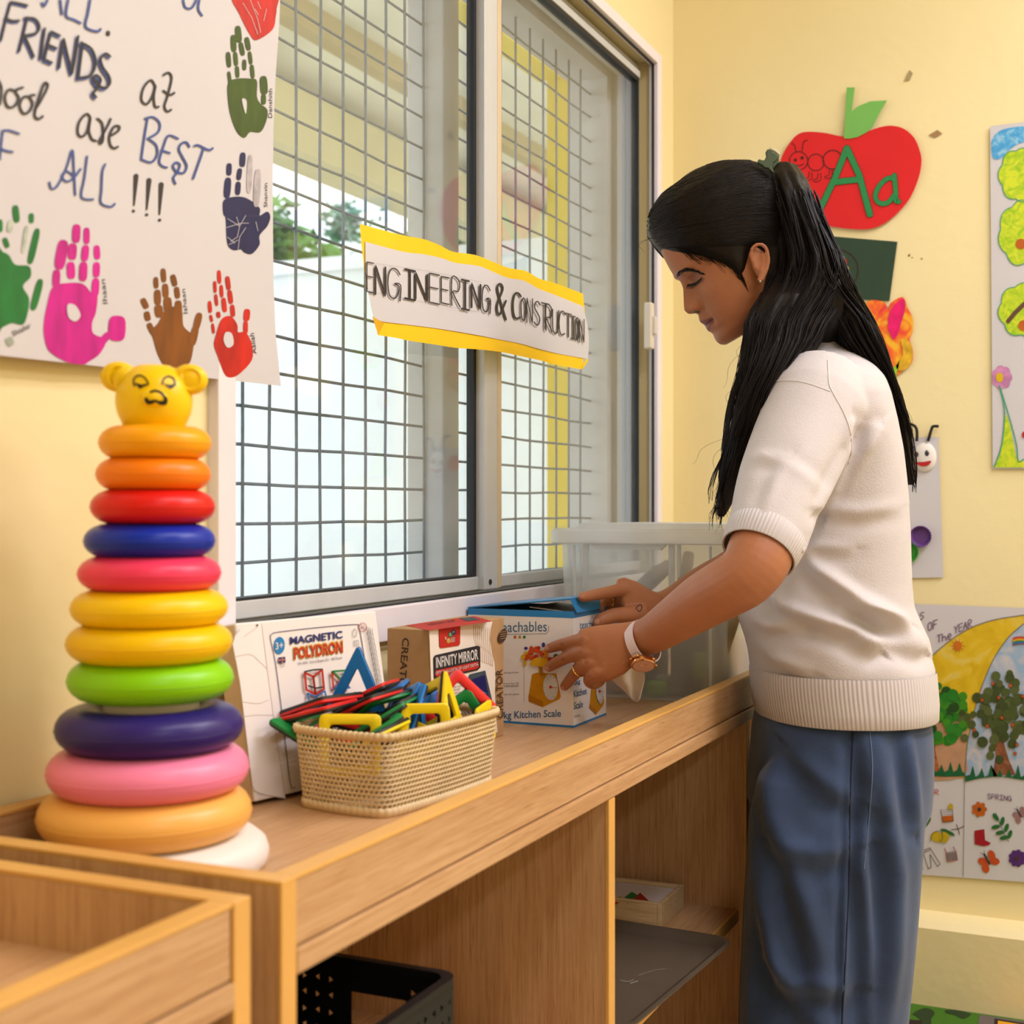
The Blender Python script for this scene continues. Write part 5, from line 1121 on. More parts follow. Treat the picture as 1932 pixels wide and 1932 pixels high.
# seasons poster
sp = thing('seasons_poster', 'white poster of the seasons with painted trees and small stickers, low on the back wall', 'poster', tuple(onX(1830, 1660, BX-.002)))
zs_ = lambda x, y: (1680 + x/3.218, 1080 + y/3.218)
cut('paper', M_paper, sp, [(1600,1136),(1715,1139),(1932,1147),(2060,1152),(2060,1668),(1932,1664),(1735,1650),(1600,1644)], .004, .0008)
a = Art(back_pt(.0050), .0005); I_pur = ink('purple_marker', (134, 90, 130)); I_skyp = paint2('sky_pencil', (150, 180, 210), (180, 190, 206), (205, 200, 204), 24); I_sun = paint2('sun_pencil', (214, 176, 8), (226, 190, 30), (226, 200, 90), 20); I_pch = ink('peach_pencil', (222, 170, 130), .6, .12, 30)
a.poly([zs_(*p) for p in [(200,580),(260,500),(380,400),(500,330),(640,285),(811,258),(811,310),(720,390),(630,520),(560,680),(500,880),(465,1060),(450,1250),(100,1250),(100,700)]], I_sun, 1)
a.blob([zs_(*p) for p in [(150,1240),(180,1000),(300,900),(440,880),(470,960),(455,1080),(448,1240)]], I_pch, 2, 3)
a.poly([zs_(*p) for p in [(1200,260),(811,310),(720,390),(630,520),(560,680),(500,880),(465,1060),(455,1260),(640,1235),(811,1250),(1200,1260)]], I_skyp, 1)
for pts in ([(200,580),(260,500),(380,400),(500,330),(640,285),(811,258)], [(811,310),(720,390),(630,520),(560,680),(500,880),(465,1060),(450,1270)]): a.line([zs_(*p) for p in pts], 1.5, I_grey, 3, 4)
a.line([zs_(450,1270), zs_(442,1845)], 1.0, I_grey, 3)
a.ell(*zs_(408, 445), 8, 9, ink('sun_orange', (240, 130, 20)), 3)
for k in range(10): a.line([zs_(408+24*math.cos(k*.63), 445+24*math.sin(k*.63)), zs_(408+42*math.cos(k*.63), 445+42*math.sin(k*.63))], 1.2, ink('sun_orange', (240, 130, 20)), 3)
for k, m in enumerate((I_red, ink('sun_orange', (240, 130, 20)), I_yel, I_grn, I_blue, I_pur)): a.line([zs_(745, 400+k*8), zs_(780, 392+k*8), zs_(830, 395+k*8)], 2.4, m, 3, 3)
a.build('painted_sky', sp)
def leaf_tree(nm, trunk, tm, leaves, lm, fruit):
    a = Art(back_pt(.0056), .0005); a.poly([zs_(*p) for p in trunk], tm, 1); rr = random.Random(len(nm))
    for x, y, r in leaves: a.ell(*zs_(x, y), r, r*1.05, lm[rr.randrange(len(lm))], 2 + rr.randrange(3))
    for x, y in fruit: a.ell(*zs_(x, y), 3.6, 3.9, ink('berry_brown', (150, 50, 20)), 5); a.ell(*zs_(x, y), 2.4, 2.6, ink('fruit_orange', (240, 130, 30)), 6)
    a.build(nm, sp)
rt_ = random.Random(5)
bark = paint2('bark_pencil', (120, 70, 40), (140, 84, 50), (165, 110, 80), 50); bark2 = paint2('bark_orange', (150, 76, 30), (164, 86, 40), (186, 110, 60), 50)
gr_ = [ink('grass_paint', (40, 140, 30)), ink('leaf_paint', (70, 160, 24)), ink('dark_leaf_paint', (34, 84, 24)), ink('mid_leaf_paint', (50, 150, 40))]
leaf_tree('summer_tree', [(205,1100),(230,990),(250,960),(268,980),(272,1080),(300,1210),(240,1220),(190,1180)], bark2, [(290+max(-150, min(150, rt_.gauss(0, 85))), 850+max(-160, min(170, rt_.gauss(0, 95))), rt_.uniform(7, 11)) for _ in range(80)], gr_, [])
ol = [ink('olive_paint', (84, 100, 44)), ink('olive_paint_dark', (70, 86, 36)), ink('olive_paint_pale', (98, 112, 58))]
leaf_tree('spring_tree', [(620,960),(650,940),(694,945),(690,1040),(720,1140),(760,1230),(620,1230),(640,1120)], bark, [(680+rt_.gauss(0, 105), 840+rt_.gauss(0, 105), rt_.uniform(6, 10)) for _ in range(95)] + [(640, 630, 9), (725, 640, 9), (560, 1030, 10), (740, 1040, 9)], ol, [(622,675),(728,687),(657,760),(556,775),(804,752),(676,882),(588,932),(742,925),(509,957),(768,1046),(756,1100)])
a = Art(back_pt(.0062), .0005); gs = ink('grass_card', (20, 110, 60))
for x0, x1, y0 in ((100, 450, 1225), (455, 900, 1255)):
    pts = [(x0, y0+30 if x0 < 400 else 1270), (x0, y0-20)]; k = x0
    while k < x1 - 60: pts += [(k+30, y0-10-rt_.uniform(10, 20)), (k+45, y0-rt_.uniform(60, 95)), (k+62, y0-14)]; k += 55
    pts += [(x1, y0-10), (x1, y0+12 if x0 < 400 else 1255)]
    if x0 < 400: pts += [(330, 1240), (200, 1232)]
    else: pts += [(800,1258),(700,1242),(620,1240),(540,1250)]
    a.poly([zs_(*p) for p in pts], gs, 1)
a.build('grass_cutout', sp)
a = Art(back_pt(.0056), .0005)
hand_text(a, 'S', *zs_(178,290), *zs_(212,270), 12, 1.7, I_pur); hand_text(a, 'OF', *zs_(228,355), *zs_(292,332), 15, 1.8, I_pur); hand_text(a, 'The', *zs_(284,428), *zs_(378,398), 14, 1.8, I_pur); hand_text(a, 'YEAR', *zs_(388,372), *zs_(500,326), 14, 1.6, I_pur)
a.build('title_lettering', sp)
a = Art(back_pt(.0056), .0005); hand_text(a, 'SUMMER', *zs_(110,1345), *zs_(300,1348), 9, 1.3, ink('coral_marker', (214, 76, 66))); a.build('lettering', sp)
a = Art(back_pt(.0056), .0005); hand_text(a, 'SPRING', *zs_(590,1372), *zs_(740,1388), 9, 1.3, I_pur)
a.build('lettering', sp)
def sticker(nm, fn):
    a = Art(back_pt(.0056), .0005); fn(a); a.build(nm, sp)
I_or = ink('fruit_orange', (220, 110, 20)); I_ln = ink('fine_line', (70, 56, 50)); I_lemon = ink('lemon', (226, 196, 30)); I_boot = ink('boot_red', (186, 16, 36)); I_vio = ink('violet', (96, 44, 130)); I_leaf = ink('sprig_green', (46, 120, 50))
def fl_(a, x, y, r, m, n, cm):
    for k in range(n): a.ell(*zs_(x+r*.62*math.cos(k*2*math.pi/n), y+r*.62*math.sin(k*2*math.pi/n)), r*.42/3.218, r*.24/3.218*1.4, m, 1, k*2*math.pi/n)
    a.ell(*zs_(x, y), r*.25/3.218, r*.25/3.218, cm, 3)
sticker('orange_flower_sticker', lambda a: fl_(a, 540, 1438, 46, I_or, 7, I_ln))
sticker('purple_flower_sticker', lambda a: fl_(a, 770, 1735, 52, I_vio, 9, I_brn))
sticker('boot_sticker', lambda a: a.poly([zs_(*p) for p in [(510,1568),(570,1558),(575,1625),(610,1642),(600,1655),(565,1662),(512,1650)]], I_boot, 1))
def sprig(a):
    a.line([zs_(640,1460), zs_(680,1560), zs_(718,1635)], 1.0, I_leaf, 1, 3)
    for x, y, r in ((640,1485,.9), (640,1545,-.2), (680,1510,1.8), (665,1580,-.2), (705,1550,1.9), (690,1610,-.2), (725,1590,1.9)): a.ell(*zs_(x, y), 8.5, 4, I_leaf, 2, r)
sticker('leaf_sprig_sticker', sprig)
def bfly(a, x, y, s, m):
    for dx, dy, r in ((-28,10,.4), (-12,48,1.3), (24,-28,1.2), (42,8,.2)): a.ell(*zs_(x+dx*s, y+dy*s), 10*s, 7*s, m, 1, r)
    a.line([zs_(x-20*s, y-34*s), zs_(x+12*s, y+24*s)], 4*s, I_ln, 2); a.line([zs_(x-20*s, y-34*s), zs_(x-45*s, y-42*s)], .8, I_ln, 2); a.line([zs_(x-20*s, y-34*s), zs_(x-20*s, y-58*s)], .8, I_ln, 2)
sticker('butterfly_sticker', lambda a: bfly(a, 590, 1745, 1.0, ink('butterfly_orange', (224, 90, 30))))
sticker('butterfly_sticker', lambda a: bfly(a, 785, 1465, .75, ink('butterfly_pink', (176, 130, 134))))
def lemons(a):
    a.ell(*zs_(282, 1605), 12, 10, I_lemon, 1, .3); a.ell(*zs_(328, 1608), 9, 11, I_lemon, 2, .3); a.line([zs_(240,1635), zs_(262,1580), zs_(305,1572), zs_(318,1610), zs_(300,1640)], .8, I_ln, 3, 3); a.ell(*zs_(362, 1582), 10, 3.4, I_leaf, 2, .5); a.ell(*zs_(328, 1566), 8, 3, I_leaf, 2, .2)
sticker('lemon_sticker', lemons)
def juice(a):
    a.line([zs_(305,1440), zs_(318,1515), zs_(382,1510), zs_(376,1438)], 1.0, I_ln, 2); a.poly([zs_(*p) for p in [(314,1480),(380,1474),(384,1510),(320,1518)]], I_or, 1); a.ell(*zs_(366, 1422), 5, 6, I_lemon, 2)
    for k in range(3): a.line([zs_(312, 1442+k*14), zs_(376, 1438+k*14)], .6, I_grey, 2)
sticker('juice_glass_sticker', juice)
def melon(a):
    a.blob([zs_(*p) for p in [(150,1490),(242,1485),(230,1530),(190,1556),(150,1550)]], ink('melon_green', (74, 130, 60)), 1); a.ell(*zs_(200, 1475), 14, 6, ink('melon_brown', (120, 84, 66)), 2); a.line([zs_(205,1478), zs_(210,1428), zs_(235,1420)], 1.4, ink('straw', (214, 130, 100)), 3)
sticker('coconut_drink_sticker', melon)
sticker('trousers_sticker', lambda a: [a.line([zs_(*p) for p in q_], 1.1, I_ln, 1) for q_ in ([(195,1690),(240,1672),(302,1770),(285,1785),(240,1710),(248,1790),(230,1800),(195,1690)], [(198,1702),(244,1684)])])
def vest(a):
    a.poly([zs_(*p) for p in [(335,1700),(398,1690),(405,1745),(345,1755)]], ink('vest_grey', (176, 160, 160)), 1); a.line([zs_(330,1675), zs_(340,1705), zs_(346,1755), zs_(408,1745), zs_(398,1695), zs_(382,1665)], 1.6, ink('vest_red', (206, 120, 116)), 2)
    for k in range(4): a.line([zs_(342, 1712+k*11), zs_(402, 1704+k*11)], .7, I_ln, 2)
sticker('vest_sticker', vest)
sticker('twig_sticker', lambda a: [a.line([zs_(*p) for p in q_], 1.4, I_brn, 1) for q_ in ([(370,1562),(410,1558),(448,1540)], [(400,1530),(412,1560),(420,1590)])])
sticker('cherry_sticker', lambda a: (a.ell(*zs_(178, 1768), 4, 5, I_red, 1), a.line([zs_(185,1780), zs_(200,1800)], 1.0, I_leaf, 1)))
sticker('spoon_sticker', lambda a: a.line([zs_(180,1390), zs_(200,1375), zs_(225,1358)], 1.6, I_grey, 1, 3))
# scraps of old tape and marks left on the wall
for i, (pts, c) in enumerate((([(1752,255),(1768,245),(1778,252),(1764,260)], (168, 132, 84)), ([(1712,139),(1716,132),(1722,138),(1716,152),(1706,153)], (176, 158, 112)))):
    b = MB(); sheet(b, pts, back_pt(.001), .0006); tag(b.build('tape_scrap', mat('old_tape_%d' % i, S(*c), .6, .2, 60)), ('brown scrap of old tape on the wall beside the apple', 'small torn tape scrap above the apple leaf')[i], 'tape', 'tape scraps')
a = Art(back_pt(.0003), .0003)
for x, y, r in ((1715, 482, 2.2), (1721, 486, 1.4), (1739, 488, 1.7), (1716, 480, 1.2)): a.ell(x, y, r, r, ink('wall_speck', (170, 140, 96)), 1)
o = a.b.build('wall_specks', a.mats, None, fix=False); tag(o, 'faint brown specks on the wall right of the green card', 'mark')
# play mat on the floor
M_mat = [mat('mat_green', S(60, 110, 10), .8, .06), mat('mat_dark_green', S(30, 54, 14), .8), mat('mat_road', S(104, 92, 90), .8), mat('mat_yellow', S(226, 160, 10), .8), mat('mat_edge', S(34, 16, 14), .8)]
pm = thing('play_mat', 'green printed road play mat on the floor by the plinth', 'mat', (2.4, 0.0, 0.0))
b = MB(); b.box(2.2, PLX-.004, -1.0, .45, .0005, .004); b.build('mat', M_mat[0], pm)
a = Art(lambda px, py, l: onZ(px, py, .004+l), .0006); zf = lambda x, y: (1680 + x/7.1, 1660 + y/7.1)
for pts in ([(300,1790),(380,1740),(480,1715),(570,1750),(590,1800),(545,1860),(540,1960),(420,1980),(390,1860),(320,1815)], [(740,1740),(900,1745),(1070,1790),(1060,1820),(1000,1855),(940,1850),(860,1810),(750,1785)]): a.blob([zf(*p) for p in pts], M_mat[1], 1, 3)
a.poly([zf(*p) for p in [(1195,1805),(2400,1990),(2400,2400),(1100,2400),(1175,1940)]], M_mat[2], 1); a.poly([zf(*p) for p in [(1395,1855),(2400,2010),(2400,2400),(1370,2400)]], M_mat[4], 2); a.poly([zf(*p) for p in [(1440,1885),(2400,2040),(2400,2400),(1425,2400)]], M_mat[3], 3)
a.poly([zf(*p) for p in [(100,1860),(420,1880),(410,2100),(100,2100)]], M_mat[4], 2)
a.build('printed_road', pm)

# ------------------------------------------------------------------ the woman at the cabinet
DM = 1.93                                        # how far in front of the camera her mid plane stands
M_skin_c = S(174, 112, 76)
def skin_mat():
    m = bpy.data.materials.new('skin'); m.use_nodes = True; nt = m.node_tree; N = nt.nodes; L = nt.links; bs = N['Principled BSDF']
    at = N.new('ShaderNodeAttribute'); at.attribute_name = 'tint'; tc = N.new('ShaderNodeTexCoord'); nz = N.new('ShaderNodeTexNoise'); nz.inputs['Scale'].default_value = 40; nz.inputs['Detail'].default_value = 5
    L.new(tc.outputs['Object'], nz.inputs['Vector']); mr = N.new('ShaderNodeMapRange'); mr.inputs['To Min'].default_value = .9; mr.inputs['To Max'].default_value = 1.1; L.new(nz.outputs['Fac'], mr.inputs['Value'])
    mx = N.new('ShaderNodeVectorMath'); mx.operation = 'MULTIPLY'; L.new(at.outputs['Color'], mx.inputs[0]); L.new(mr.outputs[0], mx.inputs[1]); L.new(mx.outputs[0], bs.inputs['Base Color'])
    bs.inputs['Roughness'].default_value = .48; bs.inputs['Specular IOR Level'].default_value = .4
    n2 = N.new('ShaderNodeTexNoise'); n2.inputs['Scale'].default_value = 420; L.new(tc.outputs['Object'], n2.inputs['Vector']); bp = N.new('ShaderNodeBump'); bp.inputs['Strength'].default_value = .10; bp.inputs['Distance'].default_value = .002; L.new(n2.outputs['Fac'], bp.inputs['Height']); L.new(bp.outputs[0], bs.inputs['Normal'])
    return m
def remeshed(b, voxel, smooth_it=4, fac=.5):
    """The closed pieces in b grown into one continuous surface."""
    me = b.mesh('raw'); o = bpy.data.objects.new('raw', me); COL.objects.link(o)
    md = o.modifiers.new('r', 'REMESH'); md.mode = 'VOXEL'; md.voxel_size = voxel
    if smooth_it: ms = o.modifiers.new('s', 'SMOOTH'); ms.factor = fac; ms.iterations = smooth_it
    dg = bpy.context.evaluated_depsgraph_get(); dg.update(); out = bpy.data.meshes.new_from_object(o.evaluated_get(dg))
    bpy.data.objects.remove(o); bpy.data.meshes.remove(me)
    out.polygons.foreach_set('use_smooth', [True]*len(out.polygons))
    return out
def place(me, name, m, parent):
    co = np.empty(len(me.vertices)*3, 'f'); me.vertices.foreach_get('co', co); co = co.reshape(-1, 3) - np.array(parent_loc(parent), 'f'); me.vertices.foreach_set('co', co.ravel()); me.update()
    me.name = name; me.materials.clear(); me.materials.append(m); o = bpy.data.objects.new(name, me); COL.objects.link(o); o.parent = parent
    return o
def coords(me):
    co = np.empty(len(me.vertices)*3, 'f'); me.vertices.foreach_get('co', co); return co.reshape(-1, 3)
def project(co):                                 # world points to picture points and depth
    r = co - np.array(CAM, 'f'); d = r @ np.array(FWD, 'f'); return CX + (r @ np.array(RGT, 'f'))/d*FP, HY - r[:, 2]/d*FP, d
def interp(x, pts):                              # piecewise linear
    xs = [p[0] for p in pts]; ys = [p[1] for p in pts]; return float(np.interp(x, xs, ys))
floor_pt = W(1570, 962, DM); who = thing('person', 'woman with long dark hair, white knit top and blue trousers, lifting the box lid', 'person', (floor_pt.x, floor_pt.y, 0))

# --- head: sections across the tilted head axis
PT_ = math.radians(30); HO = W(1385, 520, DM); HF = (RGT*(-math.cos(PT_)) - UP*math.sin(PT_)); HU = (RGT*(-math.sin(PT_)) + UP*math.cos(PT_)); HN = -FWD   # HN: towards the camera
def fv(px, py, c=0.0):                          # c: how far towards the camera from her mid plane
    q_ = W(px, py, DM - c) - HO; return q_.dot(HF), q_.dot(HU)
prof_px = [(1246,468),(1254.8,487),(1265,507),(1275,520),(1283.8,530.4),(1287.8,542),(1288.4,556.5),(1289.3,574),(1291,586),(1299,593),(1311,591),(1317,590.5),(1318.8,601.4),(1320,606.5),(1325,610.2),(1331,612),(1331.5,616),(1334.5,622.5),(1339,625.6),(1345.5,628),(1347.5,634.8),(1351.9,643.5),(1359,649.3)]
prof = sorted([(v, f) for f, v in (fv(*p) for p in prof_px)])
prof = [(-.0800, .060)] + prof + [(.100, .0670), (.115, .048), (.124, .020), (.128, -.01)]
base_front = [(-.0800,.056),(-.077,.0625),(-.0692,.0668),(-.0564,.0652),(-.0489,.0672),(-.0409,.0672),(-.0347,.068),(-.0203,.0665),(-.0111,.0650),(.004,.0632),(.0204,.0642),(.034,.0690),(.0419,.0722),(.0713,.0728),(.0872,.0715),(.100,.0670),(.115,.048),(.124,.020),(.128,-.01)]
back = [(-.0800,.010),(-.070,-.020),(-.055,-.048),(-.03,-.070),(0,-.098),(.03,-.112),(.06,-.114),(.085,-.105),(.105,-.085),(.118,-.062),(.124,-.045),(.128,-.03)]
wid = [(-.0800,.024),(-.074,.032),(-.066,.042),(-.055,.050),(-.042,.0555),(-.025,.0605),(-.005,.0655),(.02,.068),(.045,.0705),(.07,.0720),(.09,.068),(.105,.056),(.118,.036),(.125,.020),(.128,.008)]
def head_sec(v, t):
    """Point (f, c) of the head at height v and angle t (0 = front, pi/2 = towards the camera)."""
    fb, ff, w = interp(v, back), interp(v, base_front), interp(v, wid); fc = ff - min(.075, (ff-fb)*.42)
    ct, st_ = math.cos(t), math.sin(t); e = .86 if ct > 0 else .95
    f = fc + (ff-fc if ct > 0 else fc-fb)*math.copysign(abs(ct)**e, ct); c = w*math.copysign(abs(st_)**.92, st_)
    if ct > 0:
        k = interp(v, prof) - ff                 # nose, lips and chin stand proud of the face in the middle
        if v > -.018: wn = interp(v, [(-.018,.0145),(-.010,.0125),(0,.0085),(.02,.0068),(.03,.010),(.05,.03)])
        else: wn = interp(v, [(-.08,.022),(-.056,.016),(-.049,.017),(-.041,.019),(-.035,.018),(-.024,.008),(-.0181,.0135)])
        f += k*math.exp(-(c/wn)**2)
        for s in (-1, 1):
            f -= .0085*math.exp(-((abs(c)-.030)/.013)**2 - ((v-.021)/.0105)**2)*.5         # eye sockets
            f += .0042*math.exp(-((abs(c)-.0315)/.0105)**2 - ((v-.0185)/.0062)**2)*.5      # closed lids
            f += .0030*math.exp(-((abs(c)-.026)/.016)**2 - ((v-.040)/.006)**2)*.5           # brow
            f += .0035*math.exp(-((abs(c)-.042)/.014)**2 - ((v+.004)/.014)**2)*.5           # cheek
            f += .0085*math.exp(-((abs(c)-.0128)/.0042)**2 - ((v+.0115)/.0060)**2)*.5; f -= .0045*math.exp(-((abs(c)-.0195)/.0032)**2 - ((v+.013)/.010)**2)*.5      # nostril wing
            f -= .0030*math.exp(-((abs(c)-.024)/.004)**2 - ((v+.040)/.007)**2)*.5           # mouth corner
    return f, c
def hp3(f, v, c): return HO + HF*f + HU*v + HN*c
angs = [math.copysign((abs(k)/60)**1.25*math.pi, k) for k in range(-59, 61)]
vs_ = [-.080 + .208*(j/118) for j in range(119)]
body = MB()
body.loft([[hp3(*(lambda q_: (q_[0], v, q_[1]))(head_sec(v, t))) for t in angs] for v in vs_])
# ear
ed = .0725
def ep(px, py, out): f, v = fv(px, py, ed); return hp3(f, v, ed + out)
body.tube([ep(*p, o_) for p, o_ in zip(smooth_open([(1423,500),(1416,486),(1418,470),(1430,463),(1442,469),(1447,486),(1446,505),(1440,520),(1434,531),(1428,528)], 3), [.002 + .007*min(1, k/8) for k in range(28)])], .0030, 8)
ef, ev = fv(1432, 496, ed); body.sphere(hp3(ef, ev, ed - .001), (.011, .024, .006), 16, 10, frame=(HF*math.cos(.25)+HU*math.sin(.25), HU*math.cos(.25)-HF*math.sin(.25), HN))
body.tube([ep(1438, 512, .006), ep(1434, 529, .006)], [.0045, .0055], 8); body.tube([ep(1436, 478, .006), ep(1440, 495, .0065), ep(1434, 512, .006)], .0022, 6)
body.tube([ep(1424, 500, .003), ep(1423, 508, .003)], [.0032, .003], 8)
# neck, torso and legs (under the clothes), arms
def sect(px, py, d, ax, ay, bz, n=20, pw=1.0):   # an ellipse: half sizes along picture-right and along the view
    c = W(px, py, d); return [c + RGT*(ax*math.cos(2*math.pi*k/n)) + FWD*(bz*math.sin(2*math.pi*k/n)) + UP*(ay*math.cos(2*math.pi*k/n)) for k in range(n)]
body.tube([hp3(-.028, -.045, 0), W(1478, 610, DM), W(1525, 680, DM), W(1545, 740, DM)], [.050, .048, .046, .05], 20)
body.loft([sect(1545, 720, DM, .04, 0, .08), sect(1552, 800, DM, .078, 0, .125), sect(1560, 900, DM, .088, 0, .125), sect(1562, 1050, DM, .092, 0, .125), sect(1565, 1200, DM, .095, 0, .125), sect(1580, 1330, DM, .095, 0, .115), sect(1580, 1420, DM, .08, 0, .10)])
for dd in (1.855, 2.005):
    body.tube([W(1578, 1330, dd), W(1572, 1500, dd), W(1562, 1780, dd), W(1560, 1850, dd), W(1552, 2040, dd), W(1550, HY + (CAMZ-.05)/dd*FP, dd)], [.045, .055, .048, .046, .05, .034], 16)
    ft = W(1550, 962, dd); ft.z = .032; body.tube([ft + RGT*.05, ft, ft - RGT*.09 - UP*.008, ft - RGT*.15 - UP*.014], [.028, .032, .026, .012], 14)
def limb(pts, n=22):
    P_ = smooth_open([tuple(W(*p[:3])) + (p[3],) for p in pts], 5); body.tube([p[:3] for p in P_], [p[3] for p in P_], n)
limb([(1545,760,1.82,.048), (1520,810,1.780,.046), (1478,920,1.725,.043), (1438,1035,1.668,.0418), (1412,1082,1.655,.0385), (1378,1105,1.668,.0375), (1330,1132,1.70,.0355), (1280,1165,1.735,.031), (1235,1194,1.768,.0262), (1208,1205,1.785,.0245)])
limb([(1530,760,2.03,.048), (1505,830,2.05,.044), (1460,960,2.04,.040), (1428,1045,2.02,.038), (1390,1078,2.00,.036), (1330,1106,1.985,.031), (1278,1136,1.976,.0265), (1250,1148,1.970,.0245)])
def palm(secs, n=20):
    body.loft([[Vector(c) + Vector(u)*math.copysign(abs(math.cos(2*math.pi*k/n))**.8, math.cos(2*math.pi*k/n)) + Vector(w)*math.copysign(abs(math.sin(2*math.pi*k/n))**.8, math.sin(2*math.pi*k/n)) for k in range(n)] for c, u, w in secs])
def finger(pts, rs):
    P_ = [W(*p) for p in pts]; tip = P_[-1] + (P_[-1]-P_[-2]).normalized()*rs[-1]*.75; body.tube(smooth_open([tuple(p) for p in P_], 3) + [tuple(tip)], [float(np.interp(k/3, range(len(rs)), rs)) for k in range(3*(len(rs)-1)+1)] + [rs[-1]*.45], 12)
def hv(dx, dy, dd, h):                           # a direction in picture right, picture down and depth, of length h
    v = RGT*dx - UP*dy + FWD*dd; return v.normalized()*h
# left hand, flat on the front of the scale box
wl = hv(.30, 1, -.10, 1); nl = hv(-.35, .12, -1, 1)
palm([(W(1212,1204,1.783), wl*.0250, nl*.0195), (W(1195,1210,1.785), wl*.0265, nl*.0180), (W(1165,1224,1.788), wl*.0345, nl*.0160), (W(1135,1233,1.792), wl*.0385, nl*.0140), (W(1110,1238,1.797), wl*.0380, nl*.0115), (W(1104,1239,1.799), wl*.032, nl*.007)])
finger([(1125,1213,1.795), (1102,1207,1.797), (1075,1212,1.818), (1052,1218,1.838), (1034,1224,1.852)], [.0105, .0100, .0086, .0080, .0068])
finger([(1128,1230,1.792), (1100,1231,1.797), (1073,1239,1.818), (1050,1250,1.838), (1034,1260,1.852)], [.0105, .0104, .0088, .0082, .0068])
finger([(1130,1250,1.790), (1106,1252,1.795), (1088,1268,1.815), (1075,1283,1.832), (1064,1296,1.846)], [.0105, .0100, .0086, .0078, .0066])
finger([(1140,1262,1.788), (1122,1271,1.790), (1112,1284,1.806), (1122,1290,1.832), (1135,1284,1.846)], [.0105, .0102, .0088, .0080, .0066])
finger([(1180,1225,1.800), (1160,1245,1.825), (1148,1262,1.842), (1140,1275,1.852)], [.013, .0115, .0098, .0080])
# right hand, lifting the lid
wr = hv(.25, 1, .05, 1); nr = hv(.10, .05, -1, 1)
palm([(W(1256,1148,1.972), wl*.0235, nr*.0185), (W(1238,1146,1.968), wr*.0255, nr*.0185), (W(1210,1138,1.962), wr*.0335, nr*.0175), (W(1188,1130,1.956), wr*.0330, nr*.0150), (W(1173,1126,1.950), wr*.0270, nr*.0115), (W(1167,1125,1.948), wr*.018, nr*.007)])
finger([(1196,1118,1.955), (1174,1113,1.945), (1146,1118,1.920), (1118,1123,1.888), (1097,1127,1.866)], [.0108, .0104, .0090, .0082, .0068])
finger([(1198,1128,1.965), (1170,1127,1.965), (1147,1131,1.962), (1134,1139,1.952), (1132,1148,1.942)], [.0105, .0100, .0088, .0080, .0066])
finger([(1200,1138,1.972), (1172,1136,1.985), (1150,1140,1.985), (1140,1150,1.978)], [.0102, .0095, .0085, .0068])
finger([(1202,1146,1.980), (1178,1144,2.000), (1158,1148,2.002), (1150,1156,1.997)], [.0095, .0085, .0078, .006])
finger([(1212,1158,1.950), (1188,1160,1.935), (1160,1161,1.922), (1138,1168,1.912), (1127,1174,1.908)], [.0145, .0128, .0108, .0100, .0082])
bme = remeshed(body, .0021, 3)
co = coords(bme); rel = co - np.array(HO, 'f'); hf_, hv_, hc_ = rel @ np.array(HF, 'f'), rel @ np.array(HU, 'f'), rel @ np.array(HN, 'f')
tint = np.tile(np.array(M_skin_c, 'f'), (len(co), 1)); near_head = np.linalg.norm(rel, axis=1) < .16
lip = near_head & (hf_ > .052) & (np.abs(hc_) < .0245) & (hv_ > -.0525 + np.abs(hc_)*.35) & (hv_ < -.0315 - np.abs(hc_)*.22)
tint[lip] = S(140, 74, 66)
slit = lip & (np.abs(hv_ + .0412 - np.abs(hc_)*.06) < .0014); tint[slit] = S(70, 34, 30)
nost = near_head & (hf_ > .058) & (np.abs(np.abs(hc_)-.0072) < .0040) & (np.abs(hv_+.0188) < .0022); tint[nost] = S(60, 32, 24)
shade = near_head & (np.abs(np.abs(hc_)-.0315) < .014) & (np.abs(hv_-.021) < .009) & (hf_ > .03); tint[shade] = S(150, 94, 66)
px_, py_, dd_ = project(co)
def spot(x, y, r, col, dmax):
    k = ((px_-x)**2 + (py_-y)**2 < r*r) & (dd_ < dmax); tint[k] = tint[k]*.25 + np.array(S(*col), 'f')*.75
for x, y, dm in ((1029.5, 1223, 1.853), (1031, 1262, 1.853), (1060, 1300, 1.85), (1126, 1172, 1.909)): spot(x, y, 5.2, (214, 160, 134), dm)
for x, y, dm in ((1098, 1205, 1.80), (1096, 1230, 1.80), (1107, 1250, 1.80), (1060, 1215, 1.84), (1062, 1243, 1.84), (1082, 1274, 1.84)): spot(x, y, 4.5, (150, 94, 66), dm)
at = bme.color_attributes.new('tint', 'FLOAT_COLOR', 'POINT'); at.data.foreach_set('color', tint.ravel())
from mathutils.bvhtree import BVHTree
def bvh_of(me):
    return BVHTree.FromPolygons([v.co.copy() for v in me.vertices], [tuple(p.vertices) for p in me.polygons])
bvh = bvh_of(bme)
def surf(tree, px, py, lift=0.0, dflt=1.86):
    v = ray(px, py).normalized(); h = tree.ray_cast(CAM, v)
    if h[0] is None: return W(px, py, dflt)
    n = h[1] if h[1].dot(v) < 0 else -h[1]; return h[0] + n*lift
M_skin = skin_mat()
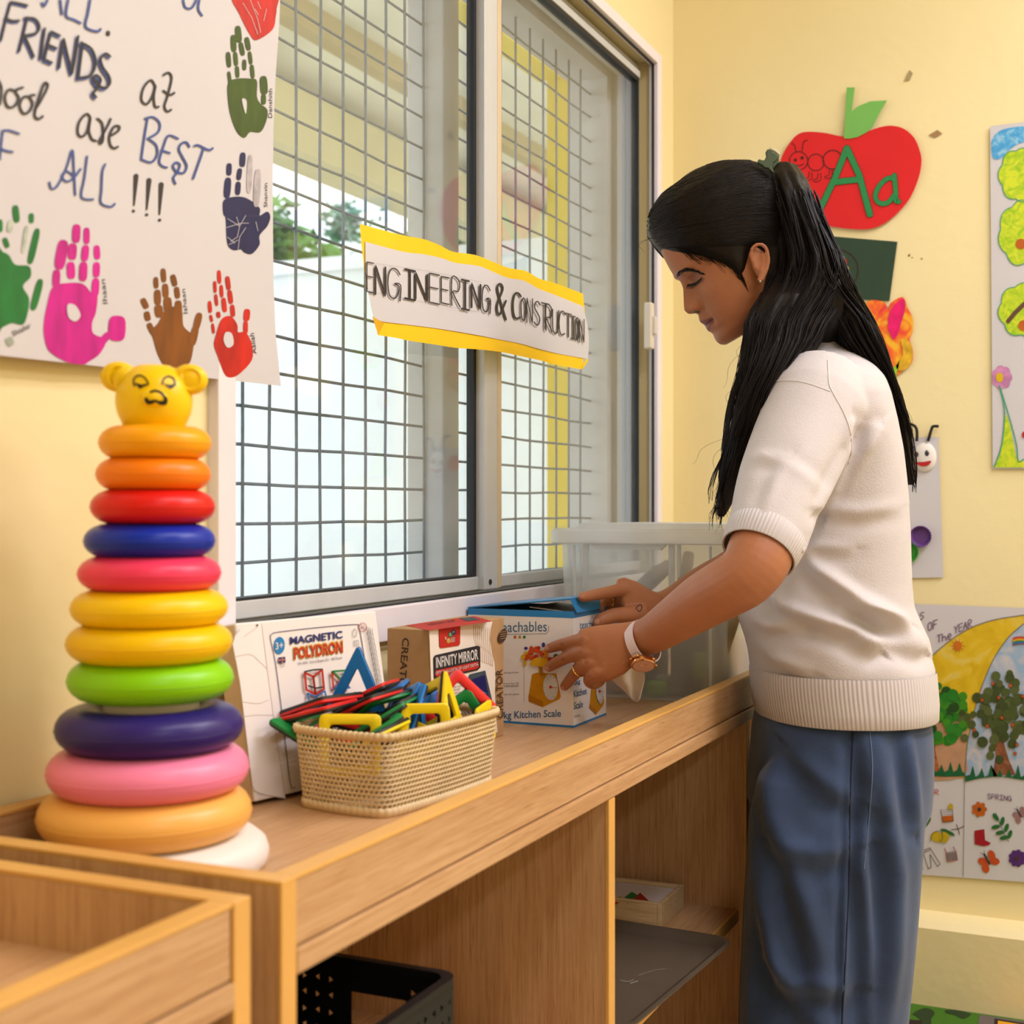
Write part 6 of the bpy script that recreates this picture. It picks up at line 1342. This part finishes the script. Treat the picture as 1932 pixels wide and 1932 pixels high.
# heart tattoo, lashes, brow
M_hair = mat('dark_brown_hair', S(20, 13, 10), .46, .35, 40, spec=.28)
M_lash = mat('black_lash', S(16, 11, 10), .6)
tat = MB(); tat.tube([surf(bvh, 1000+x/6.9, 1080+y/6.9, .0002) for x, y in smooth_open([(1410,500),(1380,470),(1390,450),(1420,425),(1450,425),(1455,460),(1440,500),(1410,505)], 2)], .0007, 5)
lash = MB(); zg = lambda x, y: (1220+x/6.9, 400+y/6.9)
lp = [(535,945),(560,945),(600,938),(640,922),(680,892),(718,858)]
lash.tube([surf(bvh, *zg(*p), .0006) for p in smooth_open(lp, 3)], [.0008, .0011, .0012, .0013, .0014, .0015, .0015, .0014, .0013, .0012, .0011, .001, .001, .0009, .0008, .0006], 6)
rl = random.Random(2)
for k in range(16):
    s = k/15; q0 = lerp_line(lp, s); q1 = (q0[0]-8+26*s, q0[1]+55+8*math.sin(s*3)); a0 = surf(bvh, *zg(*q0), .0006); a1 = surf(bvh, *zg(*q1), .0045); lash.tube([a0, (a0+a1)/2 + HN*.001, a1], [.0006, .0004, .00015], 4)
brow = MB()
for k in range(120):
    s = rl.random(); c_ = lerp_line([(395,840),(430,790),(480,755),(560,752),(640,770),(735,805)], s); wd = 26*(1-s)+8
    x, y = c_[0]+rl.uniform(-8, 8), c_[1]+rl.uniform(-wd, wd)*.8; L_ = rl.uniform(26, 48); an = -1.0 + 1.25*s
    a0 = surf(bvh, *zg(x, y), .0004); a1 = surf(bvh, *zg(x+L_*math.cos(an), y+L_*math.sin(an)), .0009); brow.tube([a0, a1], [.0008, .0003], 4)

# --- hair: a close cap over the skull and loose lengths in front of and behind the shoulder
face_poly = [fv(x, y, c_) for x, y, c_ in [(1248,468,.01),(1268,473,.035),(1290,477,.05),(1330,484,.062),(1362,494,.068),(1384,507,.070),(1396,521,.070),(1404,512,.071),(1411,492,.072),(1414,474,.073),(1430,462,.074),(1448,474,.075),(1452,505,.075),(1444,545,.070),(1430,575,.062)]] + [(-.02, -.10), (.13, -.12), (.13, .075)]
def poly_sd(p, poly):
    x, y = p; ins = False; best = 9; n = len(poly)
    for i in range(n):
        (x1, y1), (x2, y2) = poly[i], poly[(i+1) % n]
        if (y1 > y) != (y2 > y) and x < (x2-x1)*(y-y1)/(y2-y1)+x1: ins = not ins
        dx, dy = x2-x1, y2-y1; t = max(0, min(1, ((x-x1)*dx+(y-y1)*dy)/(dx*dx+dy*dy))); best = min(best, math.hypot(x-x1-dx*t, y-y1-dy*t))
    return -best if ins else best
def cap_h(f, v, c):
    s = poly_sd((f, v), face_poly)
    hm = .012 + .020*max(0, min(1, (v-.02)/.11)) + .012*max(0, min(1, (f-.01)/.06))*max(0, min(1, (v-.06)/.03))
    return hm*(1 - math.exp(-s*1.15/hm)) + .0006 if s > 0 else max(-.006, s*1.5 + .0006)
def cap_pt(v, t, extra=0.0):
    f, c = head_sec(v, t); f0, v0, c0 = .0*f, .02, 0; n = Vector((f+.02, (v-.02)*1.15, c)).normalized(); h = cap_h(f, v, c) + extra
    return hp3(f + n.x*h, v + n.y*h, c + n.z*h)
hair = MB(); va = [-.075 + .203*(j/60) for j in range(61)]; ta = [math.copysign((abs(k)/44)*math.pi, k) for k in range(-43, 45)]
hair.loft([[cap_pt(v, t) for t in ta] for v in va])
upper = [(318,1432,1502,1.93,.045),(350,1425,1520,1.93,.075),(390,1430,1536,1.93,.092),(440,1442,1550,1.925,.098),(500,1449,1580,1.92,.100),(560,1436,1605,1.912,.096),(600,1425,1615,1.91,.088),(630,1440,1605,1.915,.074),(655,1465,1590,1.92,.05),(668,1490,1570,1.92,.02)]
front = [(505,1490,1530,1.880,.006),(535,1452,1560,1.858,.022),(560,1432,1562,1.846,.030),(600,1413,1558,1.842,.034),(650,1408,1538,1.834,.036),(700,1398,1500,1.822,.036),(750,1387,1458,1.818,.036),(800,1378,1430,1.818,.034),(850,1368,1414,1.822,.030),(900,1357,1402,1.828,.024),(940,1351,1388,1.832,.016),(975,1352,1368,1.834,.005)]
backt = [(520,1500,1584,1.92,.080),(560,1515,1605,1.92,.082),(600,1535,1626,1.92,.080),(650,1560,1650,1.915,.078),(700,1602,1669,1.92,.075),(750,1634,1689,1.925,.068),(800,1660,1702,1.93,.058),(850,1676,1711,1.935,.045),(890,1690,1720,1.94,.030),(915,1711,1726,1.94,.006)]
def tail_pt(tab, y, t, k=1.0, ripple=True):
    l, r, d, bz = (interp(y, [(q_[0], q_[i]) for q_ in tab]) for i in (1, 2, 3, 4)); ax = (r-l)/2/FP*d
    g = 1 + (.05*math.sin(t*11 + y*.012) + .035*math.sin(t*23 - y*.02) if ripple else 0)
    return W((l+r)/2, y, d) + RGT*(ax*k*g*math.cos(t)) + FWD*(bz*k*g*math.sin(t))
for tab in (upper, front, backt):
    y0, y1 = tab[0][0], tab[-1][0]; ny = int((y1-y0)/9)
    hair.loft([[tail_pt(tab, y0+(y1-y0)*j/ny, 2*math.pi*k/56, .94) for k in range(56)] for j in range(ny+1)])
hme = remeshed(hair, .0035, 1, .4)
strands = MB(); rh = random.Random(11)
def strand(pts, r): strands.tube(pts, [r*(1 if k < len(pts)*.6 else max(.25, 1-(k/len(pts)-.6)*1.8)) for k in range(len(pts))], 3, caps=False)
for tab, nlock, per in ((front, 54, 14), (backt, 54, 14)):      # loose wavy locks of a dozen strands each
    y0, y1 = tab[1][0], tab[-1][0]
    for l_ in range(nlock):
        t0 = rh.uniform(0, 2*math.pi); k0 = rh.uniform(.80, 1.10); am0 = rh.uniform(.001, .0065); fq = rh.uniform(.012, .026); phz = rh.uniform(0, 6.28); tj0 = rh.uniform(-.6, .6); end = .55 + .52*rh.random()**.55; out = rh.gauss(0, .006)
        for i in range(per):
            t = t0 + rh.gauss(0, .10); k = k0 + rh.gauss(0, .035); ys = 380 + rh.random()**1.4*190; ye = y0 + (y1-y0)*(end - abs(rh.gauss(0, .06))); am = am0*rh.uniform(.7, 1.3); ns = 20; pts = []
            for j in range(ns+1):
                y = ys + (ye-ys)*j/ns; tt = t + tj0*(y-ys)/500; bl = min(1, max(0, (y-510)/110)); bl = bl*bl*(3-2*bl); loose = max(0, (y-640)/300)
                pu = tail_pt(upper, min(y, 620), tt, min(k, 1.03)*.99, True) - UP*(max(0, y-620)/FP*DM); pt = tail_pt(tab, max(min(y, y1-4), y0), tt, k, True) - UP*(max(0, y-y1+4)/FP*DM)
                p = pu*(1-bl) + pt*bl; p = p + RGT*(am*math.sin(y*fq+phz)*(.25+1.2*loose) + out*loose) + FWD*(am*math.cos(y*fq*.8+phz)*.7*(.3+loose)); pts.append(p)
            strand(pts, rh.uniform(.00045, .00095))
clip_f, clip_v = fv(1450, 300)
for i in range(950):                             # swept back from the forehead, low strands to the ear, high ones to the clip
    a_ = rh.random()**1.15; side = 1 if rh.random() < .78 else -1; v0 = .086 + .036*a_ + rh.uniform(-.003, .003); t0 = rh.uniform(.02, .42)*(1-.5*a_); v1 = .006 + .108*a_ + rh.uniform(-.006, .006); t1 = 2.05 + .75*a_ + rh.uniform(-.1, .1); s0 = rh.random()*.45; pts = []
    for j in range(17):
        s = s0 + (1-s0)*j/16; v = v0 + (v1-v0)*s**1.25 + .010*math.sin(math.pi*s)*(.3+a_); t = t0 + (t1-t0)*s; v = min(v, .1225)
        f_, c_ = head_sec(v, t); h_ = cap_h(f_, v, c_); pts.append(cap_pt(v, t*side, .0007 + .0011*rh.random() + max(0, -h_)))
    strand(pts, rh.uniform(.0004, .0008))
for i in range(90):                             # wisps over the hairline and sideburn
    hl = lerp_line([(.62, .078), (.85, .066), (1.10, .048), (1.30, .026), (1.42, .010)], rh.random()); t, v = hl; L_ = rh.uniform(.10, .26); pts = []
    for j in range(8):
        s = j/7; tt = t + L_*s; vv = v + .006 - rh.uniform(.035, .05)*L_/.26*s - .012*s; f_, c_ = head_sec(vv, tt); h_ = cap_h(f_, vv, c_); pts.append(cap_pt(vv, tt, .0006 + max(0, -h_)))
    strand(pts, rh.uniform(.00025, .00045))
for i in range(26):                              # stray hairs
    x0, y0 = rh.choice([(1410, 640), (1400, 720), (1385, 820), (1660, 720), (1690, 800), (1380, 900), (1560, 560), (1240, 440)]); s = -1 if x0 < 1550 else 1
    p0 = W(x0 + rh.uniform(-8, 20), y0 + rh.uniform(-30, 30), 1.84 if x0 < 1550 else 1.92); L_ = rh.uniform(.03, .09); dr = RGT*s*rh.uniform(.2, .9) - UP*rh.uniform(.3, 1.0) + FWD*rh.uniform(-.3, .3)
    strand([p0 + dr*L_*(j/9) + RGT*s*.012*math.sin(j*.5) for j in range(10)], .00022)

# --- knit top
def ring(y, xf, xb, b_, d=DM, n=72, pw=.9, dz=0):
    c = W((xf+xb)/2, y, d); ax = (xb-xf)/2/FP*d; o = []
    for k in range(n):
        t = 2*math.pi*k/n; o.append(c + RGT*(ax*math.copysign(abs(math.cos(t))**pw, math.cos(t))) + FWD*(b_*math.copysign(abs(math.sin(t))**pw, math.sin(t))))
    return o
tops = [(648,1500,1590,.050),(664,1492,1604,.062),(682,1478,1622,.095),(700,1466,1640,.125),(722,1454,1654,.150),(750,1444,1663,.164),(800,1434,1676,.166),(850,1428,1688,.160),(900,1424,1696,.152),(950,1420,1702,.147),(1000,1414,1705,.144),(1050,1406,1707,.142),(1100,1398,1709,.141),(1140,1394,1713,.142),(1170,1397,1726,.145),(1200,1408,1739,.150),(1230,1416,1746,.153),(1262,1420,1751,.154),(1285,1422,1752,.150)]
def resample(tab, step):
    out = []; y = tab[0][0]
    while y < tab[-1][0]:
        out.append(tuple([y] + [interp(y, [(q_[0], q_[i]) for q_ in tab]) for i in range(1, len(tab[0]))])); y += step
    out.append(tab[-1]); return out
top = MB(); top.loft([ring(y, a_, c_, d_) for y, a_, c_, d_ in resample(tops, 8)])
def sleeve(pts):
    P_ = [Vector(q_) for q_ in smooth_open([tuple(W(*p[:3])) for p in pts], 4)]; R_ = [float(np.interp(k/4, range(len(pts)), [p[3] for p in pts])) for k in range(len(P_))]; top.tube([tuple(p) for p in P_], R_, 32)
sleeve([(1548,738,1.835,.066), (1538,775,1.800,.0700), (1512,830,1.770,.0645), (1478,910,1.730,.0590), (1455,985,1.693,.0525), (1446,1010,1.680,.0490), (1442,1018,1.677,.0475)])
sleeve([(1530,745,2.01,.066), (1512,820,2.045,.058), (1475,920,2.045,.052), (1448,990,2.035,.049)])
tme = remeshed(top, .0034, 8)
def seg_dist(px, py, line):
    best = np.full(px.shape, 1e9, 'f'); sgn = np.zeros(px.shape, 'f'); tt = np.zeros(px.shape, 'f'); n = len(line)-1
    for i in range(n):
        (x1, y1), (x2, y2) = line[i], line[i+1]; dx, dy = x2-x1, y2-y1; t = np.clip(((px-x1)*dx+(py-y1)*dy)/(dx*dx+dy*dy), 0, 1); ex, ey = px-x1-dx*t, py-y1-dy*t; d = np.hypot(ex, ey); k = d < best
        best[k] = d[k]; sgn[k] = np.sign(dx*ey-dy*ex)[k]; tt[k] = ((i+t)/n)[k]
    return best, sgn, tt
def fold(me, folds, dlim):
    """Raise soft cloth ridges (and the hollow beside each) along lines on the camera side of a garment."""
    co = coords(me); nr_ = np.empty(len(co)*3, 'f'); me.vertices.foreach_get('normal', nr_); nr_ = nr_.reshape(-1, 3); px, py, d = project(co); facing = np.clip(-(nr_ @ np.array(FWD, 'f'))*1.6, 0, 1); disp = np.zeros(len(co), 'f')
    for line, amp, w, off in folds:
        b_, s_, t_ = seg_dist(px, py, line); sd = b_*s_; fade = np.sin(np.pi*np.clip(t_*.86+.07, 0, 1))**.6
        disp += amp*fade*(np.exp(-(sd/w)**2) - .8*np.exp(-((sd-off)/(w*1.2))**2))*facing
    co = co + nr_*(disp*1.35)[:, None]; me.vertices.foreach_set('co', co.ravel()); me.update()
fold(tme, [([(1520,1050),(1545,1075),(1620,1130),(1690,1172),(1735,1215)], .010, 15, 30), ([(1452,1105),(1478,1140),(1540,1165),(1610,1186),(1650,1215)], .010, 15, 30), ([(1420,1165),(1450,1178),(1500,1176)], .007, 13, 26), ([(1428,1205),(1460,1240),(1520,1262)], .006, 14, 26),
           ([(1655,815),(1630,850),(1600,900),(1565,965)], .007, 14, 26), ([(1605,800),(1600,850),(1570,920),(1548,955)], .007, 10, -20), ([(1590,1140),(1650,1150),(1700,1170)], .006, 13, 26), ([(1490,870),(1465,905),(1448,945),(1438,965)], .0026, 14, 22), ([(1410,866),(1440,860),(1468,862)], .0022, 12, 20), ([(1555,925),(1510,890),(1470,868)], .0016, 13, 20),
           ([(1620,1215),(1670,1205),(1730,1225)], .005, 14, 26), ([(1560,960),(1620,965),(1690,955)], .003, 14, 26), ([(1500,1045),(1540,1030),(1600,1032)], .003, 12, 24)], 2.0)
M_knit = mat('white_knit', S(206, 198, 197), .75, .02, 30, bump=.10, bscale=420, sheen=.15)
M_rib = None
def rib_mat():
    m = bpy.data.materials.new('white_rib_knit'); m.use_nodes = True; nt = m.node_tree; N = nt.nodes; L = nt.links; bs = N['Principled BSDF']; bs.inputs['Base Color'].default_value = S(206, 198, 197); bs.inputs['Roughness'].default_value = .75
    uv = N.new('ShaderNodeAttribute'); uv.attribute_name = 'rib'; wv_ = N.new('ShaderNodeMath'); wv_.operation = 'SINE'; L.new(uv.outputs['Fac'], wv_.inputs[0]); bp = N.new('ShaderNodeBump'); bp.inputs['Strength'].default_value = .35; bp.inputs['Distance'].default_value = .0015; L.new(wv_.outputs[0], bp.inputs['Height']); L.new(bp.outputs[0], bs.inputs['Normal']); return m
def ribbed(rings_, name, parent, ribs):
    n = len(rings_[0]); b = MB(); b.loft(rings_, caps=False); o = b.build(name, M_rib, parent, smooth=True, fix=False); at = o.data.attributes.new('rib', 'FLOAT', 'POINT')
    at.data.foreach_set('value', [2*math.pi*ribs*((k % n) if (k % n) < n/2 else n-(k % n))/n for k in range(n*len(rings_))]); return o
M_rib = rib_mat()
# --- trousers
tr = MB()
hips = [(1300,1440,1735,.138),(1340,1430,1742,.143),(1370,1424,1746,.152),(1420,1420,1747,.160),(1470,1416,1745,.164),(1520,1414,1742,.160)]
tr.loft([ring(y, a_, c_, d_) for y, a_, c_, d_ in resample(hips, 12)])
for dd in (1.852, 2.008):
    legs = [(1390,1470,1690,.040),(1450,1430,1730,.074),(1520,1415,1740,.088),(1600,1411,1735,.090),(1700,1406,1727,.092),(1800,1401,1717,.093),(1932,1396,1703,.094),(2050,1392,1693,.095),(2190,1390,1686,.096)]
    k_ = dd/DM
    tr.loft([ring(HY+(y-HY)/k_, a_, c_, d_, dd) for y, a_, c_, d_ in resample(legs, 12)])
trm = remeshed(tr, .0042, 5)
fold(trm, [([(1440,1380),(1446,1500),(1500,1640),(1540,1780),(1560,1930)], .010, 26, 46), ([(1500,1420),(1560,1480),(1600,1500)], .006, 22, 40), ([(1430,1560),(1440,1700),(1480,1850),(1560,1960)], .012, 26, 44), ([(1650,1380),(1668,1500),(1690,1650),(1686,1800),(1670,1932)], .009, 20, 34), ([(1625,1380),(1640,1480),(1628,1640),(1642,1790),(1640,1932)], .008, 14, 26),
           ([(1480,1590),(1540,1610),(1598,1600)], .007, 22, 40), ([(1710,1380),(1722,1480),(1730,1560)], .006, 12, 22), ([(1450,1800),(1500,1850),(1590,1860)], .008, 22, 40), ([(1422,1420),(1418,1600),(1412,1800),(1404,1932)], .005, 9, 16), ([(1608,1400),(1600,1600),(1592,1800),(1586,1932)], .004, 7, 12)], 2.0)
def denim():
    m = mat('blue_washed_twill', S(46, 65, 98), .8, .22, 14, bump=.12, bscale=700, sheen=.2); return m
M_den = denim(); tree_tr = bvh_of(trm); tree_top = bvh_of(tme)
seam = MB(); seam.tube([surf(tree_tr, x, y, .0003) for x, y in smooth_open([(1610,1372),(1606,1450),(1603,1540),(1602,1640),(1598,1740),(1594,1830),(1588,1935)], 5)], .0011, 6)
seam2 = MB(); seam2.tube([surf(tree_tr, x, y, .0002) for x, y in smooth_open([(1640,1372),(1646,1450),(1640,1540),(1632,1620),(1630,1640)], 4)], .0009, 6)
ss = MB(); ss.tube([surf(tree_top, x, y, .0002) for x, y in smooth_open([(1562,680),(1564,720),(1570,738),(1590,775),(1603,810),(1606,850),(1600,875)], 4)], .0010, 6)
ss2 = MB(); ss2.tube([surf(tree_top, x, y, .0002) for x, y in smooth_open([(1440,725),(1480,718),(1520,722),(1566,738)], 4)], .0009, 6)

body_o = place(bme, 'body', M_skin, who)
for nm, mb, m_ in (('heart_tattoo', tat, ink('tattoo', (70, 58, 62))), ('eyelashes', lash, M_lash), ('eyebrow', brow, M_hair)): mb.build(nm, m_, body_o, smooth=True)
hair_o = place(hme, 'hair', M_hair, who); st_o = strands.build('hair_strands', M_hair, hair_o, smooth=True, fix=False); st_o['kind'] = 'stuff'
top_o = place(tme, 'knit_top', M_knit, who); trous_o = place(trm, 'trousers', M_den, who)
ribbed([ring(1258, 1419.5, 1751.5, .1556, n=360), ring(1266, 1418.5, 1753, .1566, n=360), ring(1290, 1420, 1755, .1572, n=360), ring(1318, 1424, 1757, .1575, n=360), ring(1344, 1429, 1756, .1565, n=360), ring(1346, 1430, 1755, .1550, n=360), ring(1340, 1433, 1752, .152, n=360)], 'hem_band', top_o, 150)
for (x0, y0, d0, r0), (x1, y1, d1, r1) in (((1446,1010,1.682,.0515), (1430,1046,1.666,.0475)), ((1450,985,2.036,.051), (1434,1025,2.026,.0485))):
    p0, p1 = W(x0, y0, d0), W(x1, y1, d1); tdir = (p1-p0).normalized(); u_ = (FWD - tdir*FWD.dot(tdir)).normalized(); w_ = tdir.cross(u_)
    rg_ = [[p0 + (p1-p0)*s + (u_*math.cos(2*math.pi*k/200) + w_*math.sin(2*math.pi*k/200))*(r0+(r1-r0)*s)*g for k in range(200)] for s, g in ((-.05, .96), (.02, 1.0), (.5, 1.01), (.96, 1.0), (1.0, .985), (.95, .94))]
    ribbed(rg_, 'sleeve_cuff', top_o, 64)
M_sd = mat('seam_thread', S(220, 212, 206), .8)
ss.build('shoulder_seam', M_sd, top_o, smooth=True); ss2.build('shoulder_seam', M_sd, top_o, smooth=True)
M_ds = mat('twill_seam', S(26, 36, 54), .9); seam.build('side_seam', M_ds, trous_o, smooth=True); seam2.build('pocket_seam', mat('twill_seam_light', S(90, 110, 140), .9), trous_o, smooth=True)
# hair clip
M_clip = mat('olive_clip_plastic', S(62, 78, 50), .35, .05); M_cl2 = mat('pale_clip_edge', S(196, 196, 170), .3)
clip = bpy.data.objects.new('hair_clip', None); COL.objects.link(clip); clip.parent = who; cp = W(1452, 300, 1.87); clip.location = cp - parent_loc(who)
zk = lambda x, y: (1200 + x/3.45, 240 + y/3.45)
def plate(pts, d0, d1, th):
    b = MB(); f = [W(*zk(*p), d0 + (d1-d0)*k/(len(pts)-1)) for k, p in enumerate(pts)]; b.hexa(f, [p + FWD*th for p in f]); return b
plate([(858,140),(900,165),(935,185),(930,205),(890,232),(888,262),(900,300),(880,285),(860,265),(838,262),(820,245),(790,230),(800,205),(835,215),(850,190),(845,160)], 1.862, 1.862, .006).build('front_jaw', M_clip, clip, bevel=.0012)
plate([(885,200),(930,200),(940,260),(945,325),(925,320),(895,290),(880,240)], 1.885, 1.885, .006).build('rear_jaw', M_clip, clip, bevel=.0012)
b = MB(); b.tube([W(*zk(868, 140), 1.864), W(*zk(905, 155), 1.864), W(*zk(928, 180), 1.868)], .0035, 8, flat=.6); b.build('spring_edge', M_cl2, clip, smooth=True)
# watch
wc = W(1213, 1212, 1.780); wax = (W(1240,1190,1.765) - W(1200,1210,1.788)).normalized()
watch = bpy.data.objects.new('wrist_watch', None); COL.objects.link(watch); watch.parent = who; watch.location = wc - parent_loc(who); watch['label'] = 'rose gold watch on a pale pink strap'
u_ = (UP - wax*UP.dot(wax)).normalized(); w_ = wax.cross(u_)
if w_.dot(FWD) > 0: w_ = -w_
M_strap = mat('pale_pink_leather', S(226, 204, 204), .45, .03, 40); M_gold = mat('rose_gold', S(226, 168, 116), .22, .03, 20, metal=1.0); M_dial = mat('pink_dial', S(214, 164, 144), .3, .04)
sw = []
for k in range(49):
    t = 2*math.pi*k/48; p = wc + (u_*math.cos(t)*.0285 + w_*math.sin(t)*.0262); n = (u_*math.cos(t) + w_*math.sin(t)).normalized(); sw.append([p - wax*.0068, p + wax*.0068, p + wax*.0068 + n*.0018, p - wax*.0068 + n*.0018])
b = MB(); b.loft(sw, caps=False); b.build('strap', M_strap, watch, bevel=0)
dn = (-u_*.88 + w_*.48).normalized(); dc = wc + dn*.0325; du = wax; dv = dn.cross(du)
b = MB(); b.lathe([(.001, -.004), (.0150, -.004), (.0165, -.001), (.0165, .0028), (.0150, .0040), (.0140, .0036), (.001, .0036)], 36, dc, frame=(du, dv, dn)); case = b.build('case', M_gold, watch, smooth=True, angle=.6)
b = MB(); b.lathe([(.001, .0037), (.0138, .0037), (.0138, .0041), (.001, .0041)], 36, dc, frame=(du, dv, dn)); b.build('dial', M_dial, case)
b = MB(); b.tube([dc + dn*.0044, dc + dn*.0044 + du*.008], .0004, 5); b.tube([dc + dn*.0044, dc + dn*.0044 + dv*.006], .0004, 5); b.build('hands', M_gold, case)
for s in (-1, 1):
    b = MB(); b.tube([dc + dv*s*.0165 - dn*.002 - du*.006, dc + dv*s*.0185 - dn*.003 - du*.006], .0022, 8); b.tube([dc + dv*s*.0165 - dn*.002 + du*.006, dc + dv*s*.0185 - dn*.003 + du*.006], .0022, 8); b.tube([dc + dv*s*.0180 - dn*.003 - du*.007, dc + dv*s*.0180 - dn*.003 + du*.007], .0014, 8); b.build('lug', M_gold, watch, smooth=True)
b = MB(); b.tube([dc + du*.0165, dc + du*.0200], .0022, 10); b.build('crown', M_gold, watch, smooth=True)
# rings
def finger_ring(p0, p1, r, s):
    a0, a1 = W(*p0), W(*p1); t = (a1-a0).normalized(); u = t.orthogonal().normalized(); b = MB(); b.torus(a0 + (a1-a0)*s, r, .0011, 36, 8, frame=(u, t.cross(u), t)); b.build('finger_ring', mat('gold_ring', S(236, 186, 90), .2, .02, 20, metal=1.0), who, smooth=True)
finger_ring((1106,1252,1.795), (1088,1268,1.815), .0094, .72); finger_ring((1170,1127,1.965), (1147,1131,1.962), .0098, .70)
b = MB(); es = surf(bvh, 1434.5, 530, .0012); b.sphere(es, .0016, 10, 8); b.build('ear_stud', M_cl2, who, smooth=True)
# napkin in the left hand
nk = MB(); M_nap = mat('white_napkin', S(236, 224, 216), .8, .03, 30, bump=.1, bscale=60)
npx = [[(1140,1262),(1165,1266),(1185,1258),(1205,1252)], [(1150,1276),(1172,1282),(1192,1274),(1214,1262)], [(1162,1290),(1184,1296),(1202,1288),(1217,1280)], [(1178,1304),(1192,1310),(1205,1304),(1213,1298)], [(1190,1318),(1198,1324),(1204,1324),(1208,1318)]]
g_ = [[W(x, y, 1.825 + .006*math.sin(i*.75 + j*.35) + .003*j) for i, (x, y) in enumerate(smooth_open(r_, 4))] for j, r_ in enumerate(smooth_open([tuple(sum(r_, ())) for r_ in npx], 3)) for r_ in [[(r_[k], r_[k+1]) for k in range(0, 8, 2)]]]
nn_ = len(g_[0]); nk.loft(g_, caps=False, closed=False); nk.loft([[p + FWD*.0012 for p in r_] for r_ in g_], caps=False, closed=False)
tag(nk.build('napkin', M_nap, None, smooth=True, fix=False), 'crumpled white napkin hanging from the watch hand', 'napkin')
